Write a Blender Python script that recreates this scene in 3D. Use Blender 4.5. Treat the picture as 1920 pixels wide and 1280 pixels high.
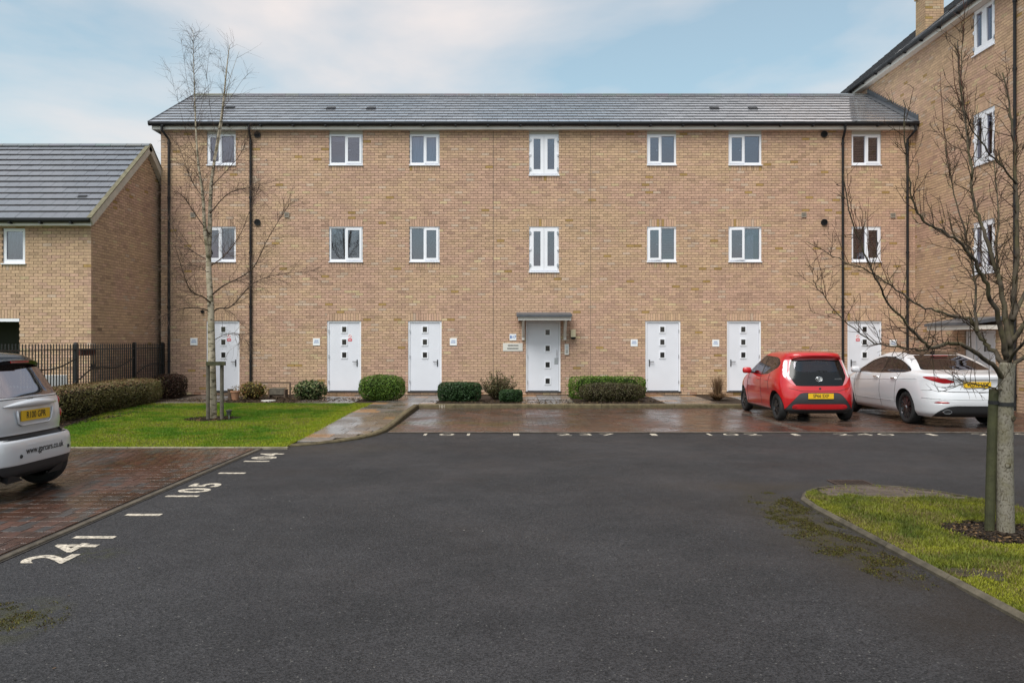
import bpy, bmesh, math, random
import numpy as np
from mathutils import Vector, Matrix, noise

# ------------------------------------------------------------------ scene, camera, light
scene = bpy.context.scene
for o in list(bpy.data.objects):
    bpy.data.objects.remove(o, do_unlink=True)
COL = scene.collection
R = math.radians
CAMZ = 1.68
FPX = 1500.0

cam_d = bpy.data.cameras.new('camera')
cam = bpy.data.objects.new('camera', cam_d)
COL.objects.link(cam)
cam.location = (0, 0, CAMZ)
cam.rotation_euler = (R(90), 0, 0)
cam_d.sensor_width = 36.0
cam_d.sensor_fit = 'HORIZONTAL'
cam_d.lens = 36.0 * FPX / 1920.0
cam_d.clip_end = 2000
cam_d.clip_start = 0.05
scene.camera = cam

SUN_EL, SUN_AZ = 58.0, 212.0        # azimuth measured clockwise from +Y: behind the camera, a little left
world = bpy.data.worlds.new('World')
scene.world = world
world.use_nodes = True
wn = world.node_tree
wn.nodes.clear()
w_out = wn.nodes.new('ShaderNodeOutputWorld')
w_bg = wn.nodes.new('ShaderNodeBackground')
w_bg.inputs['Strength'].default_value = 0.13
w_sky = wn.nodes.new('ShaderNodeTexSky')
w_sky.sky_type = 'NISHITA'
w_sky.sun_disc = False
w_sky.sun_elevation = R(SUN_EL)
w_sky.sun_rotation = R(SUN_AZ)
w_sky.air_density = 1.0
w_sky.dust_density = 1.6
w_sky.ozone_density = 1.5
w_tc = wn.nodes.new('ShaderNodeTexCoord')
w_map = wn.nodes.new('ShaderNodeMapping')
w_map.inputs['Scale'].default_value = (-1.0, 1.0, 2.6)
w_map.inputs['Location'].default_value = (1.30, 0.4, 0.12)
w_noise = wn.nodes.new('ShaderNodeTexNoise')
w_noise.inputs['Scale'].default_value = 2.3
w_noise.inputs['Detail'].default_value = 7.0
w_noise.inputs['Roughness'].default_value = 0.5
w_noise.inputs['Distortion'].default_value = 0.25
w_ramp = wn.nodes.new('ShaderNodeValToRGB')
w_ramp.color_ramp.elements[0].position = 0.40
w_ramp.color_ramp.elements[0].color = (0.23, 0.23, 0.23, 1)
w_ramp.color_ramp.elements[1].position = 0.66
w_ramp.color_ramp.elements[1].color = (0.97, 0.97, 0.97, 1)
w_mix = wn.nodes.new('ShaderNodeMix')
w_mix.data_type = 'RGBA'
w_mix.inputs['B'].default_value = (5.55, 5.16, 5.06, 1)
w_tint = wn.nodes.new('ShaderNodeMix')
w_tint.data_type = 'RGBA'
w_tint.blend_type = 'MULTIPLY'
w_tint.inputs['Factor'].default_value = 1.0
w_tint.inputs['B'].default_value = (1.04, 1.30, 1.09, 1)
L = wn.links.new
L(w_tc.outputs['Generated'], w_map.inputs['Vector'])
L(w_map.outputs['Vector'], w_noise.inputs['Vector'])
L(w_noise.outputs['Fac'], w_ramp.inputs['Fac'])
L(w_sky.outputs['Color'], w_tint.inputs['A'])
L(w_tint.outputs['Result'], w_mix.inputs['A'])
L(w_ramp.outputs['Color'], w_mix.inputs['Factor'])
L(w_mix.outputs['Result'], w_bg.inputs['Color'])
L(w_bg.outputs['Background'], w_out.inputs['Surface'])

sun_d = bpy.data.lights.new('sun', 'SUN')
sun_d.energy = 3.3
sun_d.angle = R(38)
sun_d.color = (1.0, 0.97, 0.93)
sun = bpy.data.objects.new('sun', sun_d)
COL.objects.link(sun)
_d = Vector((math.sin(R(SUN_AZ)) * math.cos(R(SUN_EL)), math.cos(R(SUN_AZ)) * math.cos(R(SUN_EL)), math.sin(R(SUN_EL))))
sun.rotation_euler = _d.to_track_quat('Z', 'Y').to_euler()

scene.view_settings.view_transform = 'Standard'
scene.view_settings.look = 'None'
scene.view_settings.exposure = 0.31
scene.view_settings.gamma = 1.0
scene.view_settings.use_curve_mapping = False
scene.render.engine = 'CYCLES'
scene.render.resolution_x = 1024
scene.render.resolution_y = 682

rng = random.Random(7)
nrng = np.random.default_rng(11)


def at(px, py, Y):
    """world point that sits at depth Y and shows at photo pixel (px, py)"""
    return Vector(((px - 960) * Y / FPX, Y, CAMZ + (640 - py) * Y / FPX))


def ground_at(px, py, z=0.0):
    Y = FPX * (CAMZ - z) / (py - 640)
    return Vector(((px - 960) * Y / FPX, Y, z))


# ------------------------------------------------------------------ materials
MATS = {}


def nodes_of(m):
    m.use_nodes = True
    nt = m.node_tree
    return nt, nt.nodes['Principled BSDF']


def simple(name, col, rough=0.5, metal=0.0, spec=0.5, var=0.0, vscale=8.0, bump=0.0, bscale=60.0, coat=0.0, rvar=0.0):
    m = bpy.data.materials.new(name)
    nt, p = nodes_of(m)
    p.inputs['Base Color'].default_value = (*col, 1)
    p.inputs['Roughness'].default_value = rough
    p.inputs['Metallic'].default_value = metal
    p.inputs['Specular IOR Level'].default_value = spec
    p.inputs['Coat Weight'].default_value = coat
    p.inputs['Coat Roughness'].default_value = 0.04
    tc = nt.nodes.new('ShaderNodeTexCoord')
    if var > 0 or rvar > 0:
        n = nt.nodes.new('ShaderNodeTexNoise')
        n.inputs['Scale'].default_value = vscale
        n.inputs['Detail'].default_value = 6
        nt.links.new(tc.outputs['Object'], n.inputs['Vector'])
        mr = nt.nodes.new('ShaderNodeMapRange')
        mr.inputs['From Min'].default_value = 0.3
        mr.inputs['From Max'].default_value = 0.7
        mr.inputs['To Min'].default_value = 1 - var
        mr.inputs['To Max'].default_value = 1 + var
        nt.links.new(n.outputs['Fac'], mr.inputs['Value'])
        mx = nt.nodes.new('ShaderNodeMix')
        mx.data_type = 'RGBA'
        mx.blend_type = 'MULTIPLY'
        mx.inputs['Factor'].default_value = 1
        mx.inputs['A'].default_value = (*col, 1)
        nt.links.new(mr.outputs['Result'], mx.inputs['B'])
        nt.links.new(mx.outputs['Result'], p.inputs['Base Color'])
        if rvar > 0:
            mr2 = nt.nodes.new('ShaderNodeMapRange')
            mr2.inputs['From Min'].default_value = 0.35
            mr2.inputs['From Max'].default_value = 0.65
            mr2.inputs['To Min'].default_value = max(0.02, rough - rvar)
            mr2.inputs['To Max'].default_value = min(1, rough + rvar)
            nt.links.new(n.outputs['Fac'], mr2.inputs['Value'])
            nt.links.new(mr2.outputs['Result'], p.inputs['Roughness'])
    if bump > 0:
        n2 = nt.nodes.new('ShaderNodeTexNoise')
        n2.inputs['Scale'].default_value = bscale
        n2.inputs['Detail'].default_value = 4
        nt.links.new(tc.outputs['Object'], n2.inputs['Vector'])
        b = nt.nodes.new('ShaderNodeBump')
        b.inputs['Strength'].default_value = bump
        b.inputs['Distance'].default_value = 0.01
        nt.links.new(n2.outputs['Fac'], b.inputs['Height'])
        nt.links.new(b.outputs['Normal'], p.inputs['Normal'])
    MATS[name] = m
    return m


def vcol(name, rough=0.8, spec=0.3, var=0.15, vscale=30.0, bump=0.3, bscale=90.0, wet=None, trans=0.0, coat=0.0):
    """procedural material whose hue comes from the per-piece colour attribute 'col'"""
    m = bpy.data.materials.new(name)
    nt, p = nodes_of(m)
    p.inputs['Roughness'].default_value = rough
    p.inputs['Specular IOR Level'].default_value = spec
    p.inputs['Coat Weight'].default_value = coat
    p.inputs['Coat Roughness'].default_value = 0.06
    p.inputs['Coat IOR'].default_value = 1.9
    a = nt.nodes.new('ShaderNodeAttribute')
    a.attribute_name = 'col'
    g = nt.nodes.new('ShaderNodeNewGeometry')
    n = nt.nodes.new('ShaderNodeTexNoise')
    n.inputs['Scale'].default_value = vscale
    n.inputs['Detail'].default_value = 5
    nt.links.new(g.outputs['Position'], n.inputs['Vector'])
    mr = nt.nodes.new('ShaderNodeMapRange')
    mr.inputs['From Min'].default_value = 0.3
    mr.inputs['From Max'].default_value = 0.7
    mr.inputs['To Min'].default_value = 1 - var
    mr.inputs['To Max'].default_value = 1 + var
    nt.links.new(n.outputs['Fac'], mr.inputs['Value'])
    mx = nt.nodes.new('ShaderNodeMix')
    mx.data_type = 'RGBA'
    mx.blend_type = 'MULTIPLY'
    mx.inputs['Factor'].default_value = 1
    nt.links.new(a.outputs['Color'], mx.inputs['A'])
    nt.links.new(mr.outputs['Result'], mx.inputs['B'])
    nt.links.new(mx.outputs['Result'], p.inputs['Base Color'])
    if wet:
        n3 = nt.nodes.new('ShaderNodeTexNoise')
        n3.inputs['Scale'].default_value = wet[2]
        n3.inputs['Detail'].default_value = 4
        nt.links.new(g.outputs['Position'], n3.inputs['Vector'])
        mr3 = nt.nodes.new('ShaderNodeMapRange')
        mr3.inputs['From Min'].default_value = 0.4
        mr3.inputs['From Max'].default_value = 0.62
        mr3.inputs['To Min'].default_value = wet[0]
        mr3.inputs['To Max'].default_value = wet[1]
        nt.links.new(n3.outputs['Fac'], mr3.inputs['Value'])
        nt.links.new(mr3.outputs['Result'], p.inputs['Roughness'])
    if bump > 0:
        n2 = nt.nodes.new('ShaderNodeTexNoise')
        n2.inputs['Scale'].default_value = bscale
        n2.inputs['Detail'].default_value = 4
        nt.links.new(g.outputs['Position'], n2.inputs['Vector'])
        b = nt.nodes.new('ShaderNodeBump')
        b.inputs['Strength'].default_value = bump
        b.inputs['Distance'].default_value = 0.008
        nt.links.new(n2.outputs['Fac'], b.inputs['Height'])
        nt.links.new(b.outputs['Normal'], p.inputs['Normal'])
    if trans > 0:
        t = nt.nodes.new('ShaderNodeBsdfTranslucent')
        nt.links.new(mx.outputs['Result'], t.inputs['Color'])
        ms = nt.nodes.new('ShaderNodeMixShader')
        ms.inputs['Fac'].default_value = trans
        nt.links.new(p.outputs['BSDF'], ms.inputs[1])
        nt.links.new(t.outputs['BSDF'], ms.inputs[2])
        nt.links.new(ms.outputs['Shader'], nt.nodes['Material Output'].inputs['Surface'])
    MATS[name] = m
    return m


def glass(name, tint, refl, rough=0.02):
    """a pane: part mirror of the sky, part clear tinted"""
    m = bpy.data.materials.new(name)
    m.use_nodes = True
    nt = m.node_tree
    nt.nodes.clear()
    out = nt.nodes.new('ShaderNodeOutputMaterial')
    t = nt.nodes.new('ShaderNodeBsdfTransparent')
    t.inputs['Color'].default_value = (*tint, 1)
    g = nt.nodes.new('ShaderNodeBsdfGlossy')
    g.inputs['Roughness'].default_value = rough
    g.inputs['Color'].default_value = (0.92, 0.90, 1.0, 1)
    f = nt.nodes.new('ShaderNodeFresnel')
    f.inputs['IOR'].default_value = 1.5
    mr = nt.nodes.new('ShaderNodeMapRange')
    mr.inputs['From Min'].default_value = 0.04
    mr.inputs['From Max'].default_value = 1.0
    mr.inputs['To Min'].default_value = refl
    mr.inputs['To Max'].default_value = 1.0
    ms = nt.nodes.new('ShaderNodeMixShader')
    nt.links.new(f.outputs['Fac'], mr.inputs['Value'])
    nt.links.new(mr.outputs['Result'], ms.inputs['Fac'])
    nt.links.new(t.outputs['BSDF'], ms.inputs[1])
    nt.links.new(g.outputs['BSDF'], ms.inputs[2])
    nt.links.new(ms.outputs['Shader'], out.inputs['Surface'])
    MATS[name] = m
    return m


M = MATS
vcol('brick', 0.88, 0.25, 0.16, 22.0, 0.35, 140.0)
simple('mortar', (0.18, 0.130, 0.092), 0.95, spec=0.1, var=0.15, vscale=4, bump=0.2)
vcol('tile', 0.2, 1.0, 0.10, 6.0, 0.0, 60.0, wet=(0.07, 0.16, 1.3), coat=1.0)
vcol('paver', 0.3, 0.5, 0.22, 9.0, 0.25, 120.0, wet=(0.10, 0.40, 0.9))
vcol('slab', 0.3, 0.5, 0.25, 14.0, 0.1, 60.0, wet=(0.16, 0.42, 1.1))
vcol('kerb', 0.7, 0.3, 0.35, 9.0, 0.4, 80.0)
vcol('foliage', 0.55, 0.35, 0.1, 40.0, 0.0, 60.0, trans=0.25)
vcol('grass', 0.6, 0.3, 0.1, 20.0, 0.0, 60.0, trans=0.3)
simple('white_upvc', (0.77, 0.78, 0.83), 0.35, var=0.03, vscale=3)
simple('white_door', (0.68, 0.69, 0.75), 0.4, var=0.03, vscale=2)
simple('cream_fascia', (0.66, 0.63, 0.59), 0.5, var=0.05, vscale=4)
simple('cream_verge', (0.50, 0.45, 0.38), 0.7, var=0.12, vscale=6)
simple('lintel_panel', (0.42, 0.40, 0.35), 0.6)
simple('black_plastic', (0.012, 0.012, 0.014), 0.5, spec=0.3, rvar=0.1, var=0.2, vscale=5)
simple('black_paint', (0.010, 0.011, 0.012), 0.4)
simple('steel', (0.5, 0.5, 0.52), 0.35, metal=1.0)
simple('dark_steel', (0.12, 0.12, 0.13), 0.4, metal=0.9)
simple('chrome', (0.8, 0.8, 0.82), 0.12, metal=1.0)
simple('lead', (0.075, 0.082, 0.095), 0.5, var=0.2, vscale=5)
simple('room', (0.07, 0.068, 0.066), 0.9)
simple('blind_slat', (0.30, 0.27, 0.22), 0.6)
simple('blind_white', (0.4, 0.42, 0.43), 0.7)
simple('curtain', (0.80, 0.82, 0.85), 0.9, var=0.04)
glass('pane', (0.66, 0.68, 0.74), 0.15)
glass('pane_dark', (0.35, 0.36, 0.36), 0.06)
simple('sign_white', (0.78, 0.80, 0.82), 0.35)
simple('sign_blue', (0.05, 0.14, 0.40), 0.5)
simple('sign_grey', (0.62, 0.60, 0.56), 0.4)
simple('sign_ink', (0.06, 0.06, 0.06), 0.5)
simple('sign_red', (0.60, 0.02, 0.05), 0.4)
simple('line_paint', (0.50, 0.44, 0.36), 0.75, var=0.35, vscale=14, bump=0.5, bscale=200)
simple('soil', (0.035, 0.024, 0.017), 0.95, spec=0.2, var=0.45, vscale=14, bump=1.0, bscale=30)
simple('lawn_base', (0.06, 0.11, 0.008), 0.95, spec=0.15, var=0.3, vscale=2)
simple('timber_stake', (0.040, 0.040, 0.014), 0.75, var=0.35, vscale=9, bump=0.5, bscale=40)
simple('timber_grey', (0.10, 0.085, 0.065), 0.8, var=0.35, vscale=9, bump=0.5, bscale=40)
simple('old_wood', (0.09, 0.06, 0.04), 0.8, var=0.35, vscale=9, bump=0.4, bscale=40)
simple('rubber', (0.012, 0.012, 0.013), 0.75, bump=0.3, bscale=120)
simple('terracotta', (0.32, 0.16, 0.09), 0.8, var=0.2)
simple('planter_red', (0.16, 0.045, 0.03), 0.6)
simple('garden_white', (0.72, 0.72, 0.72), 0.5)
simple('joint_sealant', (0.13, 0.10, 0.075), 0.8)
simple('vent_grey', (0.27, 0.24, 0.20), 0.6)
simple('lamp_cream', (0.62, 0.54, 0.36), 0.4)
simple('verge_mortar', (0.13, 0.115, 0.07), 0.85, var=0.3)
simple('dark_glass', (0.02, 0.019, 0.018), 0.08, spec=0.6)
simple('net_curtain', (0.13, 0.135, 0.14), 0.9)


def worn_paint():
    m = M['line_paint']
    nt = m.node_tree
    p = nt.nodes['Principled BSDF']
    src = p.inputs['Base Color'].links[0].from_socket
    g = nt.nodes.new('ShaderNodeNewGeometry')
    n = nt.nodes.new('ShaderNodeTexNoise')
    n.inputs['Scale'].default_value = 26.0
    n.inputs['Detail'].default_value = 8
    n.inputs['Roughness'].default_value = 0.7
    nt.links.new(g.outputs['Position'], n.inputs['Vector'])
    r = nt.nodes.new('ShaderNodeMapRange')
    r.inputs['From Min'].default_value = 0.50
    r.inputs['From Max'].default_value = 0.60
    r.inputs['To Max'].default_value = 0.85
    nt.links.new(n.outputs['Fac'], r.inputs['Value'])
    mx = nt.nodes.new('ShaderNodeMix')
    mx.data_type = 'RGBA'
    nt.links.new(r.outputs['Result'], mx.inputs['Factor'])
    nt.links.new(src, mx.inputs['A'])
    mx.inputs['B'].default_value = (0.07, 0.06, 0.052, 1)
    nt.links.new(mx.outputs['Result'], p.inputs['Base Color'])


worn_paint()


def asphalt_mat():
    m = bpy.data.materials.new('asphalt')
    nt, p = nodes_of(m)
    lk = nt.links.new
    g = nt.nodes.new('ShaderNodeNewGeometry')
    pos = g.outputs['Position']

    def nz(scale, detail=4, rough=0.55):
        n = nt.nodes.new('ShaderNodeTexNoise')
        n.inputs['Scale'].default_value = scale
        n.inputs['Detail'].default_value = detail
        n.inputs['Roughness'].default_value = rough
        lk(pos, n.inputs['Vector'])
        return n.outputs['Fac']

    def mrange(v, a, b, c, d):
        r = nt.nodes.new('ShaderNodeMapRange')
        r.inputs['From Min'].default_value = a
        r.inputs['From Max'].default_value = b
        r.inputs['To Min'].default_value = c
        r.inputs['To Max'].default_value = d
        lk(v, r.inputs['Value'])
        return r.outputs['Result']

    def math_(op, a, b):
        n = nt.nodes.new('ShaderNodeMath')
        n.operation = op
        for i, v in enumerate((a, b)):
            if isinstance(v, (int, float)):
                n.inputs[i].default_value = v
            else:
                lk(v, n.inputs[i])
        return n.outputs[0]

    def mixc(f, a, b, mode='MIX'):
        n = nt.nodes.new('ShaderNodeMix')
        n.data_type = 'RGBA'
        n.blend_type = mode
        for nm, v in (('Factor', f), ('A', a), ('B', b)):
            if isinstance(v, (int, float)):
                n.inputs[nm].default_value = v
            elif isinstance(v, tuple):
                n.inputs[nm].default_value = (*v, 1)
            else:
                lk(v, n.inputs[nm])
        return n.outputs['Result']

    vor = nt.nodes.new('ShaderNodeTexVoronoi')
    vor.inputs['Scale'].default_value = 105.0
    lk(pos, vor.inputs['Vector'])
    speck = nt.nodes.new('ShaderNodeSeparateColor')
    lk(vor.outputs['Color'], speck.inputs[0])
    stones = mrange(speck.outputs[0], 0.0, 1.0, 0.35, 1.65)
    big = mrange(nz(0.45, 6, 0.6), 0.32, 0.68, 0.72, 1.25)
    midn = mrange(nz(3.0, 5), 0.3, 0.7, 0.88, 1.12)
    fac = math_('MULTIPLY', math_('MULTIPLY', stones, big), midn)
    base = mixc(1.0, (0.0285, 0.0272, 0.0290), fac, 'MULTIPLY')
    light = mrange(speck.outputs[1], 0.992, 0.995, 0.0, 1.0)
    base = mixc(light, base, (0.10, 0.095, 0.09))
    # moss and silt: a soft-edged patch given by centre and radii, broken up by noise

    def patch(cx, cy, rx, ry, thr=0.0):
        s = nt.nodes.new('ShaderNodeVectorMath')
        s.operation = 'SUBTRACT'
        lk(pos, s.inputs[0])
        s.inputs[1].default_value = (cx, cy, 0)
        d = nt.nodes.new('ShaderNodeVectorMath')
        d.operation = 'MULTIPLY'
        lk(s.outputs[0], d.inputs[0])
        d.inputs[1].default_value = (1 / rx, 1 / ry, 0)
        l = nt.nodes.new('ShaderNodeVectorMath')
        l.operation = 'LENGTH'
        lk(d.outputs[0], l.inputs[0])
        fall = mrange(l.outputs['Value'], 0.15, 1.15, 1.0, 0.0)
        return fall

    brk = mrange(nz(7.0, 9, 0.72), 0.42, 0.54, 0.0, 1.0)
    brk2 = mrange(nz(9.0, 6, 0.65), 0.45, 0.62, 0.0, 1.0)
    soft = mrange(nz(1.6, 4), 0.35, 0.6, 0.3, 1.0)
    silt = math_('MULTIPLY', patch(2.75, 7.2, 0.7, 2.6), soft)
    silt2 = math_('MULTIPLY', patch(2.9, 4.9, 0.8, 2.0), soft)
    silt3 = math_('MULTIPLY', patch(-3.0, 12.6, 1.7, 0.8), soft)
    silt4 = math_('MULTIPLY', patch(3.2, 9.3, 1.6, 0.35), soft)
    base = mixc(math_('MULTIPLY', silt, 0.7), base, (0.026, 0.018, 0.011))
    base = mixc(math_('MULTIPLY', silt2, 0.7), base, (0.019, 0.013, 0.009))
    base = mixc(math_('MULTIPLY', silt3, 0.55), base, (0.042, 0.032, 0.022))
    base = mixc(math_('MULTIPLY', silt4, 0.6), base, (0.038, 0.029, 0.020))
    moss = math_('MULTIPLY', patch(2.72, 7.35, 0.36, 1.75), brk)
    base = mixc(math_('MULTIPLY', moss, 0.55), base, (0.050, 0.040, 0.006))
    moss2 = math_('MULTIPLY', patch(-3.05, 4.75, 0.34, 0.5), brk)
    base = mixc(math_('MULTIPLY', moss2, 0.5), base, (0.055, 0.055, 0.004))
    moss3 = math_('MULTIPLY', patch(-3.35, 6.3, 0.35, 0.25), brk2)
    base = mixc(math_('MULTIPLY', moss3, 0.45), base, (0.045, 0.048, 0.008))
    lk(base, p.inputs['Base Color'])
    lk(mrange(nz(0.8, 4), 0.35, 0.65, 0.55, 0.78), p.inputs['Roughness'])
    p.inputs['Specular IOR Level'].default_value = 0.25
    b = nt.nodes.new('ShaderNodeBump')
    b.inputs['Strength'].default_value = 0.9
    b.inputs['Distance'].default_value = 0.006
    lk(vor.outputs['Distance'], b.inputs['Height'])
    lk(b.outputs['Normal'], p.inputs['Normal'])
    MATS['asphalt'] = m


asphalt_mat()


def bark_mat(name, base, dark, moss, mossamt, scale, lent=False):
    m = bpy.data.materials.new(name)
    nt, p = nodes_of(m)
    lk = nt.links.new
    g = nt.nodes.new('ShaderNodeNewGeometry')
    mp = nt.nodes.new('ShaderNodeMapping')
    mp.inputs['Scale'].default_value = (scale, scale, scale * (2.2 if lent else 0.6))
    lk(g.outputs['Position'], mp.inputs['Vector'])
    n = nt.nodes.new('ShaderNodeTexNoise')
    n.inputs['Scale'].default_value = 1.0
    n.inputs['Detail'].default_value = 6
    lk(mp.outputs['Vector'], n.inputs['Vector'])
    r = nt.nodes.new('ShaderNodeValToRGB')
    r.color_ramp.elements[0].position = 0.36
    r.color_ramp.elements[0].color = (*dark, 1)
    r.color_ramp.elements[1].position = 0.50
    r.color_ramp.elements[1].color = (*base, 1)
    lk(n.outputs['Fac'], r.inputs['Fac'])
    n2 = nt.nodes.new('ShaderNodeTexNoise')
    n2.inputs['Scale'].default_value = 7.0
    n2.inputs['Detail'].default_value = 5
    lk(g.outputs['Position'], n2.inputs['Vector'])
    mr = nt.nodes.new('ShaderNodeMapRange')
    mr.inputs['From Min'].default_value = 0.45
    mr.inputs['From Max'].default_value = 0.62
    mr.inputs['To Max'].default_value = mossamt
    lk(n2.outputs['Fac'], mr.inputs['Value'])
    mx = nt.nodes.new('ShaderNodeMix')
    mx.data_type = 'RGBA'
    lk(mr.outputs['Result'], mx.inputs['Factor'])
    lk(r.outputs['Color'], mx.inputs['A'])
    mx.inputs['B'].default_value = (*moss, 1)
    lk(mx.outputs['Result'], p.inputs['Base Color'])
    p.inputs['Roughness'].default_value = 0.85
    p.inputs['Specular IOR Level'].default_value = 0.2
    b = nt.nodes.new('ShaderNodeBump')
    b.inputs['Strength'].default_value = 0.6
    b.inputs['Distance'].default_value = 0.01
    lk(n.outputs['Fac'], b.inputs['Height'])
    lk(b.outputs['Normal'], p.inputs['Normal'])
    MATS[name] = m


bark_mat('birch_bark', (0.40, 0.34, 0.26), (0.07, 0.055, 0.04), (0.16, 0.14, 0.07), 0.5, 9.0, True)
bark_mat('birch_limb', (0.085, 0.055, 0.042), (0.04, 0.028, 0.022), (0.10, 0.08, 0.05), 0.3, 14.0)
bark_mat('bark', (0.205, 0.185, 0.152), (0.095, 0.080, 0.062), (0.13, 0.115, 0.065), 0.5, 75.0)
bark_mat('limb_bark', (0.075, 0.060, 0.045), (0.030, 0.024, 0.019), (0.11, 0.10, 0.035), 0.35, 16.0)
bark_mat('twig_bark', (0.060, 0.038, 0.028), (0.030, 0.020, 0.015), (0.06, 0.055, 0.02), 0.4, 20.0)
bark_mat('shoot_bark', (0.085, 0.034, 0.024), (0.045, 0.022, 0.016), (0.07, 0.04, 0.02), 0.2, 20.0)


# ------------------------------------------------------------------ mesh helpers
class MB:
    def __init__(s):
        s.v = []
        s.f = []
        s.c = []          # one colour per face when used
        s.col = None

    def add(s, vs, fs):
        b = len(s.v)
        s.v.extend([tuple(x) for x in vs])
        for f in fs:
            s.f.append(tuple(i + b for i in f))
            s.c.append(s.col)

    def quad(s, a, b, c, d):
        s.add((a, b, c, d), ((0, 1, 2, 3),))

    def box(s, x0, x1, y0, y1, z0, z1):
        if x0 > x1: x0, x1 = x1, x0
        if y0 > y1: y0, y1 = y1, y0
        if z0 > z1: z0, z1 = z1, z0
        s.add([(x0, y0, z0), (x1, y0, z0), (x1, y1, z0), (x0, y1, z0), (x0, y0, z1), (x1, y0, z1), (x1, y1, z1), (x0, y1, z1)],
              [(0, 3, 2, 1), (4, 5, 6, 7), (0, 1, 5, 4), (1, 2, 6, 5), (2, 3, 7, 6), (3, 0, 4, 7)])

    def obox(s, O, u, v, w, a, b, c):
        """box with corner ranges a, b, c along axes u, v, w from O"""
        pts = []
        for k in c:
            for (i, j) in ((a[0], b[0]), (a[1], b[0]), (a[1], b[1]), (a[0], b[1])):
                pts.append(O + u * i + v * j + w * k)
        s.add(pts, [(0, 3, 2, 1), (4, 5, 6, 7), (0, 1, 5, 4), (1, 2, 6, 5), (2, 3, 7, 6), (3, 0, 4, 7)])

    def tube(s, pts, radii, n=6, cap=True):
        pts = [Vector(p) for p in pts]
        if isinstance(radii, (int, float)):
            radii = [radii] * len(pts)
        t0 = (pts[1] - pts[0]).normalized()
        up = Vector((0, 0, 1)) if abs(t0.z) < 0.9 else Vector((1, 0, 0))
        a = t0.cross(up).normalized()
        vs = []
        for i, p in enumerate(pts):
            if i == 0:
                t = t0
            elif i == len(pts) - 1:
                t = (pts[i] - pts[i - 1]).normalized()
            else:
                t = (pts[i + 1] - pts[i - 1]).normalized()
            a = a - t * a.dot(t)
            if a.length < 1e-6:
                a = t.orthogonal()
            a.normalize()
            b = t.cross(a)
            for k in range(n):
                an = 2 * math.pi * k / n
                vs.append(p + (a * math.cos(an) + b * math.sin(an)) * radii[i])
        fs = []
        for i in range(len(pts) - 1):
            for k in range(n):
                fs.append((i * n + k, i * n + (k + 1) % n, (i + 1) * n + (k + 1) % n, (i + 1) * n + k))
        if cap:
            fs.append(tuple(range(n - 1, -1, -1)))
            m = (len(pts) - 1) * n
            fs.append(tuple(range(m, m + n)))
        s.add(vs, fs)

    def prism(s, poly, ext):
        """polygon (list of Vectors) extruded by the vector ext"""
        n = len(poly)
        vs = [Vector(p) for p in poly] + [Vector(p) + ext for p in poly]
        fs = [tuple(range(n - 1, -1, -1)), tuple(range(n, 2 * n))]
        for i in range(n):
            fs.append((i, (i + 1) % n, n + (i + 1) % n, n + i))
        s.add(vs, fs)

    def lathe(s, prof, O, axis, n=24):
        """profile of (radius, offset along axis)"""
        axis = Vector(axis).normalized()
        a = axis.orthogonal().normalized()
        b = axis.cross(a)
        vs = []
        for (r, h) in prof:
            for k in range(n):
                an = 2 * math.pi * k / n
                vs.append(Vector(O) + axis * h + (a * math.cos(an) + b * math.sin(an)) * r)
        fs = []
        for i in range(len(prof) - 1):
            for k in range(n):
                fs.append((i * n + k, i * n + (k + 1) % n, (i + 1) * n + (k + 1) % n, (i + 1) * n + k))
        s.add(vs, fs)

    def mesh(s, name, base=(0, 0, 0), smooth=False, fix=True):
        me = bpy.data.meshes.new(name)
        bx, by, bz = base
        me.from_pydata([(x - bx, y - by, z - bz) for x, y, z in s.v], [], s.f)
        if any(c is not None for c in s.c):
            at_ = me.attributes.new('col', 'FLOAT_COLOR', 'FACE')
            arr = np.array([(*(c or (0.5, 0.5, 0.5)), 1.0) for c in s.c], dtype=np.float32)
            at_.data.foreach_set('color', arr.ravel())
        if fix:
            bm = bmesh.new()
            bm.from_mesh(me)
            bmesh.ops.recalc_face_normals(bm, faces=bm.faces)
            bm.to_mesh(me)
            bm.free()
        if smooth:
            me.polygons.foreach_set('use_smooth', [True] * len(me.polygons))
        me.update()
        return me


def link(name, me, mat, parent=None, loc=(0, 0, 0)):
    o = bpy.data.objects.new(name, me)
    COL.objects.link(o)
    if mat is not None and me is not None and len(me.materials) == 0:
        me.materials.append(M[mat] if isinstance(mat, str) else mat)
    o.location = loc
    if parent is not None:
        o.parent = parent
    return o


def tag(o, label=None, cat=None, group=None, kind=None):
    if label: o['label'] = label
    if cat: o['category'] = cat
    if group: o['group'] = group
    if kind: o['kind'] = kind
    return o


def thing(name, base, label, cat, group=None):
    o = bpy.data.objects.new(name, None)
    o.empty_display_size = 0.2
    COL.objects.link(o)
    o.location = base
    return tag(o, label, cat, group)


BASE = {}


def part(th, name, mb, mat, parent=None, smooth=False, kind=None, label=None):
    """mesh given in world coordinates, made a child of th (or of th's part 'parent')"""
    me = mb.mesh(name, th.location, smooth)
    o = link(name, me, mat, parent or th)
    if kind: o['kind'] = kind
    if label: o['label'] = label
    return o


def solo(name, mb, mat, label, cat, base=None, group=None, smooth=False, kind=None):
    base = base or (0, 0, 0)
    me = mb.mesh(name, base, smooth)
    o = link(name, me, mat, None, base)
    return tag(o, label, cat, group, kind)


def structure(name, mb, mat, smooth=False):
    return solo(name, mb, mat, None, None, None, None, smooth, 'structure')


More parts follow.
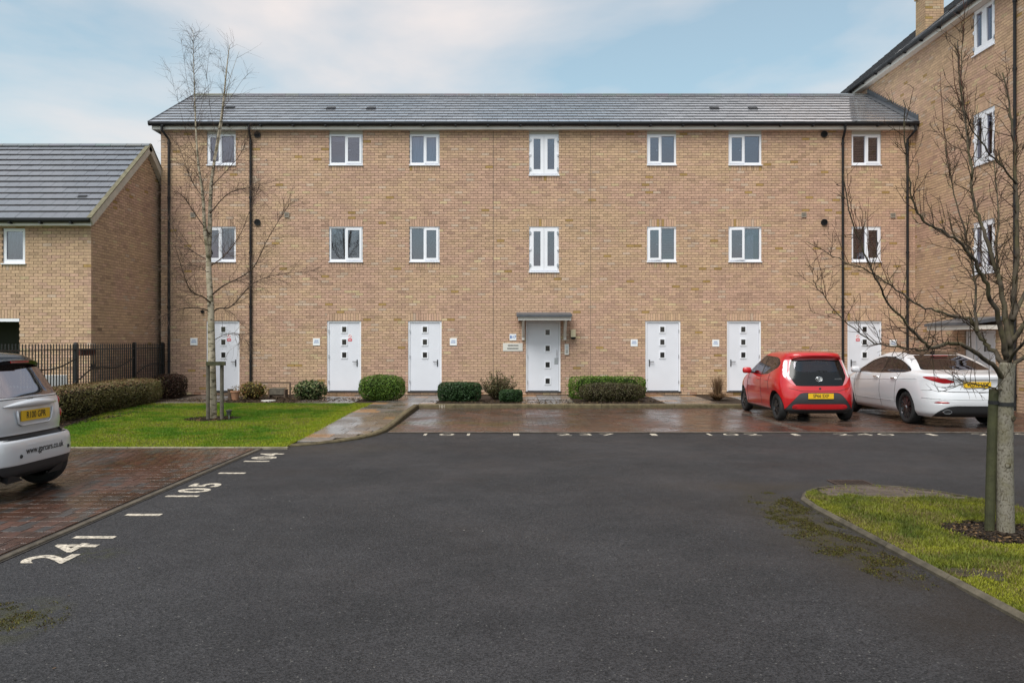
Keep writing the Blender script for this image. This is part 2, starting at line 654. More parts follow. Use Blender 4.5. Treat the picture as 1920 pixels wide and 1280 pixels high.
def np_mesh(name, V, nper, cols, base=(0, 0, 0)):
    """many loose polygons of nper corners each: V (N*nper, 3), cols (N, 3)"""
    N = len(V) // nper
    me = bpy.data.meshes.new(name)
    me.vertices.add(N * nper)
    me.vertices.foreach_set('co', (V - np.array(base)).astype(np.float32).ravel())
    me.loops.add(N * nper)
    me.loops.foreach_set('vertex_index', np.arange(N * nper, dtype=np.int32))
    me.polygons.add(N)
    me.polygons.foreach_set('loop_start', np.arange(0, N * nper, nper, dtype=np.int32))
    me.polygons.foreach_set('loop_total', np.full(N, nper, dtype=np.int32))
    a = me.attributes.new('col', 'FLOAT_COLOR', 'FACE')
    a.data.foreach_set('color', np.concatenate([cols, np.ones((N, 1))], 1).astype(np.float32).ravel())
    me.update()
    me.validate()
    return me


DG = None


def text_mesh(body, size, name, align='CENTER', bold=0.0, sx=1.0, sp=1.0):
    """flat lettering in its own XY plane, as a mesh"""
    cu = bpy.data.curves.new(name, 'FONT')
    cu.body = body
    cu.size = size
    cu.align_x = align
    cu.align_y = 'CENTER'
    cu.offset = bold
    cu.space_character = sp
    cu.resolution_u = 4
    ob = bpy.data.objects.new(name, cu)
    COL.objects.link(ob)
    bpy.context.view_layer.update()
    dg = bpy.context.evaluated_depsgraph_get()
    me = bpy.data.meshes.new_from_object(ob.evaluated_get(dg))
    bpy.data.objects.remove(ob)
    bpy.data.curves.remove(cu)
    vs = [Vector((v.co.x * sx, v.co.y, v.co.z)) for v in me.vertices]
    fs = [tuple(p.vertices) for p in me.polygons]
    bpy.data.meshes.remove(me)
    return vs, fs


def put_text(mb, body, size, O, u, v, bold=0.0, sx=1.0, sp=1.0):
    vs, fs = text_mesh(body, size, 'lettering', 'CENTER', bold, sx, sp)
    mb.add([O + u * p.x + v * p.y for p in vs], fs)
    return mb


X_, Y_, Z_ = Vector((1, 0, 0)), Vector((0, 1, 0)), Vector((0, 0, 1))


# ------------------------------------------------------------------ brickwork
COURSE = 0.075
BRICK = 0.225


def brick_colour(P, warm=0.0):
    n1 = noise.noise(Vector((P.x * 0.35, P.y * 0.35, P.z * 0.9)))
    n2 = noise.noise(Vector((P.x * 1.7 + 40, P.y * 1.7, P.z * 2.5)))
    t = min(1, max(0, 0.42 + 0.9 * n1 + 0.5 * n2 + rng.uniform(-0.35, 0.35) + warm))
    pink = (0.488, 0.315, 0.234)
    buff = (0.520, 0.358, 0.232)
    c = [pink[i] * (1 - t) + buff[i] * t for i in range(3)]
    r = rng.random()
    k = rng.uniform(0.89, 1.11)
    k *= 1 + 0.07 * noise.noise(Vector((P.x * 2.2, P.y * 2.2, P.z * 0.22 + 7))) + 0.06 * noise.noise(Vector((3.1, 8.2, P.z * 1.1))) - 0.05 * max(0, 1 - P.z / 0.6)
    if r < 0.010:
        c = [0.36, 0.235, 0.095]
    elif r < 0.03:
        c = [0.53, 0.405, 0.25]
    elif r < 0.07:
        c = [0.50, 0.375, 0.285]
    elif r < 0.13:
        k *= 0.82
    return tuple(x * k for x in c)


def cut(intervals, a, b):
    out = []
    for (x, y) in intervals:
        if b <= x or a >= y:
            out.append((x, y))
        else:
            if a > x: out.append((x, a))
            if b < y: out.append((b, y))
    return out


def brick_wall(th, O, u, n, z0, ncourse, span, openings, soldiers, limit=None, lining=True, near=300, warm=0.0, pick=None):
    """openings: (u0,u1,k0,k1) in courses; soldiers: (u0,u1,k0,k1) upright bricks"""
    O = Vector(O)
    bricks = []
    mort = MB()
    for k in range(ncourse):
        za, zb = z0 + k * COURSE, z0 + (k + 1) * COURSE
        lo, hi = span
        if limit:
            l2 = limit(zb)
            if l2 is None: continue
            lo, hi = max(lo, l2[0]), min(hi, l2[1])
            if hi - lo < 0.03: continue
        iv = [(lo, hi)]
        for (a, b, k0, k1) in openings:
            if k0 <= k < k1: iv = cut(iv, a, b)
        for (a, b) in iv:
            mort.quad(O + u * a + Z_ * za - n * 0.010, O + u * b + Z_ * za - n * 0.010, O + u * b + Z_ * zb - n * 0.010, O + u * a + Z_ * zb - n * 0.010)
        for (a, b, k0, k1) in soldiers:
            if k0 <= k < k1: iv = cut(iv, a, b)
        off = (k % 2) * BRICK * 0.5 - BRICK * 4
        for (a, b) in iv:
            i = math.floor((a - off) / BRICK)
            x = off + i * BRICK
            while x < b - 0.004:
                x0, x1 = max(a, x + 0.0058), min(b, x + BRICK - 0.0058)
                if x1 - x0 > 0.015:
                    bricks.append((x0, x1, za + 0.0058, zb - 0.0058, abs(x1 - x0 - BRICK + 0.0116) < 1e-4))
                x += BRICK
    for (a, b, k0, k1) in soldiers:
        nb = max(1, round((b - a) / 0.075))
        w = (b - a) / nb
        for i in range(nb):
            bricks.append((a + i * w + 0.005, a + (i + 1) * w - 0.005, z0 + k0 * COURSE + 0.005, z0 + k1 * COURSE - 0.005, False))
    if lining:
        for (a, b, k0, k1) in openings:
            za, zb = z0 + k0 * COURSE, z0 + k1 * COURSE
            A = [O + u * (a - 0.003) + Z_ * (za - .003), O + u * (b + 0.003) + Z_ * (za - .003), O + u * (b + 0.003) + Z_ * (zb + .003), O + u * (a - 0.003) + Z_ * (zb + .003)]
            for i in range(4):
                p, q = A[i], A[(i + 1) % 4]
                mort.quad(p - n * 0.010, q - n * 0.010, q - n * 0.16, p - n * 0.16)
    wall = part(th, 'wall', mort, 'mortar')
    C = Vector((0, 0, CAMZ))
    full = []
    for i, (a, b, z1, z2, isf) in enumerate(bricks):
        if isf:
            P = O + u * ((a + b) / 2) + Z_ * ((z1 + z2) / 2)
            if pick is None or pick(P):
                full.append(((P - C).length, i))
    full.sort()
    chosen = set(i for _, i in full[:near])
    D = 0.10
    variants = []
    for q in range(24):
        mb = MB()
        mb.col = brick_colour(Vector((rng.uniform(-40, 40), 0, rng.uniform(-40, 40))), warm)
        h, g = (BRICK - 0.0116) / 2, (COURSE - 0.0116) / 2
        p = [u * -h - Z_ * g, u * h - Z_ * g, u * h + Z_ * g, u * -h + Z_ * g]
        back = [x - n * D for x in p]
        mb.add(p + back, [(0, 1, 2, 3), (0, 4, 5, 1), (1, 5, 6, 2), (2, 6, 7, 3), (3, 7, 4, 0)])
        me = mb.mesh('brick')
        me.materials.append(M['brick'])
        variants.append((mb.col, me))
    V, Cc = [], []
    base = Vector(th.location)
    for i, (a, b, z1, z2, isf) in enumerate(bricks):
        pr = rng.uniform(-0.0015, 0.0015)
        mid = O + u * ((a + b) / 2) + Z_ * ((z1 + z2) / 2)
        if i in chosen:
            cc = brick_colour(mid, warm)
            best = min(variants, key=lambda t: sum((t[0][j] - cc[j]) ** 2 for j in range(3)) + rng.uniform(0, 0.002))
            link('brick', best[1], None, wall, mid + n * pr - base)
            continue
        p = [O + u * a + Z_ * z1 + n * pr, O + u * b + Z_ * z1 + n * pr, O + u * b + Z_ * z2 + n * pr, O + u * a + Z_ * z2 + n * pr]
        q = [x - n * D for x in p]
        c = brick_colour(mid, warm)
        for f in ((p[0], p[1], p[2], p[3]), (p[0], q[0], q[1], p[1]), (p[1], q[1], q[2], p[2]), (p[2], q[2], q[3], p[3]), (p[3], q[3], q[0], p[0])):
            V.extend([tuple(x) for x in f])
            Cc.append(c)
    me = np_mesh('brickwork', np.array(V), 4, np.array(Cc), base)
    o = link('brickwork', me, 'brick', wall)
    o['kind'] = 'stuff'
    return wall


# ------------------------------------------------------------------ roof tiles
def tile_roof(th, O, u, s, n, width, length, tw, gauge, near, base_col, roof_mb, stagger=0.5, var=0.12, sort_near=True, end=None):
    roof = part(th, 'roof', roof_mb, 'black_plastic')
    nrow = max(1, round(length / gauge))
    gauge = length / nrow
    base = Vector(th.location)

    def tile_pts(a, b, r):
        lo = O + s * (r * gauge - (0.03 if r == 0 else 0.0))
        hi = O + s * ((r + 1) * gauge + (0.03 if r < nrow - 1 else -0.02))
        g = 0.003
        p = [lo + u * (a + g) + n * 0.022, lo + u * (b - g) + n * 0.022, hi + u * (b - g) + n * 0.008, hi + u * (a + g) + n * 0.008]
        t = [lo + u * (a + g) + n * 0.052, lo + u * (b - g) + n * 0.052, hi + u * (b - g) + n * 0.024, hi + u * (a + g) + n * 0.024]
        return p, t

    FS = [(4, 5, 6, 7), (0, 1, 5, 4), (1, 2, 6, 5), (3, 0, 4, 7)]

    def colour():
        k = rng.uniform(1 - var, 1 + var)
        return tuple(x * k for x in base_col)

    tiles = []
    for r in range(nrow):
        x = -(stagger * tw if r % 2 else 0)
        while x < width - 0.01:
            a, b = max(0, x), min(width, x + tw)
            if b - a > 0.02:
                tiles.append((a, b, r, abs(b - a - tw) < 1e-4))
            x += tw
    C = Vector((0, 0, CAMZ))
    cand = []
    for i, (a, b, r, isf) in enumerate(tiles):
        if isf and 0 < r < nrow - 1:
            P = O + u * ((a + b) / 2) + s * (r * gauge)
            if P.y > 1 and abs(P.x / P.y) < 0.66:
                cand.append(((P - C).length, i))
    cand.sort()
    chosen = set(i for _, i in cand[:near])
    variants = []
    p0, t0 = tile_pts(0, tw, 1)
    o0 = O + s * gauge
    for q in range(10):
        mb = MB()
        mb.col = colour()
        cc_ = mb.col
        mb.add([x - o0 for x in p0 + t0], FS[:1])
        mb.col = tuple(x * 0.12 for x in cc_)  # edge faces darkened in colour to draw the dark gap lines between rows
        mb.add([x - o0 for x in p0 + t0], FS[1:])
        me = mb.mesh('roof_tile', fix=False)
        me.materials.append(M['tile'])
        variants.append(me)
    V, Cc = [], []
    for i, (a, b, r, isf) in enumerate(tiles):
        if i in chosen:
            link('roof_tile', rng.choice(variants), None, roof, O + s * (r * gauge) + u * a + n * rng.uniform(-0.002, 0.002) - base)
            continue
        p, t = tile_pts(a, b, r)
        A = p + t
        c = colour()
        j = n * rng.uniform(-0.002, 0.002)
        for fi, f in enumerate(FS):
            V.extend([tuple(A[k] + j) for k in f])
            Cc.append(c if fi == 0 else tuple(x * 0.12 for x in c))  # edges get the same darkened colour, only the top face keeps its own
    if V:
        me = np_mesh('roof_tiles', np.array(V), 4, np.array(Cc), base)
        o = link('roof_tiles', me, 'tile', roof)
        o['kind'] = 'stuff'
    return roof
# ================================================================== BUILDINGS
FY = 23.6                    # depth of the main front
SF = FY / FPX


def ux(px):
    return (px - 960) * SF


class Face:
    """a wall face: u along it, n out of it"""
    def __init__(s, O, u, n):
        s.O, s.u, s.n = Vector(O), u, n
        s.xf = None

    def P(s, a, z, d):
        p = s.O + s.u * a + Z_ * z - s.n * d
        return s.xf @ p if s.xf is not None else p

    def box(s, mb, a0, a1, z0, z1, d0, d1):
        pts = [s.P(a, z, d) for d in (d0, d1) for (a, z) in ((a0, z0), (a1, z0), (a1, z1), (a0, z1))]
        mb.add(pts, [(0, 1, 2, 3), (7, 6, 5, 4), (0, 4, 5, 1), (1, 5, 6, 2), (2, 6, 7, 3), (3, 7, 4, 0)])

    def ring(s, mb, a0, a1, z0, z1, t, d0, d1, tb=None):
        tb = tb or t
        s.box(mb, a0, a0 + t, z0, z1, d0, d1)
        s.box(mb, a1 - t, a1, z0, z1, d0, d1)
        s.box(mb, a0 + t, a1 - t, z0, z0 + tb, d0, d1)
        s.box(mb, a0 + t, a1 - t, z1 - t, z1, d0, d1)

    def pane(s, mb, a0, a1, z0, z1, d):
        s.box(mb, a0, a1, z0, z1, d, d + 0.012)


def pane_part(th, F, a0, a1, z0, z1, d, parent, mat='pane'):
    mb = MB()
    F.pane(mb, a0, a1, z0, z1, d)
    return part(th, 'pane', mb, mat, parent)


def blind_part(th, F, a0, a1, z0, z1, d, parent, mat='blind_slat', pitch=0.05):
    mb = MB()
    z = z0 + 0.02
    while z < z1:
        pts = [F.P(a0, z, d), F.P(a1, z, d), F.P(a1, z + 0.030, d + 0.022), F.P(a0, z + 0.030, d + 0.022)]
        mb.add(pts, [(0, 1, 2, 3)])
        z += pitch
    return part(th, 'blind', mb, mat, parent)


def drape_part(th, F, a0, a1, z0, z1, d, parent, mat='curtain', name='curtain', amp=0.018, waves=9, shape=None):
    mb = MB()
    n = 40
    pts = []
    for j in range(9):
        t = j / 8
        for i in range(n + 1):
            k = i / n
            if shape:
                lo, hi = shape(t)
            else:
                lo, hi = 0, 1
            a = a0 + (a1 - a0) * (lo + (hi - lo) * k)
            pts.append(F.P(a, z0 + (z1 - z0) * t, d + amp * math.sin(k * waves * 2 * math.pi + 0.5 * math.sin(t * 3))))
    fs = [(j * (n + 1) + i, j * (n + 1) + i + 1, (j + 1) * (n + 1) + i + 1, (j + 1) * (n + 1) + i) for j in range(8) for i in range(n)]
    mb.add(pts, fs)
    return part(th, name, mb, mat, parent, smooth=True)


def casement(th, F, a0, a1, z0, z1, sash='R', lintel=True, ajar=0.0, inside=None, head=0.0):
    """two-light window: a fixed light and an opening sash"""
    d0 = 0.035
    mb = MB()
    ztop = z1 - head
    t = 0.055
    mid = a0 + (a1 - a0) * (0.50 if sash == 'R' else 0.47)
    F.ring(mb, a0, a1, z0 + 0.025, ztop, t, d0, d0 + 0.07, 0.07)
    F.box(mb, mid - 0.03, mid + 0.03, z0 + 0.095, ztop - t, d0, d0 + 0.07)
    win = part(th, 'window', mb, 'white_upvc')
    s = MB()
    F.box(s, a0 - 0.012, a1 + 0.012, z0 - 0.002, z0 + 0.024, -0.035, d0 + 0.06)
    part(th, 'sill', s, 'white_upvc', win)
    if lintel:
        s = MB()
        F.box(s, a0 + 0.003, a1 - 0.003, z1 - 0.028 - head, z1 - head - 0.004, 0.012, d0 - 0.003)
        part(th, 'head_trim', s, 'white_upvc', win)
    if head > 0:
        s = MB()
        F.box(s, a0 + 0.003, a1 - 0.003, ztop + 0.002, z1, 0.02, 0.06)
        part(th, 'head_panel', s, 'lintel_panel', win)
    if sash == 'R':
        fx, sx = (a0 + t, mid - 0.03), (mid - 0.005, a1 - t + 0.02)
    else:
        fx, sx = (mid + 0.03, a1 - t), (a0 + t - 0.02, mid + 0.005)
    pane_part(th, F, fx[0] - .004, fx[1] + .004, z0 + 0.09, ztop - t + .004, d0 + 0.035, win)
    zs0, zs1 = z0 + 0.07, ztop - t + 0.02
    if ajar:
        hinge_a = sx[1] if sash == 'R' else sx[0]
        h = F.P(hinge_a, 0, d0)
        ang = ajar if sash == 'R' else -ajar
        F.xf = Matrix.Translation(h) @ Matrix.Rotation(ang, 4, 'Z') @ Matrix.Translation(-h)
    s = MB()
    F.ring(s, sx[0], sx[1], zs0, zs1, 0.062, d0 - 0.022, d0 + 0.03)
    so = part(th, 'sash', s, 'white_upvc', win)
    pane_part(th, F, sx[0] + .058, sx[1] - .058, zs0 + .058, zs1 - .058, d0 + 0.004, win)
    F.xf = None
    s = MB()
    ha = sx[0] + 0.03 if sash == 'R' else sx[1] - 0.03
    F.box(s, ha - 0.006 if sash == 'R' else ha - 0.09, ha + 0.09 if sash == 'R' else ha + 0.006, (zs0 + zs1) / 2 - 0.012, (zs0 + zs1) / 2 + 0.012, d0 + 0.075, d0 + 0.095)
    part(th, 'handle', s, 'white_upvc', win)
    if inside:
        inside(win, a0 + t, a1 - t, z0 + 0.09, ztop - t, d0 + 0.12, fx, sx)
    return win


def tall_window(th, F, a0, a1, z0, z1, head=0.0, lintel=True, flip=False):
    """pair of narrow glazed leaves with hinges down the outer stiles"""
    d0 = 0.035
    mb = MB()
    ztop = z1 - head
    F.ring(mb, a0, a1, z0 + 0.025, ztop, 0.05, d0, d0 + 0.07, 0.06)
    win = part(th, 'window', mb, 'white_upvc')
    s = MB()
    F.box(s, a0 - 0.015, a1 + 0.015, z0 - 0.002, z0 + 0.024, -0.035, d0 + 0.06)
    part(th, 'sill', s, 'white_upvc', win)
    if lintel:
        s = MB()
        F.box(s, a0 + 0.003, a1 - 0.003, ztop - 0.028, ztop - 0.004, 0.012, d0 - 0.003)
        part(th, 'head_trim', s, 'white_upvc', win)
    if head > 0:
        s = MB()
        F.box(s, a0 + 0.003, a1 - 0.003, ztop + 0.002, z1, 0.02, 0.06)
        part(th, 'head_panel', s, 'lintel_panel', win)
    mid = (a0 + a1) / 2
    for (b0, b1, out) in ((a0 + 0.035, mid - 0.003, a0 + 0.035), (mid + 0.003, a1 - 0.035, a1 - 0.035)):
        s = MB()
        F.ring(s, b0, b1, z0 + 0.065, ztop - 0.035, 0.10, d0 - 0.022, d0 + 0.03, 0.13)
        part(th, 'sash', s, 'white_upvc', win)
        pane_part(th, F, b0 + .096, b1 - .096, z0 + .19, ztop - .131, d0 + 0.004, win)
        for f in (0.12, 0.5, 0.88):
            z = z0 + 0.07 + (ztop - z0 - 0.1) * f
            s = MB()
            F.box(s, out - 0.022, out + 0.022, z - 0.045, z + 0.045, d0 - 0.04, d0 - 0.0225)
            F.box(s, out - 0.035, out + 0.035, z - 0.010, z + 0.010, d0 - 0.047, d0 - 0.0405)
            part(th, 'hinge', s, 'white_upvc' if f == 0.5 else 'steel', win)
    return win


def door_part(th, F, a0, a1, z0, z1, lights, hinge='L', sticker=False, threshold=True, closer=False):
    d0 = 0.045
    mb = MB()
    t = 0.05
    F.box(mb, a0, a0 + t, z0 + 0.03, z1, d0 - 0.02, d0 + 0.07)
    F.box(mb, a1 - t, a1, z0 + 0.03, z1, d0 - 0.02, d0 + 0.07)
    F.box(mb, a0 + t, a1 - t, z1 - t, z1, d0 - 0.02, d0 + 0.07)
    dr = part(th, 'door', mb, 'white_upvc')
    s = MB()
    F.box(s, a0 + t + 0.006, a1 - t - 0.006, z0 + 0.045, z1 - t - 0.006, d0, d0 + 0.045)
    part(th, 'leaf', s, 'white_door', dr)
    s = MB()
    F.box(s, a0 + t + 0.002, a1 - t - 0.002, z0 + 0.04, z1 - t - 0.002, d0 + 0.047, d0 + 0.06)
    part(th, 'rebate', s, 'black_plastic', dr)
    s = MB()
    F.box(s, a0 - 0.02, a1 + 0.02, z0 - 0.002, z0 + 0.03, -0.03, d0 + 0.06)
    part(th, 'threshold', s, 'dark_steel', dr)
    w = a1 - a0
    for (c, z) in lights:
        ca = a0 + w * c
        s = MB()
        F.ring(s, ca - 0.095, ca + 0.095, z - 0.11, z + 0.11, 0.032, d0 - 0.014, d0 + 0.002)
        part(th, 'vision_frame', s, 'white_upvc', dr)
        s = MB()
        F.box(s, ca - 0.062, ca + 0.062, z - 0.077, z + 0.077, d0 - 0.004, d0 + 0.001)
        part(th, 'vision_pane', s, 'dark_glass', dr)
    ha = a1 - t - 0.075 if hinge == 'L' else a0 + t + 0.075
    sg = -1 if hinge == 'L' else 1
    zc = z0 + 0.86
    if not closer:
        s = MB()
        F.box(s, ha - 0.016, ha + 0.016, zc - 0.10, zc + 0.10, d0 - 0.012, d0 - 0.0005)
        F.box(s, min(ha, ha + sg * 0.13), max(ha, ha + sg * 0.13), zc + 0.030, zc + 0.050, d0 - 0.055, d0 - 0.037)
        F.box(s, ha - 0.009, ha + 0.009, zc + 0.031, zc + 0.049, d0 - 0.037, d0 - 0.0125)
        part(th, 'handle', s, 'dark_steel', dr)
    else:
        s = MB()
        F.box(s, ha - 0.055, ha + 0.055, zc - 0.03, zc + 0.15, d0 - 0.01, d0 - 0.0005)
        part(th, 'push_plate', s, 'steel', dr)
        s = MB()
        F.box(s, ha + 0.005, ha + 0.02, zc + 0.16, zc + 0.40, d0 - 0.05, d0 - 0.03)
        F.box(s, ha + 0.005, ha + 0.02, zc + 0.18, zc + 0.20, d0 - 0.0299, d0 - 0.0005)
        F.box(s, ha + 0.005, ha + 0.02, zc + 0.36, zc + 0.38, d0 - 0.0299, d0 - 0.0005)
        part(th, 'pull_handle', s, 'steel', dr)
    ga = a0 + t if hinge == 'L' else a1 - t
    for z in (z0 + 0.3, z0 + 1.05, z0 + 1.8):
        s = MB()
        F.box(s, ga - 0.009, ga + 0.009, z - 0.05, z + 0.05, d0 - 0.03, d0 - 0.0205)
        part(th, 'hinge', s, 'steel', dr)
    if sticker:
        ca = a0 + w * sticker
        z = z0 + 1.60
        s = MB()
        F.box(s, ca - 0.062, ca + 0.062, z - 0.10, z + 0.10, d0 - 0.003, d0 - 0.0005)
        st = part(th, 'sticker', s, 'sign_white', dr)
        s = MB()
        F.box(s, ca - 0.058, ca + 0.058, z - 0.095, z - 0.02, d0 - 0.0045, d0 - 0.0031)
        # prohibition ring with its slash
        cc = F.P(ca, z + 0.045, d0 - 0.0045)
        s.lathe([(0.047, 0), (0.036, 0)], cc, F.n, 20)
        q = [F.P(ca - 0.032, z + 0.045 + 0.028, d0 - 0.0047), F.P(ca - 0.026, z + 0.045 + 0.034, d0 - 0.0047), F.P(ca + 0.032, z + 0.045 - 0.026, d0 - 0.0047), F.P(ca + 0.026, z + 0.045 - 0.032, d0 - 0.0047)]
        s.add(q, [(0, 1, 2, 3)])
        part(th, 'sticker_print', s, 'sign_red', dr)
        s = MB()
        F.box(s, ca - 0.04, ca + 0.04, z - 0.066, z - 0.050, d0 - 0.006, d0 - 0.0046)
        part(th, 'sticker_print', s, 'sign_white', dr)
    return dr



# ------------------------------------------------------------------ main apartment block
main = thing('apartment_building', (0.7, FY, 0.11), 'long three storey buff brick apartment block with white doors facing the parking bays', 'building')
F = Face((0, FY, 0), X_, -Y_)
Z0 = 0.11
XL, XR = -10.36, 11.895


def kz(k):
    return Z0 + k * COURSE


WCOL = [(388, 442, 'L'), (617, 680, 'R'), (768, 824, 'R'), (992, 1048, 'T'), (1213, 1268, 'L'), (1366, 1428, 'L'), (1597, 1652, 'R')]
DOORS = [(387, 449), (613, 677), (765, 828), (986, 1051), (1210, 1276), (1363, 1427), (1589, 1653)]
openings, soldiers = [], []
for (p0, p1, k) in WCOL:
    a, b = ux(p0), ux(p1)
    lo, hi = (48, 66) if k == 'T' else (52, 66)
    openings.append((a, b, lo, hi))
    soldiers += [(a, b, hi, hi + 3), (a, b, lo - 2, lo)]
    lo2 = 86 if k == 'T' else 90
    openings.append((a, b, lo2, 105))
    soldiers.append((a, b, lo2 - 2, lo2))
for (p0, p1) in DOORS:
    a, b = ux(p0), ux(p1)
    openings.append((a, b, 1, 29))
    if p0 != 986:
        soldiers.append((a, b, 29, 32))
brick_wall(main, F.O, X_, -Y_, Z0, 105, (XL, XR), openings, soldiers)

# flank wall on the left and the shell behind
F2 = Face((XL, FY, 0), Y_, -X_)
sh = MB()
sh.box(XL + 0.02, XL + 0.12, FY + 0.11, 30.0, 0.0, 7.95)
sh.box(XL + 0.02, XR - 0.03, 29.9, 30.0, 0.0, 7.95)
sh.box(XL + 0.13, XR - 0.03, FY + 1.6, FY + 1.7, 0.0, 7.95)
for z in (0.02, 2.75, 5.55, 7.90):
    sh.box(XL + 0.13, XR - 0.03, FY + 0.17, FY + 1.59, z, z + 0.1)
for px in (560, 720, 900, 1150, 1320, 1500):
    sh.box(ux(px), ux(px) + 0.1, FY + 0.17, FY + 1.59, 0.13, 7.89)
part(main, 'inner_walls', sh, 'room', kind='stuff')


def in_blind(win, a0, a1, z0, z1, d, fx, sx):
    blind_part(main, F, a0, a1, z0 + (0.06 if rng.random() < .5 else 0.0), z1, d, win)


def in_blind_right(win, a0, a1, z0, z1, d, fx, sx):
    blind_part(main, F, fx[0], fx[1], z0, z1, d, win)


def in_curtain(win, a0, a1, z0, z1, d, fx, sx):
    drape_part(main, F, a0, a1, z0, z1, d, win)


def in_roller(win, a0, a1, z0, z1, d, fx, sx):
    s = MB()
    F.box(s, a0, a1, z1 - 0.13, z1, d, d + 0.03)
    part(main, 'roller_blind', s, 'blind_white', win)


def in_drape(win, a0, a1, z0, z1, d, fx, sx):
    in_roller(win, a0, a1, z0, z1, d, fx, sx)
    drape_part(main, F, fx[0], fx[1], z0, z1 - 0.1, d + 0.06, win, amp=0.012, waves=4,
               shape=lambda t: (0.05 + 0.30 * t ** 2, 0.72))


def in_net(win, a0, a1, z0, z1, d, fx, sx):
    drape_part(main, F, a0, a1, z0, z1, d + 0.10, win, 'net_curtain', amp=0.02, waves=7)


TOP_IN = [in_net, in_roller, in_curtain, None, None, None, in_blind]
LOW_IN = [None, in_roller, None, None, in_blind_right, in_drape, in_blind]
for i, (p0, p1, k) in enumerate(WCOL):
    a, b = ux(p0), ux(p1)
    if k == 'T':
        tall_window(main, F, a, b, kz(48), kz(66))
        tall_window(main, F, a, b, kz(86), 7.89, head=0.10, lintel=False)
    else:
        casement(main, F, a, b, kz(52), kz(66), k, ajar=R(7) if i in (4, 5) else 0, inside=LOW_IN[i])
        casement(main, F, a, b, kz(90), 7.89, k, lintel=False, inside=TOP_IN[i], head=0.10)
L3 = lambda c: [(c, 1.895), (c, 1.520), (c, 1.140)]
DSPEC = [(0.50, 'L', 0.67), (0.50, 'L', 0.67), (0.50, 'L', 0), None, (0.49, 'R', 0), (0.49, 'R', 0), (0.52, 'R', 0.32)]
for i, (p0, p1) in enumerate(DOORS):
    a, b = ux(p0), ux(p1)
    if i == 3:
        door_part(main, F, a, b, kz(1), kz(29), [(0.63, 1.95), (0.63, 1.475), (0.63, 0.99), (0.63, 0.51)], 'L', closer=True)
    else:
        c, h, st = DSPEC[i]
        door_part(main, F, a, b, kz(1), kz(29), [(x, z + 0.14) for x, z in L3(c)], h, st)

# movement joints
for px in (925, 1107):
    s = MB()
    F.box(s, ux(px) - 0.006, ux(px) + 0.006, Z0, 7.88, -0.003, 0.02)
    part(main, 'movement_joint', s, 'joint_sealant')

# eaves
EY = 23.45
s = MB()
s.box(-10.56, XR - 0.003, EY, EY + 0.02, 7.89, 8.045)
s.box(-10.56, -10.54, EY + 0.021, 30.0, 7.89, 8.045)
part(main, 'fascia', s, 'cream_fascia')
s = MB()
s.box(-10.54, XR - 0.003, EY + 0.021, FY + 0.12, 7.892, 7.91)
part(main, 'soffit', s, 'cream_fascia')
s = MB()
prof = [(0, 0.055), (0.0, 0.0), (-0.02, -0.035), (-0.055, -0.055), (-0.09, -0.035), (-0.11, 0.0), (-0.11, 0.06), (-0.10, 0.06), (-0.10, 0.0), (-0.055, -0.045), (-0.01, 0.0), (-0.01, 0.055)]
s.prism([Vector((-10.63, EY - 0.005 + y, 8.035 + z)) for y, z in prof], Vector((11.91 - 0.02 + 10.63, 0, 0)))
gut = part(main, 'gutter', s, 'black_plastic')
x = -10.2
while x < 11.8:
    s = MB()
    s.box(x - 0.025, x + 0.025, EY - 0.125, EY - 0.001, 7.965, 8.0)
    part(main, 'gutter_bracket', s, 'black_plastic', gut)
    x += 0.95


def downpipe(th, pts, r, clips, mat='black_plastic', n=-Y_):
    s = MB()
    s.tube(pts, r, 10)
    dp = part(th, 'downpipe', s, mat, smooth=False)
    for p in clips:
        s = MB()
        p = Vector(p)
        s.lathe([(r + 0.001, -0.03), (r + 0.012, -0.03), (r + 0.012, 0.03), (r + 0.001, 0.03)], p, (0, 0, 1), 10)
        part(th, 'pipe_clip', s, mat, dp)
    return dp


for px in (318, 471, 1579, 1700):
    xx = ux(px)
    x0 = xx - (0.14 if px == 318 else 0.0) + (0.16 if px == 1700 else 0)
    yy = FY - 0.055
    zend = 0.12 if px != 471 else 0.15
    downpipe(main, [(x0, EY - 0.06, 8.0), (x0, EY - 0.06, 7.86), (xx, yy, 7.62), (xx, yy, zend)], 0.036,
             [(xx, yy, z) for z in (7.5, 5.9, 4.3, 2.7, 1.1)])


def round_vent(px, py, r=0.095):
    c = F.P(ux(px), CAMZ + (640 - py) * SF, 0)
    s = MB()
    s.lathe([(0.001, 0.012), (r * 0.72, 0.014), (r * 0.74, 0.045), (r, 0.045), (r, -0.004)], c, -Y_, 20)
    for k in range(4):
        z = c.z - r * 0.5 + k * r * 0.33
        s.box(c.x - r * 0.55, c.x + r * 0.55, c.y - 0.035, c.y - 0.015, z - 0.006, z + 0.006)
    part(main, 'round_vent', s, 'black_plastic')


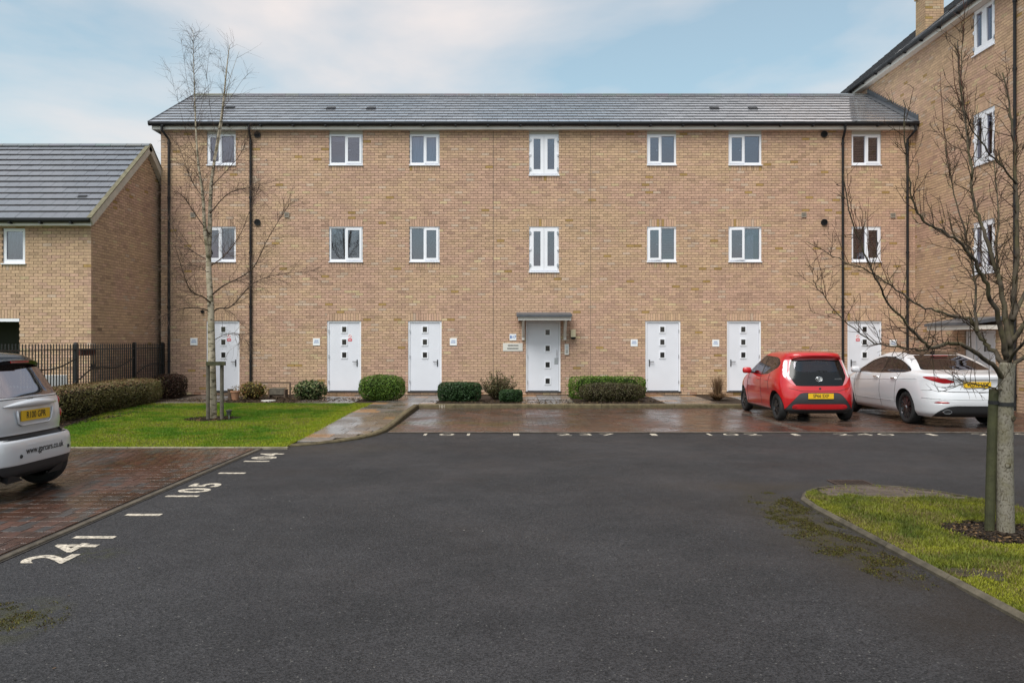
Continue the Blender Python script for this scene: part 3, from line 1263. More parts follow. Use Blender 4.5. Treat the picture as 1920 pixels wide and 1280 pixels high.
for p in ((483, 253), (483, 417), (1545, 252), (1545, 417)):
    round_vent(*p)
round_vent(380, 584, 0.05)
for (px, py) in ((538, 403), (362, 403), (1507, 403), (1674, 404)):
    c = F.P(ux(px), CAMZ + (640 - py) * SF, 0)
    s = MB()
    F.ring(s, c.x - 0.07, c.x + 0.07, c.z - 0.07, c.z + 0.07, 0.018, -0.025, 0.004)
    for k in range(5):
        z = c.z - 0.045 + k * 0.022
        F.box(s, c.x - 0.051, c.x + 0.051, z - 0.006, z + 0.006, -0.02, -0.008)
    F.box(s, c.x - 0.051, c.x + 0.051, c.z - 0.051, c.z + 0.051, -0.004, 0.002)
    part(main, 'square_vent', s, 'vent_grey')
for px in (370, 530, 900, 1300):
    s = MB()
    F.ring(s, ux(px) - 0.10, ux(px) + 0.10, 0.115, 0.18, 0.012, -0.006, 0.004)
    for k in range(7):
        F.box(s, ux(px) - 0.08 + k * 0.025, ux(px) - 0.07 + k * 0.025, 0.128, 0.167, -0.004, 0.002)
    part(main, 'air_brick', s, 'terracotta')
for (px, py) in ((500, 300), (1536, 301)):
    c = F.P(ux(px), CAMZ + (640 - py) * SF, 0)
    s = MB()
    s.tube([c, c - Y_ * 0.06, c - Y_ * 0.07 - Z_ * 0.05], 0.009, 6)
    part(main, 'overflow_pipe', s, 'dark_steel')

# roof
RY, RZ = 26.77, 9.90
ES = Vector((0, EY - 0.06, 8.065))
sl = (Vector((0, RY, RZ)) - ES)
slen = sl.length
sl.normalize()
nr = X_.cross(sl).normalized()
if nr.z < 0: nr = -nr
VX = -10.63
rm = MB()
A = Vector((VX + 0.03, ES.y + 0.03, ES.z))
rm.quad(A, Vector((XR, ES.y + 0.03, ES.z)), Vector((XR, RY, RZ - 0.01)), Vector((VX + 0.03, RY, RZ - 0.01)))
rm.quad(Vector((VX + 0.03, RY, RZ - 0.01)), Vector((XR, RY, RZ - 0.01)), Vector((XR, 30.2, 8.02)), Vector((VX + 0.03, 30.2, 8.02)))
rm.add([(VX + 0.03, ES.y + 0.1, ES.z), (VX + 0.03, 30.2, 8.02), (VX + 0.03, RY, RZ - 0.01)], [(0, 1, 2)])
TILE = (0.38, 0.385, 0.415)
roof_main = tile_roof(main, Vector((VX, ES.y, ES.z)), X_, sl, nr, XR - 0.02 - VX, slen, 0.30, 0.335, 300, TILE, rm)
# ridge
x = VX
while x < XR - 0.3:
    s = MB()
    s.col = tuple(c * rng.uniform(0.15, 0.22) for c in TILE) if x > VX + 1.2 else (0.075, 0.072, 0.035)
    x1 = min(x + 0.44, XR - 0.04)
    s.prism([Vector((x + 0.004, RY + y, RZ + z)) for y, z in ((-0.15, -0.03), (-0.10, 0.035), (0, 0.075), (0.10, 0.035), (0.15, -0.03), (0.12, -0.04), (0, 0.04), (-0.12, -0.04))], Vector((x1 - x - 0.008, 0, 0)))
    part(main, 'ridge_tile', s, 'tile', roof_main)
    x += 0.44
# dry verge on the left edge
s = MB()
s.obox(Vector((VX - 0.012, ES.y, ES.z)), X_, sl, nr, (0, 0.022), (-0.02, slen), (-0.05, 0.055))
part(main, 'verge', s, 'lead', roof_main)
# roof vents
for px, py in ((432, 205), (622, 208), (697, 208), (1338, 207), (1410, 207)):
    Yq = 25.0
    c = at(px, py, Yq)
    t = (c.z - ES.z) / sl.z
    c = Vector((c.x, 0, 0)) + Vector((0, ES.y, ES.z)) + sl * t
    s = MB()
    s.obox(c, X_, sl, nr, (-0.14, 0.14), (-0.08, 0.10), (0.02, 0.062))
    s.obox(c, X_, sl, nr, (-0.12, 0.12), (-0.10, -0.081), (0.03, 0.055))
    part(main, 'roof_vent', s, 'black_plastic', roof_main)
# stepped lead flashing where the roof meets the taller block
s = MB()
u0 = Vector((XR - 0.016, ES.y, ES.z))
s.obox(u0 + nr * 0.05, X_, sl, nr, (-0.16, 0.012), (-0.03, slen), (0.0, 0.012))
nst = int(slen / 0.15)
for i in range(nst):
    lo = u0 + sl * (i * slen / nst)
    hi = u0 + sl * ((i + 1) * slen / nst)
    p = [lo + Z_ * 0.06, hi + Z_ * 0.06, hi + Z_ * 0.20, Vector((lo.x, lo.y + 0.02, hi.z + 0.20))]
    s.prism([q + X_ * 0.004 for q in p], X_ * 0.006)
part(main, 'lead_flashing', s, 'lead', roof_main)

# entrance canopy over the communal door
s = MB()
cx0, cx1 = 0.13, 1.72
cy = 22.95
s.prism([Vector((cx0, cy - 0.06, 2.385)), Vector((cx0, FY, 2.44)), Vector((cx0, FY, 2.54)), Vector((cx0, cy - 0.06, 2.45))], X_ * (cx1 - cx0))
can = part(main, 'canopy', s, 'lead')
s = MB()
s.box(cx0 + 0.05, cx1 - 0.02, cy, cy + 0.025, 2.285, 2.388)
s.box(cx0 + 0.05, cx0 + 0.075, cy + 0.026, FY, 2.285, 2.39)
s.box(cx1 - 0.045, cx1 - 0.02, cy + 0.026, FY, 2.285, 2.39)
s.box(cx0 + 0.076, cx1 - 0.046, cy + 0.026, FY - 0.001, 2.30, 2.31)
part(main, 'canopy_fascia', s, 'cream_fascia', can)
for xx in (0.33, 1.56):
    s = MB()
    s.box(xx - 0.04, xx + 0.04, FY - 0.07, FY - 0.001, 1.72, 2.284)
    s.prism([Vector((xx - 0.03, FY - 0.07, 1.80)), Vector((xx - 0.03, FY - 0.07, 1.90)), Vector((xx - 0.03, cy + 0.15, 2.283)), Vector((xx - 0.03, cy + 0.08, 2.283))], X_ * 0.06)
    part(main, 'canopy_bracket', s, 'cream_fascia', can)

# ------------------------------------------------------------------ wall signs, lamp, entry phone
def wall_sign(px0, px1, py0, py1, label, rows, mat='sign_white', ink='sign_blue', text=None):
    a0, a1 = ux(px0), ux(px1)
    z1, z0 = CAMZ + (640 - py0) * SF, CAMZ + (640 - py1) * SF
    th = thing('wall_sign', ((a0 + a1) / 2, FY, z0), label, 'sign', 'signs on the front wall')
    s = MB()
    F.box(s, a0, a1, z0, z1, -0.012, 0.0)
    part(th, 'plate', s, mat)
    s = MB()
    if text:
        put_text(s, text, (z1 - z0) * 0.62, F.P((a0 + a1) / 2, (z0 + z1) / 2, -0.014), X_, Z_, 0.004)
    for (f, w0, w1, h) in rows:
        z = z0 + (z1 - z0) * f
        aa = a0 + (a1 - a0) * w0
        ee = a0 + (a1 - a0) * w1
        while aa < ee - 0.006:
            ww = rng.uniform(0.010, 0.022)
            hh = h * rng.uniform(0.8, 1.0)
            F.box(s, aa, min(ee, aa + ww), z - hh / 2, z + hh / 2, -0.014, -0.0125)
            aa += ww + 0.006
    part(th, 'lettering', s, ink)


two = [(0.68, 0.22, 0.80, 0.028), (0.42, 0.15, 0.85, 0.03)]
wall_sign(357, 370.5, 633.5, 647, 'small white sign left of the door behind the birch', two)
wall_sign(587, 600, 634, 647.5, 'small white sign left of the door beside the variegated shrub', two)
wall_sign(843.5, 856.5, 634, 647.5, 'small white sign above the dark clipped hedge', two)
wall_sign(955.5, 968, 626, 638, 'square white number plaque left of the canopied entrance door', [], text='B17')
wall_sign(943, 980, 643, 658, 'wide pale grey sign under the number plaque by the canopy', [(0.70, 0.25, 0.78, 0.045), (0.32, 0.22, 0.80, 0.045)], 'sign_grey', 'sign_ink')
wall_sign(1182.5, 1195.5, 636, 649, 'small white sign between the low green hedge and a door', two)
wall_sign(1335.5, 1348.5, 636.5, 649.5, 'small white sign above the dried ornamental grass', two)
wall_sign(1668, 1681, 637, 650, 'small white sign right of the door behind the white car', two)

lamp = thing('wall_lamp', (ux(1074.5), FY, 1.78), 'small cream wall lamp with dark base right of the canopy', 'lamp')
s = MB()
F.box(s, ux(1070), ux(1079), 1.81, 2.03, -0.09, 0.0)
part(lamp, 'housing', s, 'lamp_cream')
s = MB()
F.box(s, ux(1069.5), ux(1079.5), 1.79, 1.809, -0.10, 0.0)
s.lathe([(0.001, -0.05), (0.05, -0.04), (0.06, 0.0)], F.P(ux(1074.5), 1.789, -0.06), Z_, 14)
part(lamp, 'sensor', s, 'black_plastic')
ph = thing('entry_phone', (ux(1062.5), FY, 1.28), 'white door entry phone panel on the wall right of the canopied door', 'intercom')
s = MB()
F.box(s, ux(1058.5), ux(1066.5), 1.29, 1.605, -0.04, 0.0)
part(ph, 'panel', s, 'sign_grey')
s = MB()
F.box(s, ux(1060), ux(1065), 1.46, 1.57, -0.044, -0.0405)
part(ph, 'speaker', s, 'steel')
s = MB()
for r_ in range(3):
    for c_ in range(2):
        F.box(s, ux(1060.6 + c_ * 2.2), ux(1062.2 + c_ * 2.2), 1.34 + r_ * 0.035, 1.36 + r_ * 0.035, -0.046, -0.0405)
part(ph, 'button', s, 'dark_steel')

# ------------------------------------------------------------------ taller block on the right
WX = 11.9
tall = thing('apartment_building', (WX, 22.0, 0.0), 'tall buff brick block on the right with tall white windows and a chimney', 'building')
FR = Face((WX, 0, 0), Y_, -X_)      # u is world Y
ZR = 0.0
yw0, yw1 = 19.72, 20.66
TW = [(45, 63), (82, 100), (120, 136)]
ops, sol = [], []
for (k0, k1) in TW:
    ops.append((yw0, yw1, k0, k1))
    sol.append((yw0, yw1, k0 - 2, k0))
    if k1 < 130: sol.append((yw0, yw1, k1, k1 + 3))
ops.append((19.70, 21.05, 0, 26))
brick_wall(tall, FR.O, Y_, -X_, ZR, 136, (13.0, 31.0), ops, sol, warm=0.22, pick=lambda P: P.y > 18.7 and P.z < 9.5)
for (k0, k1) in TW:
    tall_window(tall, FR, yw0, yw1, k0 * COURSE, k1 * COURSE if k1 < 130 else 10.19, lintel=k1 < 130)
door_part(tall, FR, 19.72, 20.62, 0.0, 26 * COURSE, [(0.5, 1.5)], 'L')
s = MB()
FR.box(s, 20.63, 21.04, 0.0, 26 * COURSE, 0.04, 0.10)
part(tall, 'side_panel', s, 'white_door')
# canopy
s = MB()
s.prism([Vector((WX - 0.85, 19.35, 2.08)), Vector((WX, 19.35, 2.20)), Vector((WX, 19.35, 2.30)), Vector((WX - 0.85, 19.35, 2.15))], Y_ * 2.1)
can2 = part(tall, 'canopy', s, 'lead')
s = MB()
s.box(WX - 0.80, WX - 0.775, 19.40, 21.40, 1.975, 2.08)
s.box(WX - 0.774, WX - 0.002, 19.40, 19.425, 1.975, 2.08)
s.box(WX - 0.774, WX - 0.002, 21.375, 21.40, 1.975, 2.08)
s.box(WX - 0.774, WX - 0.002, 19.426, 21.374, 1.985, 2.0)
part(tall, 'canopy_fascia', s, 'cream_fascia', can2)
sh = MB()
sh.box(WX + 1.4, WX + 1.5, 13.1, 30.9, 0.0, 10.1)
for z in (-0.1, 2.55, 5.35, 8.15, 10.15):
    sh.box(WX + 0.17, WX + 1.39, 13.1, 30.9, z, z + 0.08)
sh.box(WX + 0.11, WX + 8.0, 30.9, 31.0, 0, 10.2)
sh.box(WX + 0.11, WX + 8.0, 13.0, 13.1, 0, 10.2)
sh.box(WX + 7.9, WX + 8.0, 13.11, 30.89, 0, 10.2)
part(tall, 'inner_walls', sh, 'room', kind='stuff')
GX = WX - 0.20
s = MB()
s.box(GX, GX + 0.02, 12.9, 31.2, 10.16, 10.30)
part(tall, 'fascia', s, 'cream_fascia')
s = MB()
s.box(GX + 0.021, WX + 0.10, 12.9, 31.2, 10.162, 10.18)
part(tall, 'soffit', s, 'cream_fascia')
s = MB()
s.prism([Vector((GX - 0.004 + y, 12.85, 10.30 + z)) for y, z in prof], Y_ * 18.4)
g2 = part(tall, 'gutter', s, 'black_plastic')
for i in range(19):
    s = MB()
    yy = 13.3 + i * 0.95
    s.box(GX - 0.125, GX - 0.001, yy - 0.025, yy + 0.025, 10.225, 10.26)
    part(tall, 'gutter_bracket', s, 'black_plastic', g2)
ER = Vector((GX - 0.06, 12.85, 10.33))
pit = R(40)
slr = Vector((math.cos(pit), 0, math.sin(pit)))
nrr = Vector((-math.sin(pit), 0, math.cos(pit)))
LR = 5.4
rm = MB()
e0, e1 = ER + slr * 0.03, ER + slr * LR
rm.quad(e0, e0 + Y_ * 18.4, e1 + Y_ * 18.4, e1)
rm.quad(e1, e1 + Y_ * 18.4, Vector((WX + 8.3, 31.25, 10.3)), Vector((WX + 8.3, 12.85, 10.3)))
rm.add([e0 + Y_ * 18.4, e1 + Y_ * 18.4, Vector((WX + 8.3, 31.25, 10.3))], [(0, 1, 2)])
rm.add([e0, e1, Vector((WX + 8.3, 12.85, 10.3))], [(0, 1, 2)])
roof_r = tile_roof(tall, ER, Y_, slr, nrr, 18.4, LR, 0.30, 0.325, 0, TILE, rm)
downpipe(tall, [(GX - 0.06, 18.85, 10.27), (GX - 0.06, 18.85, 10.15), (WX - 0.055, 18.85, 9.9), (WX - 0.055, 18.85, 0.05)], 0.036,
         [(WX - 0.055, 18.85, z) for z in (9.7, 8.1, 6.5, 4.9, 3.3, 1.7, 0.4)])
# chimney
chim = MB()
cX0, cX1, cY0, cY1 = 12.11, 12.66, 23.45, 24.0
chim.box(cX0 + 0.01, cX1 - 0.01, cY0 + 0.01, cY1 - 0.01, 10.3, 12.25)
ch = part(tall, 'chimney', chim, 'mortar', roof_r)
V, Cc = [], []
for k in range(26):
    za, zb = 10.3 + k * COURSE + 0.005, 10.3 + (k + 1) * COURSE - 0.005
    gr = 0.0
    if k >= 21: gr = 0.035
    if k >= 23: gr = 0.07
    x0, x1, y0, y1 = cX0 - gr, cX1 + gr, cY0 - gr, cY1 + gr
    h = k % 2
    segs = []
    for (pa, pb) in ((Vector((x0, y0, 0)), Vector((x1, y0, 0))), (Vector((x0, y1, 0)), Vector((x0, y0, 0))), (Vector((x1, y0, 0)), Vector((x1, y1, 0))), (Vector((x1, y1, 0)), Vector((x0, y1, 0)))):
        ln = (pb - pa).length
        d = (pb - pa) / ln
        cuts = [0, 0.225, 0.45, ln] if h else [0, 0.112, 0.337, ln]
        for i in range(3):
            q0, q1 = pa + d * (cuts[i] + 0.004), pa + d * (cuts[i + 1] - 0.004)
            V += [tuple(q0 + Z_ * za), tuple(q1 + Z_ * za), tuple(q1 + Z_ * zb), tuple(q0 + Z_ * zb)]
            c = brick_colour(q0 + Z_ * za, 0.4)
            Cc.append((c[0] * 0.78, c[1] * 0.80, c[2] * 0.70))
    if gr:
        V += [(x0, y0, za), (x1, y0, za), (x1, y1, za), (x0, y1, za)]
        Cc.append((0.3, 0.24, 0.15))
        V += [(x0, y0, zb), (x1, y0, zb), (x1, y1, zb), (x0, y1, zb)]
        Cc.append((0.3, 0.24, 0.15))
o = link('chimney_bricks', np_mesh('chimney_bricks', np.array(V), 4, np.array(Cc), tall.location), 'brick', roof_r)
o['kind'] = 'stuff'
s = MB()
s.obox(Vector((0, cY0 - 0.03, 0)) + ER + slr * 0.55 - Y_ * ER.y + nrr * 0.05, slr, Y_, nrr, (-0.12, 0.95), (-0.05, 0.66), (0, 0.012))
part(tall, 'chimney_flashing', s, 'lead', roof_r)

# ------------------------------------------------------------------ small house on the left
HX, HY = -10.49, 19.94
house = thing('house', (HX - 2, HY, 0.0), 'smaller buff brick house with grey tiled roof behind the railings', 'house')
FH = Face((0, HY, 0), X_, -Y_)
SH = HY / FPX
hx = lambda px: (px - 960) * SH
hz = lambda py: CAMZ + (640 - py) * SH
ops = [(hx(5), hx(47), 48, 60), (-14.8, hx(36), 0, 30)]
sol = [(hx(5), hx(47), 46, 48), (-14.8, hx(36), 30, 33)]
brick_wall(house, FH.O, X_, -Y_, 0.0, 61, (-17.5, HX), ops, sol, warm=0.25, pick=lambda P: P.x > -12.9)
# narrow fixed window
s = MB()
w0, w1 = hx(5), hx(47)
FH.ring(s, w0, w1, 48 * COURSE + 0.025, 60 * COURSE, 0.075, 0.035, 0.105, 0.10)
hw = part(house, 'window', s, 'white_upvc')
pane_part(house, FH, w0 + 0.07, w1 - 0.07, 48 * COURSE + 0.12, 60 * COURSE - 0.07, 0.06, hw)
s = MB()
FH.box(s, w0 - 0.03, w1 + 0.03, 48 * COURSE - 0.002, 48 * COURSE + 0.024, -0.04, 0.1)
part(house, 'sill', s, 'white_upvc', hw)
drape_part(house, FH, w0 + 0.07, w1 - 0.07, 48 * COURSE + 0.1, 60 * COURSE - 0.07, 0.25, hw, 'net_curtain', amp=0.02, waves=4)
s = MB()
FH.box(s, -14.8, hx(36), 30 * COURSE - 0.075, 30 * COURSE - 0.002, 0.0, 0.08)
part(house, 'lintel', s, 'white_upvc')
# gable wall
EYH, EZH = HY - 0.20, 4.66
RYH, RZH = 22.92, 7.28
FG = Face((HX, 0, 0), Y_, X_)
tp = (RZH - EZH) / (RYH - EYH)


def lim(z):
    zz = z + 0.12
    lo = HY if zz < EZH else EYH + (zz - EZH) / tp + 0.05
    hi = 2 * RYH - (EYH + (zz - EZH) / tp) - 0.05 if zz > EZH else 2 * RYH - HY
    return (lo, hi) if hi > lo else None


brick_wall(house, FG.O, Y_, X_, 0.0, 96, (HY, 2 * RYH - HY), [], [], limit=lim, near=300, warm=0.1, pick=lambda P: P.y < 23.5)
sh = MB()
sh.box(-17.5, HX - 0.14, HY + 2.0, HY + 2.1, 0.0, 4.5)
sh.box(-17.4, HX - 0.14, HY + 0.17, HY + 1.99, 2.5, 2.6)
sh.box(-17.5, HX - 0.14, 2 * RYH - HY - 0.1, 2 * RYH - HY, 0, 4.5)
part(house, 'inner_walls', sh, 'room', kind='stuff')
VH = -10.345
s = MB()
s.box(-17.6, VH - 0.04, EYH, EYH + 0.02, 4.54, 4.665)
part(house, 'fascia', s, 'cream_fascia')
s = MB()
s.box(-17.6, HX, EYH + 0.021, HY + 0.09, 4.542, 4.555)
part(house, 'soffit', s, 'cream_fascia')
s = MB()
s.prism([Vector((-17.6, EYH - 0.004 + y, 4.655 + z)) for y, z in prof], X_ * (17.6 + VH - 0.04))
g3 = part(house, 'gutter', s, 'black_plastic')
for i in range(8):
    s = MB()
    xx = VH - 0.5 - i * 0.75
    s.box(xx - 0.025, xx + 0.025, EYH - 0.125, EYH - 0.001, 4.575, 4.615)
    part(house, 'gutter_bracket', s, 'black_plastic', g3)
EH = Vector((-17.6, EYH - 0.06, 4.69))
slh = Vector((0, RYH, RZH)) - Vector((0, EH.y, EH.z))
lh = slh.length
slh.normalize()
nh = X_.cross(slh).normalized()
if nh.z < 0: nh = -nh
rm = MB()
rm.quad(EH + slh * 0.03, Vector((VH - 0.02, EH.y, EH.z)) + slh * 0.03, Vector((VH - 0.02, RYH, RZH - 0.01)), Vector((-17.6, RYH, RZH - 0.01)))
rm.quad(Vector((-17.6, RYH, RZH - 0.01)), Vector((VH - 0.02, RYH, RZH - 0.01)), Vector((VH - 0.02, 2 * RYH - EH.y, EH.z)), Vector((-17.6, 2 * RYH - EH.y, EH.z)))
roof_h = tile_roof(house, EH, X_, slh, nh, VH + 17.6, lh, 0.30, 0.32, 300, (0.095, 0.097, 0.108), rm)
x = -17.6
while x < VH - 0.2:
    s = MB()
    s.col = tuple(c * rng.uniform(0.22, 0.3) for c in TILE)
    s.prism([Vector((x + 0.004, RYH + y, RZH + z)) for y, z in ((-0.14, -0.03), (-0.09, 0.035), (0, 0.07), (0.09, 0.035), (0.14, -0.03), (0.11, -0.04), (0, 0.04), (-0.11, -0.04))], Vector((min(0.44, VH - x) - 0.008, 0, 0)))
    part(house, 'ridge_tile', s, 'tile', roof_h)
    x += 0.44
for sgn in (1, -1):
    dirv = Vector((0, slh.y * sgn, slh.z))
    nn = Vector((0, nh.y * sgn, nh.z))
    o_ = Vector((VH, EH.y if sgn > 0 else 2 * RYH - EH.y, EH.z))
    s = MB()
    s.obox(o_, X_, dirv, nn, (-0.035, 0.0), (-0.02, lh + 0.01), (-0.16, 0.03))
    part(house, 'bargeboard', s, 'cream_verge')
    s = MB()
    s.obox(o_, X_, dirv, nn, (-0.10, 0.02), (-0.02, lh + 0.02), (0.032, 0.055))
    part(house, 'verge', s, 'verge_mortar')
    s = MB()
    s.obox(o_, X_, dirv, nn, (HX - VH + 0.0, -0.036), (0.1, lh - 0.02), (-0.155, -0.14))
    part(house, 'verge_soffit', s, 'cream_verge')
s = MB()
cv = Vector((-11.0, 0, 0)) + Vector((0, EH.y, EH.z)) + slh * 1.05
s.obox(cv, X_, slh, nh, (-0.11, 0.11), (-0.05, 0.07), (0.02, 0.055))
part(house, 'roof_vent', s, 'black_plastic', roof_h)
# ================================================================== GROUND
s = MB()
s.quad((-400, -120, 0), (400, -120, 0), (400, 600, 0), (-400, 600, 0))
ground = structure('car_park', s, 'asphalt')


def lay_blocks(struct, x0, x1, y0, y1, zt, colour, near, bw=0.20, bd=0.10, inside=None, lim=300):
    """block paving in stretcher courses: long side along X; the nearest ones in view are objects"""
    blocks = []
    r = 0
    y = y0
    while y < y1 - 0.02:
        x = x0 - (bw / 2 if r % 2 else 0)
        while x < x1 - 0.01:
            a, b = max(x0, x), min(x1, x + bw)
            if b - a > 0.03 and (inside is None or inside((a + b) / 2, y + bd / 2)):
                blocks.append((a, b, y, min(y1, y + bd), abs(b - a - bw) < 1e-4 and y + bd <= y1 + 1e-6))
            x += bw
        y += bd
        r += 1
    cand = []
    for i, (a, b, c, d, f) in enumerate(blocks):
        cx, cy_ = (a + b) / 2, (c + d) / 2
        if f and cy_ > 1 and abs(cx / cy_) < 0.65 and near(cx, cy_):
            cand.append((math.hypot(cx, cy_), i))
    cand.sort()
    chosen = set(i for _, i in cand[:lim])
    variants = []
    for q in range(24):
        mb = MB()
        c = colour(rng.uniform(x0, x1), rng.uniform(y0, y1))
        mb.col = c
        g, e = 0.0025, 0.002
        h, w = bw / 2 - g, bd / 2 - g
        mb.add([(-h, -w, -0.03), (h, -w, -0.03), (h, w, -0.03), (-h, w, -0.03), (-h, -w, -e), (h, -w, -e), (h, w, -e), (-h, w, -e),
                (-h + e, -w + e, 0), (h - e, -w + e, 0), (h - e, w - e, 0), (-h + e, w - e, 0)],
               [(8, 9, 10, 11), (4, 5, 9, 8), (5, 6, 10, 9), (6, 7, 11, 10), (7, 4, 8, 11), (0, 1, 5, 4), (1, 2, 6, 5), (2, 3, 7, 6), (3, 0, 4, 7)])
        me = mb.mesh('paving_block', fix=False)
        me.materials.append(M['paver'])
        variants.append((c, me))
    V, Cc = [], []
    for i, (a, b, c, d, f) in enumerate(blocks):
        cx, cy_ = (a + b) / 2, (c + d) / 2
        z = zt + rng.uniform(-0.002, 0.002)
        cc = colour(cx, cy_)
        if i in chosen:
            best = min(variants, key=lambda t: sum((t[0][j] - cc[j]) ** 2 for j in range(3)) + rng.uniform(0, 0.0004))
            o = link('paving_block', best[1], None, struct, (cx, cy_, z))
            o.rotation_euler = (rng.uniform(-.008, .008), rng.uniform(-.006, .006), 0)
            continue
        g, e = 0.0025, 0.002
        tx, ty = rng.uniform(-.0008, .0008), rng.uniform(-.0006, .0006)
        A = [(a + g, c + g), (b - g, c + g), (b - g, d - g), (a + g, d - g)]
        B = [(a + g + e, c + g + e), (b - g - e, c + g + e), (b - g - e, d - g - e), (a + g + e, d - g - e)]
        zz = [z - tx - ty, z + tx - ty, z + tx + ty, z - tx + ty]
        V += [(B[k][0], B[k][1], zz[k]) for k in range(4)]
        Cc.append(cc)
        for k in range(4):
            k2 = (k + 1) % 4
            V += [(A[k][0], A[k][1], z - 0.010), (A[k2][0], A[k2][1], z - 0.010), (B[k2][0], B[k2][1], zz[k2]), (B[k][0], B[k][1], zz[k])]
            Cc.append(cc)
    if V:
        o = link('paving_blocks', np_mesh('paving_blocks', np.array(V), 4, np.array(Cc)), 'paver', struct)
        o['kind'] = 'stuff'


def pave_col(x, y):
    n1 = noise.noise(Vector((x * 0.55, y * 0.55, 3)))
    n2 = noise.noise(Vector((x * 2.1, y * 2.1, 9)))
    t = min(1, max(0, 0.45 + 0.9 * n1 + 0.35 * n2 + rng.uniform(-0.3, 0.3)))
    red, brn, gry = (0.085, 0.035, 0.022), (0.050, 0.030, 0.021), (0.052, 0.043, 0.039)
    c = [brn[i] * (1 - t) + red[i] * t for i in range(3)]
    if rng.random() < 0.22:
        c = list(gry)
    k = rng.uniform(0.78, 1.2)
    # pale divider courses between the bays
    return tuple(q * k for q in c)


def pave_right(x, y):
    if abs(x - 5.42) < 0.05:
        k = rng.uniform(0.8, 1.15)
        return (0.13 * k, 0.115 * k, 0.10 * k)
    c = pave_col(x, y)
    if -2.4 < x < 0.6 and y < 16.6 and noise.noise(Vector((x * 1.5, y * 1.5, 20))) > -0.05:
        return (c[0] * 0.9, c[1] * 1.15, c[2] * 0.6)
    return c


def pave_left(x, y):
    c = pave_col(x + 31, y)
    return (c[0] * 0.9, c[1] * 0.95, c[2] * 1.0)


simple('bedding', (0.035, 0.028, 0.022), 0.9, var=0.3)
s = MB()
s.quad((-14, 3.0, 0.006), (-3.88, 3.0, 0.006), (-3.88, 12.48, 0.006), (-14, 12.48, 0.006))
pav_l = structure('paving', s, 'bedding')
lay_blocks(pav_l, -11.0, -4.0, 3.0, 12.45, 0.018, pave_left, lambda x, y: x / y > -0.64, bw=0.10, bd=0.20)
s = MB()
s.quad((-2.30, 14.62, 0.006), (11.88, 14.62, 0.006), (11.88, 20.0, 0.006), (-2.30, 20.0, 0.006))
pav_r = structure('paving', s, 'bedding')
lay_blocks(pav_r, -2.28, 11.88, 14.74, 19.98, 0.018, pave_right, lambda x, y: True)
# the ramped apron left of the first bay, where the paving tapers against the curved kerb
# edging course between blocks and asphalt
def edging(struct, p, q, w, n, z0, z1, col, name='edging_stone', mat='kerb'):
    p, q = Vector(p), Vector(q)
    d = (q - p)
    ln = d.length / n
    d.normalize()
    side = Vector((-d.y, d.x, 0))
    for i in range(n):
        s = MB()
        k = rng.uniform(0.8, 1.15)
        s.col = tuple(c * k for c in col)
        a = p + d * (i * ln + 0.003)
        b = p + d * ((i + 1) * ln - 0.003)
        P = [a, b, b + side * w, a + side * w]
        e = 0.006
        s.add([x + Z_ * z0 for x in P] + [x + Z_ * (z1 - e) for x in P] +
              [a + d * e + side * e + Z_ * z1, b - d * e + side * e + Z_ * z1, b - d * e + side * (w - e) + Z_ * z1, a + d * e + side * (w - e) + Z_ * z1],
              [(0, 1, 5, 4), (1, 2, 6, 5), (2, 3, 7, 6), (3, 0, 4, 7), (4, 5, 9, 8), (5, 6, 10, 9), (6, 7, 11, 10), (7, 4, 8, 11), (8, 9, 10, 11)])
        me = s.mesh(name, fix=False)
        link(name, me, mat, struct)


edging(pav_l, (-3.90, 3.2, 0), (-3.90, 12.5, 0), 0.055, 11, 0.0, 0.019, (0.085, 0.070, 0.052))
edging(pav_r, (11.88, 14.64, 0), (-2.28, 14.64, 0), -0.08, 16, 0.0, 0.019, (0.12, 0.10, 0.085))
edging(pav_l, (-11.0, 12.48, 0), (-3.5, 12.48, 0), 0.055, 9, 0.0, 0.035, (0.22, 0.19, 0.14))

# painted numbers and ticks: parts of the car park surface
def marking(body, size, O, u, v, name='bay_number', bold=0.012, sx=1.0):
    s = MB()
    put_text(s, body, size, Vector(O), u, v, bold, sx, 1.22)
    me = s.mesh(name)
    return link(name, me, 'line_paint', ground)


def bar(x0, x1, y0, y1, name='bay_tick', sk=0.0):
    s = MB()
    s.quad((x0, y0, 0.004), (x1, y0, 0.004), (x1, y1 + sk, 0.004), (x0, y1 + sk, 0.004))
    return link(name, s.mesh(name), 'line_paint', ground)


for (body, Yc) in (('241', 6.52), ('105', 9.02), ('104', 11.55)):
    marking(body, 0.48, (-3.56, Yc, 0.004), Y_, -X_, sx=1.15)
for Yc in (7.75, 10.2):
    bar(-3.74, -3.40, Yc - 0.045, Yc + 0.045)
for (body, px) in (('101', 838), ('237', 1098), ('102', 1370), ('240', 1620), ('239', 1880)):
    marking(body, 0.44, ((px - 960) * 14.45 / FPX, 14.42, 0.004), X_, Y_, sx=1.45, bold=-0.003)
for px in (968, 1225, 1490, 1745):
    xx = (px - 960) * 14.45 / FPX
    bar(xx - 0.055, xx + 0.055, 14.27, 14.56)

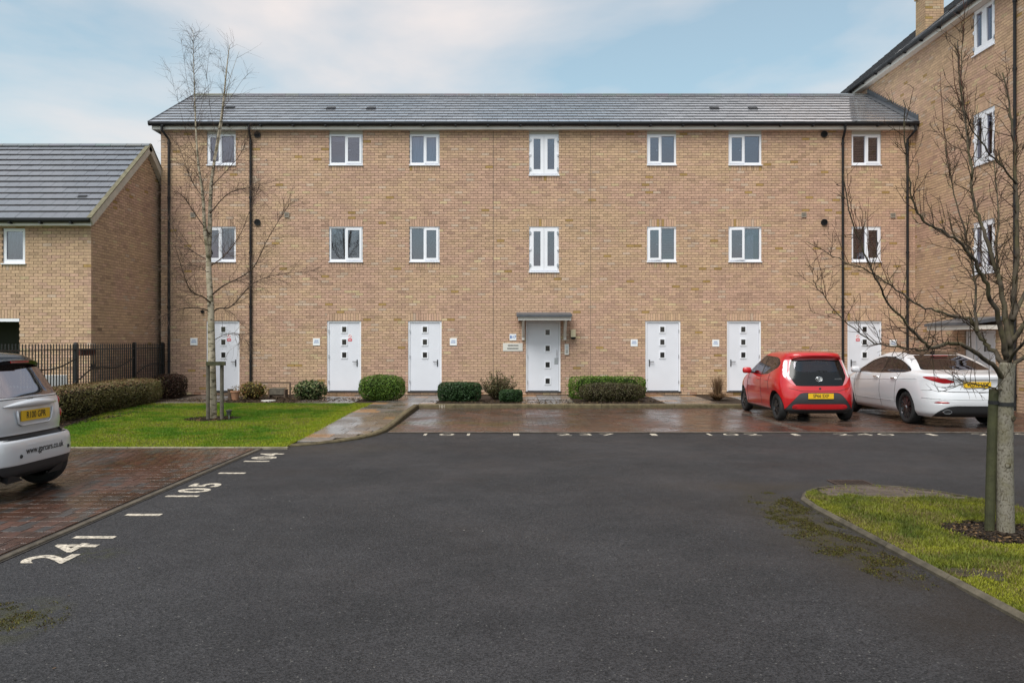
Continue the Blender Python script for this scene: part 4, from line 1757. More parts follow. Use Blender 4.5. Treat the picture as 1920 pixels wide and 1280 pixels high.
# gully grate
gr = thing('drain_grate', (4.02, 9.46, 0.0), 'rusty slotted iron drain grate beside the grass island', 'drain')
simple('rust', (0.040, 0.022, 0.015), 0.8, var=0.4, vscale=20, bump=0.4)
s = MB()
gx0, gx1, gy0, gy1 = 3.80, 4.24, 9.26, 9.66
for (a, b, c, d) in ((gx0, gx1, gy0, gy0 + 0.03), (gx0, gx1, gy1 - 0.03, gy1), (gx0, gx0 + 0.03, gy0 + 0.0301, gy1 - 0.0301), (gx1 - 0.03, gx1, gy0 + 0.0301, gy1 - 0.0301)):
    s.box(a, b, c, d, 0.001, 0.012)
part(gr, 'frame', s, 'rust')
s = MB()
s.quad((gx0 + .02, gy0 + .02, 0.003), (gx1 - .02, gy0 + .02, 0.003), (gx1 - .02, gy1 - .02, 0.003), (gx0 + .02, gy1 - .02, 0.003))
part(gr, 'pit', s, 'black_paint')
for i in range(8):
    s = MB()
    a = gx0 + 0.045 + i * 0.046
    s.box(a, a + 0.017, gy0 + 0.031, gy1 - 0.031, 0.004, 0.011)
    part(gr, 'bar', s, 'rust')

# kerb of the front pavement and of the path
kerb = bpy.data.objects.new('kerb', None)
COL.objects.link(kerb)
tag(kerb, kind='structure')


def kerb_stone(p, q, w, z0, z1p, z1q, col, flip=False, name='kerb_stone', parent=None):
    p, q = Vector(p), Vector(q)
    d = (q - p)
    ln = d.length
    d.normalize()
    side = Vector((-d.y, d.x, 0)) * (1 if not flip else -1)
    a, b = p + d * 0.003, q - d * 0.003
    e = 0.022
    s = MB()
    k = rng.uniform(0.82, 1.15)
    s.col = tuple(c * k for c in col)
    prof_ = [(0, z0, 0), (0, 1, -e), (e, 1, 0), (w, 1, 0), (w, z0, 0)]
    vs = []
    for (pt, zt) in ((a, z1p), (b, z1q)):
        for (o_, zz, dz) in prof_:
            z = z0 if zz == z0 else zt + dz
            vs.append(pt + side * o_ + Z_ * z)
    fs = [(0, 1, 6, 5), (1, 2, 7, 6), (2, 3, 8, 7), (3, 4, 9, 8), (4, 3, 2, 1, 0), (5, 6, 7, 8, 9)]
    s.add(vs, fs)
    return link(name, s.mesh(name), 'kerb', parent or kerb)


KC = (0.105, 0.083, 0.045)
x = -2.34
while x < 11.8:
    kerb_stone((x, 20.0, 0), (min(11.88, x + 0.915), 20.0, 0), 0.125, -0.02, 0.115, 0.115, KC)
    x += 0.915
s = MB()
put_text(s, '101', 0.10, Vector((-1.75, 19.997, 0.055)), X_, Z_, 0.002, 1.2)
link('kerb_number', s.mesh('kerb_number'), 'line_paint', kerb)
pts = [(-2.34, 20.0), (-2.335, 19.08), (-2.33, 18.17), (-2.32, 17.25), (-2.31, 16.34), (-2.31, 15.5), (-2.33, 14.8), (-2.42, 14.25), (-2.60, 13.75), (-2.86, 13.35), (-3.18, 13.02), (-3.55, 12.75)]


def hk(y):
    return 0.035 + 0.08 * min(1, max(0, (y - 13.0) / 4.5))


for (p, q) in zip(pts[:-1], pts[1:]):
    kerb_stone((*p, 0), (*q, 0), 0.11, -0.02, hk(p[1]), hk(q[1]), KC, flip=True)

# path of slabs and door paths
path = bpy.data.objects.new('path', None)
COL.objects.link(path)
tag(path, kind='structure')


def slab(x0, x1, y0, y1, z, col, tilt=0.0):
    s = MB()
    s.col = col
    g, e = 0.004, 0.005
    dz = lambda y: z + tilt * (y - y0)
    A = [(x0 + g, y0 + g), (x1 - g, y0 + g), (x1 - g, y1 - g), (x0 + g, y1 - g)]
    B = [(x0 + g + e, y0 + g + e), (x1 - g - e, y0 + g + e), (x1 - g - e, y1 - g - e), (x0 + g + e, y1 - g - e)]
    s.add([(a, b, dz(b) - 0.05) for a, b in A] + [(a, b, dz(b) - e) for a, b in A] + [(a, b, dz(b)) for a, b in B],
          [(0, 1, 5, 4), (1, 2, 6, 5), (2, 3, 7, 6), (3, 0, 4, 7), (4, 5, 9, 8), (5, 6, 10, 9), (6, 7, 11, 10), (7, 4, 8, 11), (8, 9, 10, 11)])
    link('slab', s.mesh('slab', fix=False), 'slab', path)


def slab_col():
    r = rng.random()
    k = rng.uniform(0.75, 1.2)
    if r < 0.10: c = (0.24, 0.13, 0.06)
    elif r < 0.5: c = (0.115, 0.088, 0.066)
    else: c = (0.125, 0.11, 0.10)
    return tuple(x * k for x in c)


y = 12.85
row = 0
while y < 20.4:
    y1 = min(20.45, y + 0.45)
    z = hk(y) - 0.012
    tl = (hk(y1) - hk(y)) / 0.45
    xr = -2.44
    for (p, q) in zip(pts[:-1], pts[1:]):
        if q[1] <= y <= p[1]:
            t = (p[1] - y) / (p[1] - q[1])
            xr = p[0] + (q[0] - p[0]) * t - 0.115
    for (a, b) in (((-3.58, -2.98), (-2.98, xr)) if row % 2 else ((-3.58, -3.13), (-3.13, -2.68), (-2.68, xr))):
        b = min(b, xr)
        if b - a > 0.08:
            slab(a, b, y, y1, z, slab_col(), tl)
    y = y1
    row += 1
for (xa, xb) in ((-9.2, -7.7), (-5.6, -4.1), (-3.58, -1.95), (0.25, 1.62), (3.92, 5.3), (6.2, 7.5), (9.7, 11.0)):
    y = 20.46 if xb < -2 else 20.13
    while y < 23.5:
        y1 = min(23.56, y + 0.45)
        n = max(2, round((xb - xa) / 0.45))
        for i in range(n):
            slab(xa + (xb - xa) * i / n, xa + (xb - xa) * (i + 1) / n, y, y1, 0.106, slab_col())
        y = y1

# soil beds under the front planting and behind the lawn
s = MB()
n = 90
xs = np.linspace(-10.3, 11.88, n)
ys = [20.12, 20.6, 21.2, 21.9, 22.6, 23.2, 23.62]
vs = [(float(x), y if x > -2.3 else max(y, 20.5), 0.088 + 0.008 * noise.noise(Vector((x * 3, y * 3, 0)))) for y in ys for x in xs]
fs = [(j * n + i, j * n + i + 1, (j + 1) * n + i + 1, (j + 1) * n + i) for j in range(len(ys) - 1) for i in range(n - 1)]
s.add(vs, fs)
structure('flower_bed', s, 'soil', smooth=True)
LAWN = [(-7.6, 12.54), (-3.60, 12.54), (-3.60, 20.5), (-9.2, 20.5), (-9.0, 17.8), (-8.37, 15.1)]


def lz(y):
    return 0.03 + 0.06 * min(1, max(0, (y - 12.5) / 5))


s = MB()
nn_ = 24
rows_ = []
for j in range(nn_ + 1):
    y = 12.54 + (20.5 - 12.54) * j / nn_
    if y < 15.1: xl = -7.6 + (y - 12.54) / (15.1 - 12.54) * (-8.37 + 7.6)
    elif y < 17.8: xl = -8.37 + (y - 15.1) / 2.7 * (-9.0 + 8.37)
    else: xl = -9.0 + (y - 17.8) / 2.7 * -0.2
    rows_.append((y, xl))
vs = [(xl + (-3.60 - xl) * i / 10, y, lz(y) + 0.012 * noise.noise(Vector((i * 1.3, y, 2)))) for (y, xl) in rows_ for i in range(11)]
fs = [(j * 11 + i, j * 11 + i + 1, (j + 1) * 11 + i + 1, (j + 1) * 11 + i) for j in range(nn_) for i in range(10)]
s.add(vs, fs)
structure('lawn', s, 'lawn_base', smooth=True)
s = MB()
vs = []
for (y, xl) in rows_:
    for k in range(5):
        vs.append((xl + 0.02 - k * 0.65, y, lz(y) - 0.004 + (0.02 if 0 < k else 0) + 0.015 * noise.noise(Vector((k * 2.3, y * 2, 5)))))
fs = [(j * 5 + i, j * 5 + i + 1, (j + 1) * 5 + i + 1, (j + 1) * 5 + i) for j in range(nn_) for i in range(4)]
s.add(vs, fs)
structure('mulch_bed', s, 'soil', smooth=True)
s = MB()
s.quad((-30, 12.55, 0.012), (-10.0, 12.55, 0.012), (-10.0, 24, 0.012), (-30, 24, 0.012))
structure('garden_ground', s, 'lawn_base')


def inpoly(px, py, poly):
    inside = np.zeros(len(px), bool)
    n = len(poly)
    j = n - 1
    for i in range(n):
        xi, yi = poly[i]
        xj, yj = poly[j]
        c = ((yi > py) != (yj > py)) & (px < (xj - xi) * (py - yi) / (yj - yi + 1e-12) + xi)
        inside ^= c
        j = i
    return inside


def vnoise(x, y, sc, seed=0):
    return np.array([noise.noise(Vector((a * sc, b * sc, seed))) for a, b in zip(x, y)])


def blades(x, y, z, h, w, lean, cols):
    n = len(x)
    an = nrng.uniform(0, 2 * np.pi, n)
    la = nrng.uniform(0, 2 * np.pi, n)
    dx, dy = np.cos(an) * w, np.sin(an) * w
    lx, ly = np.cos(la) * lean * h, np.sin(la) * lean * h
    V = np.zeros((n, 3, 3))
    V[:, 0] = np.stack([x - dx, y - dy, z - 0.005], 1)
    V[:, 1] = np.stack([x + dx, y + dy, z - 0.005], 1)
    V[:, 2] = np.stack([x + lx, y + ly, z + h], 1)
    return V.reshape(-1, 3), cols


N = 230000
x = nrng.uniform(-9.3, -3.5, N)
y = nrng.uniform(12.5, 20.6, N)
k = inpoly(x, y, [(-7.66, 12.50), (-3.545, 12.50), (-3.545, 20.56), (-9.26, 20.56), (-9.06, 17.8), (-8.43, 15.1)])
bx, by = -6.22, 16.6
k &= ((x - bx) / 0.52) ** 2 + ((y - by) / 0.52) ** 2 > 1 + 0.25 * np.sin(7 * np.arctan2(y - by, x - bx))
x, y = x[k], y[k]
z = 0.03 + 0.06 * np.clip((y - 12.5) / 5, 0, 1)
m1 = vnoise(x, y, 0.8, 3)
m2 = vnoise(x, y, 3.0, 8)
edge = np.clip(1 - (-3.55 - x) / 0.7, 0, 1) * 0.9 + np.clip(1 - (y - 12.5) / 0.8, 0, 1) * 0.5
t = np.clip(0.38 + 1.2 * m1 + 0.8 * m2 + edge + nrng.uniform(-0.25, 0.25, len(x)), 0, 1)[:, None]
g0, g1 = np.array([0.085, 0.185, 0.008]), np.array([0.28, 0.315, 0.016])
cols = (g0 * (1 - t) + g1 * t) * nrng.uniform(0.7, 1.25, (len(x), 1))
dead = nrng.random(len(x)) < np.clip(0.09 + 0.5 * (m2 + m1), 0.02, 0.42)
cols[dead] = np.array([0.19, 0.16, 0.06]) * nrng.uniform(0.7, 1.2, (dead.sum(), 1))
h = nrng.uniform(0.012, 0.032, len(x))
V, cols = blades(x, y, z, h, np.full(len(x), 0.007), 0.55, cols)
o = link('lawn_grass', np_mesh('lawn_grass', V, 3, cols), 'grass')
tag(o, 'short bright green grass covering the lawn around the birch', 'grass', kind='stuff')

# ------------------------------------------------------------------ grass island on the right
ISL = [(3.07, 1.0), (3.07, 2.0), (3.07, 2.9), (3.06, 3.8), (3.05, 4.7), (3.04, 5.6), (3.03, 6.5), (3.02, 7.4), (3.01, 8.0), (3.05, 8.45), (3.18, 8.75), (3.42, 9.02), (3.75, 9.17), (4.10, 9.20), (4.45, 9.08), (4.72, 8.80), (4.90, 8.45), (5.05, 8.0), (5.20, 7.2), (5.34, 6.4), (5.48, 5.6), (5.6, 4.8), (5.7, 4.0), (5.8, 3.0), (5.9, 2.0), (5.95, 1.0)]
isl_k = bpy.data.objects.new('kerb', None)
COL.objects.link(isl_k)
tag(isl_k, kind='structure')
for (p, q) in zip(ISL[:-1], ISL[1:]):
    kerb_stone((*p, 0), (*q, 0), 0.045, -0.02, 0.042, 0.042, (0.080, 0.067, 0.048), flip=True, name='edging_stone', parent=isl_k)
s = MB()
inner = [(p[0] + (0.05 if p[0] < 4.2 else -0.05), min(p[1], 9.15)) for p in ISL]
c = (4.4, 5.0)
s.add([(a, b, 0.022) for a, b in inner] + [(c[0], c[1], 0.03)], [(i, (i + 1) % len(inner), len(inner)) for i in range(len(inner))])
simple('island_soil', (0.055, 0.055, 0.016), 0.95, spec=0.15, var=0.4, vscale=6, bump=0.6, bscale=40)
isl = structure('grass_island', s, 'island_soil')
inner_np = [(a, b) for a, b in inner]


def band(x, y):
    e = 8.52 - 0.10 * (x - 3.4) + 0.04 * math.sin(x * 9)
    return y > e and x > 3.35


def isl_in(x, y):
    p = inpoly(np.array([x]), np.array([y]), inner_np)
    return bool(p[0]) and band(x, y)


def isl_col(x, y):
    k = rng.uniform(0.75, 1.2)
    return (0.066 * k, 0.054 * k, 0.046 * k)


lay_blocks(isl, 3.2, 5.1, 8.2, 9.18, 0.035, isl_col, lambda x, y: True, inside=isl_in, lim=120)
lay_blocks(isl, 3.12, 3.62, 5.42, 5.90, 0.036, lambda x, y: tuple(0.6 * q for q in isl_col(x, y)), lambda x, y: True, lim=40,
           inside=lambda x, y: ((x - 3.30) / 0.19) ** 2 + ((y - 5.70) / 0.15) ** 2 < 1)
N = 330000
x = nrng.uniform(3.05, 5.95, N)
y = nrng.uniform(2.6, 9.2, N)
keep = nrng.random(N) < np.clip(1.25 - (y - 5) * 0.12, 0.4, 1)
k = inpoly(x, y, inner_np) & keep & (x / y < 0.70)
ed = 8.52 - 0.10 * (x - 3.4) + 0.04 * np.sin(x * 9)
k &= ~((y > ed) & (x > 3.35) & (nrng.random(N) > 0.03))
tx, ty = 4.27, 6.92
k &= ((x - tx + 0.05) / 0.46) ** 2 + ((y - ty) / 0.42) ** 2 > 1 + 0.3 * np.sin(5 * np.arctan2(y - ty, x - tx)) * 0.6 + nrng.uniform(-0.2, 0.2, N)
k &= ~((((x - 3.30) / 0.18) ** 2 + ((y - 5.70) / 0.15) ** 2 < 1) & (nrng.random(N) > 0.16))
x, y = x[k], y[k]
m1 = vnoise(x, y, 1.6, 30)
m2 = vnoise(x, y, 5.0, 33)
m3 = vnoise(x, y, 2.4, 47)
t = np.clip(0.55 + 1.0 * m1 + 0.6 * m2 + np.clip(1 - (x - 3.05) / 0.35, 0, 1) * 0.4 + nrng.uniform(-0.25, 0.25, len(x)), 0, 1)[:, None]
g0, g1 = np.array([0.095, 0.125, 0.018]), np.array([0.27, 0.275, 0.025])
cols = (g0 * (1 - t) + g1 * t) * nrng.uniform(0.65, 1.25, (len(x), 1))
dead = nrng.random(len(x)) < np.clip(0.18 + 0.9 * m3, 0.06, 0.65)
cols[dead] = np.array([0.22, 0.17, 0.07]) * nrng.uniform(0.6, 1.2, (dead.sum(), 1))
moss = (t[:, 0] > 0.7)
h = np.where(moss, nrng.uniform(0.006, 0.016, len(x)), nrng.uniform(0.010, 0.038, len(x)))
zz = 0.026 + 0.03 * np.clip(m2 + 0.3, 0, 1)
V, cols = blades(x, y, zz, h, nrng.uniform(0.0025, 0.006, len(x)), 0.8, cols)
o = link('island_grass', np_mesh('island_grass', V, 3, cols), 'grass')
tag(o, 'mossy yellow green grass on the kerbed island', 'grass', kind='stuff')


def litter(name, label, cx, cy_, rx, ry, z, n, palette, size):
    a = nrng.uniform(0, 2 * np.pi, n)
    r = np.sqrt(nrng.uniform(0, 1, n))
    x = cx + np.cos(a) * r * rx
    y = cy_ + np.sin(a) * r * ry
    V = np.zeros((n, 4, 3))
    an = nrng.uniform(0, 2 * np.pi, n)
    w = nrng.uniform(0.5, 1.2, n) * size
    l = w * nrng.uniform(1.0, 2.4, n)
    t1, t2 = nrng.uniform(-0.4, 0.4, n), nrng.uniform(-0.4, 0.4, n)
    zc = z + nrng.uniform(0.004, 0.02, n)
    for q, (su, sv) in enumerate(((-1, -1), (1, -1), (1, 1), (-1, 1))):
        V[:, q, 0] = x + np.cos(an) * su * l - np.sin(an) * sv * w
        V[:, q, 1] = y + np.sin(an) * su * l + np.cos(an) * sv * w
        V[:, q, 2] = zc + t1 * su * l + t2 * sv * w
    pal = np.array(palette)
    cols = pal[nrng.integers(0, len(pal), n)] * nrng.uniform(0.6, 1.2, (n, 1))
    o = link(name, np_mesh(name, V.reshape(-1, 3), 4, cols), 'foliage')
    tag(o, label, 'mulch', kind='stuff')


BARK = [(0.03, 0.02, 0.013), (0.04, 0.026, 0.016), (0.02, 0.014, 0.010), (0.028, 0.018, 0.012), (0.17, 0.10, 0.045)]
litter('bark_mulch', 'dark bark mulch round the right hand tree', tx - 0.05, ty, 0.47, 0.42, 0.028, 2600, BARK, 0.008)
litter('bark_mulch', 'dark bark mulch ring round the birch', bx, by, 0.56, 0.56, 0.075, 1500, BARK, 0.012)
litter('bark_mulch', 'dark bark mulch at the foot of the long hedge', -9.0, 18.0, 0.75, 3.6, 0.085, 3500, BARK, 0.014)
FB = [(0.04, 0.028, 0.018), (0.03, 0.02, 0.014), (0.055, 0.035, 0.022), (0.12, 0.08, 0.04)]
litter('leaf_litter', 'brown leaf litter in the bed along the front wall', -6.4, 21.6, 2.8, 1.0, 0.095, 2500, FB, 0.016)
litter('leaf_litter', 'brown leaf litter in the bed beside the canopied door', 0.9, 21.0, 3.2, 0.7, 0.095, 1800, FB, 0.014)
s = MB()
s.add([(tx - .05, ty, 0.045)] + [(tx - 0.05 + 0.5 * math.cos(a * .3142), ty + 0.46 * math.sin(a * .3142), 0.023) for a in range(20)], [(0, i + 1, (i + 1) % 20 + 1) for i in range(20)])
structure('tree_pit', s, 'soil')
s = MB()
s.add([(bx, by, 0.10)] + [(bx + 0.6 * math.cos(a * .3142), by + 0.6 * math.sin(a * .3142), 0.06) for a in range(20)], [(0, i + 1, (i + 1) % 20 + 1) for i in range(20)])
structure('tree_pit', s, 'soil')
# moss on the asphalt: low broken tufts, thickest along the kerb
def moss(label, cx, cy_, rx, ry, n, thr, seed):
    x = nrng.uniform(cx - rx, cx + rx, n)
    y = nrng.uniform(cy_ - ry, cy_ + ry, n)
    f = np.array([noise.fractal(Vector((a * 5, b * 3.2, seed)), 0.7, 2.0, 5) for a, b in zip(x, y)])
    fall = 1 - ((x - cx) / rx) ** 2 - ((y - cy_) / ry) ** 2
    g_ = f + 0.55 * fall - thr
    k = (fall > 0) & (nrng.random(n) < 0.75 / (1 + np.exp(-g_ / 0.11))) & (x < 3.005)
    x, y, f = x[k], y[k], f[k]
    pal = np.array([(0.085, 0.080, 0.006), (0.060, 0.062, 0.006), (0.070, 0.040, 0.010), (0.045, 0.030, 0.012), (0.11, 0.10, 0.008)])
    cols = pal[nrng.integers(0, 5, len(x))] * nrng.uniform(0.6, 1.2, (len(x), 1))
    V, cols = blades(x, y, np.full(len(x), 0.004), nrng.uniform(0.001, 0.005, len(x)), nrng.uniform(0.002, 0.007, len(x)), 2.5, cols)
    o = link('moss', np_mesh('moss', V, 3, cols), 'grass')
    tag(o, label, 'moss', kind='stuff')


moss('olive moss spreading over the asphalt beside the grass island kerb', 2.80, 7.15, 0.45, 1.8, 90000, 0.48, 3)
moss('moss tufts on the asphalt in the near left corner', -3.1, 4.75, 0.42, 0.45, 12000, 0.48, 9)
# stray leaves and grit on the asphalt are few: one scatter
n = 90
gx = nrng.uniform(-3.4, 3.0, n)
gy = nrng.uniform(3.6, 13.0, n)
V = np.zeros((n, 4, 3))
an = nrng.uniform(0, 6.28, n)
w = nrng.uniform(0.003, 0.009, n)
for q, (su, sv) in enumerate(((-1, -.6), (1, -.6), (1, .6), (-1, .6))):
    V[:, q, 0] = gx + (np.cos(an) * su - np.sin(an) * sv) * w
    V[:, q, 1] = gy + (np.sin(an) * su + np.cos(an) * sv) * w
    V[:, q, 2] = 0.006
pal = np.array([(0.3, 0.27, 0.22), (0.02, 0.016, 0.012), (0.14, 0.08, 0.04), (0.38, 0.36, 0.33)])
o = link('grit', np_mesh('grit', V.reshape(-1, 3), 4, pal[nrng.integers(0, 4, n)]), 'foliage')
tag(o, 'scattered grit and leaf scraps on the asphalt', 'grit', kind='stuff')


# ------------------------------------------------------------------ planting
def leaf_quads(P, Nrm, size, aspect, cols, jitter=0.8):
    n = len(P)
    d = Nrm + nrng.normal(0, jitter, (n, 3))
    d /= np.linalg.norm(d, axis=1, keepdims=True) + 1e-9
    r = nrng.normal(0, 1, (n, 3))
    u = np.cross(d, r)
    u /= np.linalg.norm(u, axis=1, keepdims=True) + 1e-9
    v = np.cross(d, u)
    sz = (size * nrng.uniform(0.6, 1.3, n))[:, None]
    V = np.zeros((n, 4, 3))
    V[:, 0] = P - u * sz
    V[:, 1] = P - v * sz * aspect
    V[:, 2] = P + u * sz
    V[:, 3] = P + v * sz * aspect
    return V.reshape(-1, 3), cols


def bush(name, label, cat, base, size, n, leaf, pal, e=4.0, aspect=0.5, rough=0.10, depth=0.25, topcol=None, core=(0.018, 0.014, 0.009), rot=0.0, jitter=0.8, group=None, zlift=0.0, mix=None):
    """clipped or rounded bush: superellipsoid of leaf-sized faces round a twiggy core"""
    th = thing(name, base, label, cat, group)
    sx, sy, sz = size[0] / 2, size[1] / 2, size[2] / 2
    d = nrng.normal(0, 1, (n, 3))
    d /= np.linalg.norm(d, axis=1, keepdims=True)
    q = np.abs(d) ** e
    r = (q.sum(1)) ** (-1 / e)
    lump = np.array([noise.noise(Vector((a * 2.2 + base[0], b * 2.2, c * 2.2 + base[1]))) + 0.6 * noise.noise(Vector((a * 6 + base[0], b * 6, c * 6))) for a, b, c in d])
    rad = r * (1 + rough * lump) * (1 - depth * nrng.uniform(0, 1, n) ** 2.2)
    rad = np.where(nrng.random(n) < 0.05, rad * (1 + nrng.uniform(0, 0.13, n)), rad)
    P = d * rad[:, None]
    nz = d.copy()
    P = P * np.array([sx, sy, sz])
    P[:, 2] += sz + zlift
    c_, s_ = math.cos(rot), math.sin(rot)
    P = np.stack([P[:, 0] * c_ - P[:, 1] * s_, P[:, 0] * s_ + P[:, 1] * c_, P[:, 2]], 1)
    P[:, 2] = np.maximum(P[:, 2], 0.01)
    pal = np.array(pal)
    cols = pal[nrng.integers(0, len(pal), n)] * nrng.uniform(0.65, 1.3, (n, 1))
    if topcol is not None:
        k = (d[:, 2] * r > 0.72) & (nrng.random(n) < 0.75)
        tp_ = np.array(topcol)
        cols[k] = tp_[nrng.integers(0, len(tp_), k.sum())] * nrng.uniform(0.7, 1.3, (k.sum(), 1))
    if mix is not None:
        k = mix(P)
        tp_ = np.array(mix.pal)
        cols[k] = tp_[nrng.integers(0, len(tp_), k.sum())] * nrng.uniform(0.7, 1.3, (k.sum(), 1))
    V, cols = leaf_quads(P, nz, leaf, aspect, cols, jitter)
    link('foliage', np_mesh('foliage', V, 4, cols), 'foliage', th)
    # twigs inside
    s = MB()
    for i in range(26):
        a = rng.uniform(0, 6.28)
        rr = rng.uniform(0.05, 0.8)
        ex, ey, ez = math.cos(a) * rr * sx, math.sin(a) * rr * sy, size[2] * rng.uniform(0.5, 0.88)
        ex, ey = ex * c_ - ey * s_, ex * s_ + ey * c_
        s.tube([(ex * 0.4, ey * 0.4, 0.0), (ex * 0.75, ey * 0.75, ez * 0.5), (ex, ey, ez)], [0.008, 0.006, 0.003], 4)
    link('twigs', s.mesh('twigs'), 'twig_bark', th)
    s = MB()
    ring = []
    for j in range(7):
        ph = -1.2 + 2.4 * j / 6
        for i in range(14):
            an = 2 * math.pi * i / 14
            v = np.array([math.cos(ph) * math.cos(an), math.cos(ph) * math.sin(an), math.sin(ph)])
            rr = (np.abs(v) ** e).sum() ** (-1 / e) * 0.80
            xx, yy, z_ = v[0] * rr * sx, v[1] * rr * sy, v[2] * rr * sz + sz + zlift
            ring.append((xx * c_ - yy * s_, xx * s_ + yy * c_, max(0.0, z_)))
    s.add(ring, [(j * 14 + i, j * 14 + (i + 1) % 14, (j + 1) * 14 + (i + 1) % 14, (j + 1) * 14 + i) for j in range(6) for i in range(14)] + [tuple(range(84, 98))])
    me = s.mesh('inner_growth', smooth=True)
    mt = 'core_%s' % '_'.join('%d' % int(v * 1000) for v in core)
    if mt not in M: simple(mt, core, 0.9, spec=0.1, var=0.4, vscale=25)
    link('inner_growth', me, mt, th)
    return th


GZ = 0.09
G_BOX = [(0.074, 0.142, 0.016), (0.101, 0.176, 0.019), (0.054, 0.108, 0.014), (0.128, 0.203, 0.027)]
G_DARK = [(0.022, 0.056, 0.016), (0.032, 0.074, 0.022), (0.016, 0.04, 0.013), (0.048, 0.096, 0.032)]
G_BR = [(0.095, 0.169, 0.016), (0.121, 0.209, 0.019), (0.068, 0.128, 0.014)]
BRN = [(0.081, 0.065, 0.032), (0.101, 0.084, 0.038), (0.061, 0.049, 0.027), (0.074, 0.081, 0.024)]


def bp(px, py, z=GZ):
    return ground_at(px, py, z)


def bat(px, Y):
    return ((px - 960) * Y / FPX, Y, GZ)


bush('round_shrub', 'rounded clipped green box shrub between two white doors', 'shrub', bat(717, 21.6), (1.22, 1.0, 0.68), 9000, 0.022, G_BOX, e=3.0, rough=0.05, core=(0.012, 0.018, 0.006))
bush('clipped_hedge', 'dark green clipped rectangular hedge right of the third door', 'hedge', bat(862, 21.4), (1.13, 0.7, 0.50), 8500, 0.022, G_DARK, e=5.5, rough=0.03, core=(0.006, 0.012, 0.004))
bush('clipped_hedge', 'smallest dark hedge beside the canopied door step', 'hedge', bat(958, 21.1), (0.60, 0.5, 0.32), 3800, 0.020, G_DARK, e=5.5, rough=0.03, core=(0.006, 0.012, 0.004))
bush('clipped_hedge', 'bright green low hedge under the wall right of the canopy', 'hedge', bat(1138, 22.3), (2.12, 0.55, 0.62), 9500, 0.022, G_BR, e=7.0, rough=0.03, core=(0.015, 0.025, 0.006))
bush('low_shrub', 'brownish low shrub in front of the bright green hedge', 'shrub', bat(1147, 21.3), (1.74, 0.75, 0.49), 9500, 0.020, BRN, e=3.2, rough=0.05, core=(0.016, 0.012, 0.007), topcol=[(0.075, 0.075, 0.025), (0.06, 0.05, 0.03)])
VAR = [(0.045, 0.085, 0.018), (0.035, 0.065, 0.014), (0.13, 0.16, 0.06), (0.20, 0.20, 0.09), (0.030, 0.055, 0.012)]
bush('variegated_shrub', 'small variegated green and cream shrub left of the second door', 'shrub', bat(582, 21.9), (0.86, 0.75, 0.52), 1700, 0.045, VAR, e=2.4, aspect=0.38, rough=0.16, depth=0.5, core=(0.012, 0.014, 0.006), jitter=0.6)
YEL = [(0.20, 0.14, 0.025), (0.16, 0.13, 0.02), (0.09, 0.10, 0.02), (0.17, 0.075, 0.018), (0.24, 0.18, 0.05)]
bush('yellow_shrub', 'yellow and orange leaved shrub at the foot of the black downpipe', 'shrub', bat(474, 21.9), (0.76, 0.6, 0.48), 1500, 0.034, YEL, e=2.3, aspect=0.32, rough=0.25, depth=0.75, core=(0.03, 0.022, 0.01), jitter=1.0)
OL = [(0.09, 0.087, 0.027), (0.128, 0.112, 0.036), (0.15, 0.128, 0.045), (0.09, 0.063, 0.027)]
RB = [(0.169, 0.098, 0.046), (0.143, 0.078, 0.039), (0.156, 0.124, 0.046)]
hd = math.atan2(0.55, -6.4)
bush('long_hedge', 'long olive brown hedge in front of the black railings', 'hedge', (-9.42, 18.0, 0.08), (7.0, 0.85, 0.66), 30000, 0.022, OL, e=6.0, rough=0.05, depth=0.2, topcol=RB, core=(0.014, 0.012, 0.006), rot=math.atan2(-7.0, 0.55) + math.pi)
bush('red_shrub', 'dark reddish brown rounded shrub at the left end of the block', 'shrub', (-9.58, 22.4, GZ), (0.84, 0.7, 0.68), 5500, 0.022, [(0.050, 0.020, 0.014), (0.065, 0.028, 0.018), (0.040, 0.022, 0.013), (0.05, 0.035, 0.015)], e=4.0, rough=0.05, core=(0.014, 0.008, 0.006))


def wispy(name, label, base, width, height, nst, pal, leaf=0.034):
    th = thing(name, base, label, 'shrub')
    s = MB()
    P = []
    for i in range(nst):
        a = rng.uniform(0, 6.28)
        r = width / 2 * math.sqrt(rng.random())
        hh = height * rng.uniform(0.45, 1.0) * (1.0 - 0.45 * (r / (width / 2)))
        e_ = Vector((math.cos(a) * r, math.sin(a) * r * 0.7, hh))
        pts_ = [Vector((e_.x * 0.25, e_.y * 0.25, 0)), Vector((e_.x * 0.55, e_.y * 0.55, hh * 0.5)), e_]
        s.tube(pts_, [0.007, 0.005, 0.002], 4)
        for j in range(26):
            t_ = rng.uniform(0.3, 1)
            p = pts_[0].lerp(pts_[1], min(1, t_ * 2)) if t_ < 0.5 else pts_[1].lerp(pts_[2], (t_ - 0.5) * 2)
            P.append(p + Vector((rng.gauss(0, 0.03), rng.gauss(0, 0.03), rng.gauss(0, 0.03))))
    link('stems', s.mesh('stems'), 'twig_bark', th)
    P = np.array([tuple(p) for p in P])
    pal = np.array(pal)
    cols = pal[nrng.integers(0, len(pal), len(P))] * nrng.uniform(0.7, 1.25, (len(P), 1))
    V, cols = leaf_quads(P, np.tile([0, 0, 1.0], (len(P), 1)), leaf, 0.3, cols, 1.2)
    link('foliage', np_mesh('foliage', V, 4, cols), 'foliage', th)
    return th


wispy('loose_shrub', 'loose wispy olive shrub between the dark hedge and the canopied door', bat(935, 21.9), 1.15, 1.0, 110, [(0.07, 0.08, 0.025), (0.10, 0.075, 0.03), (0.05, 0.06, 0.02), (0.12, 0.10, 0.04)])

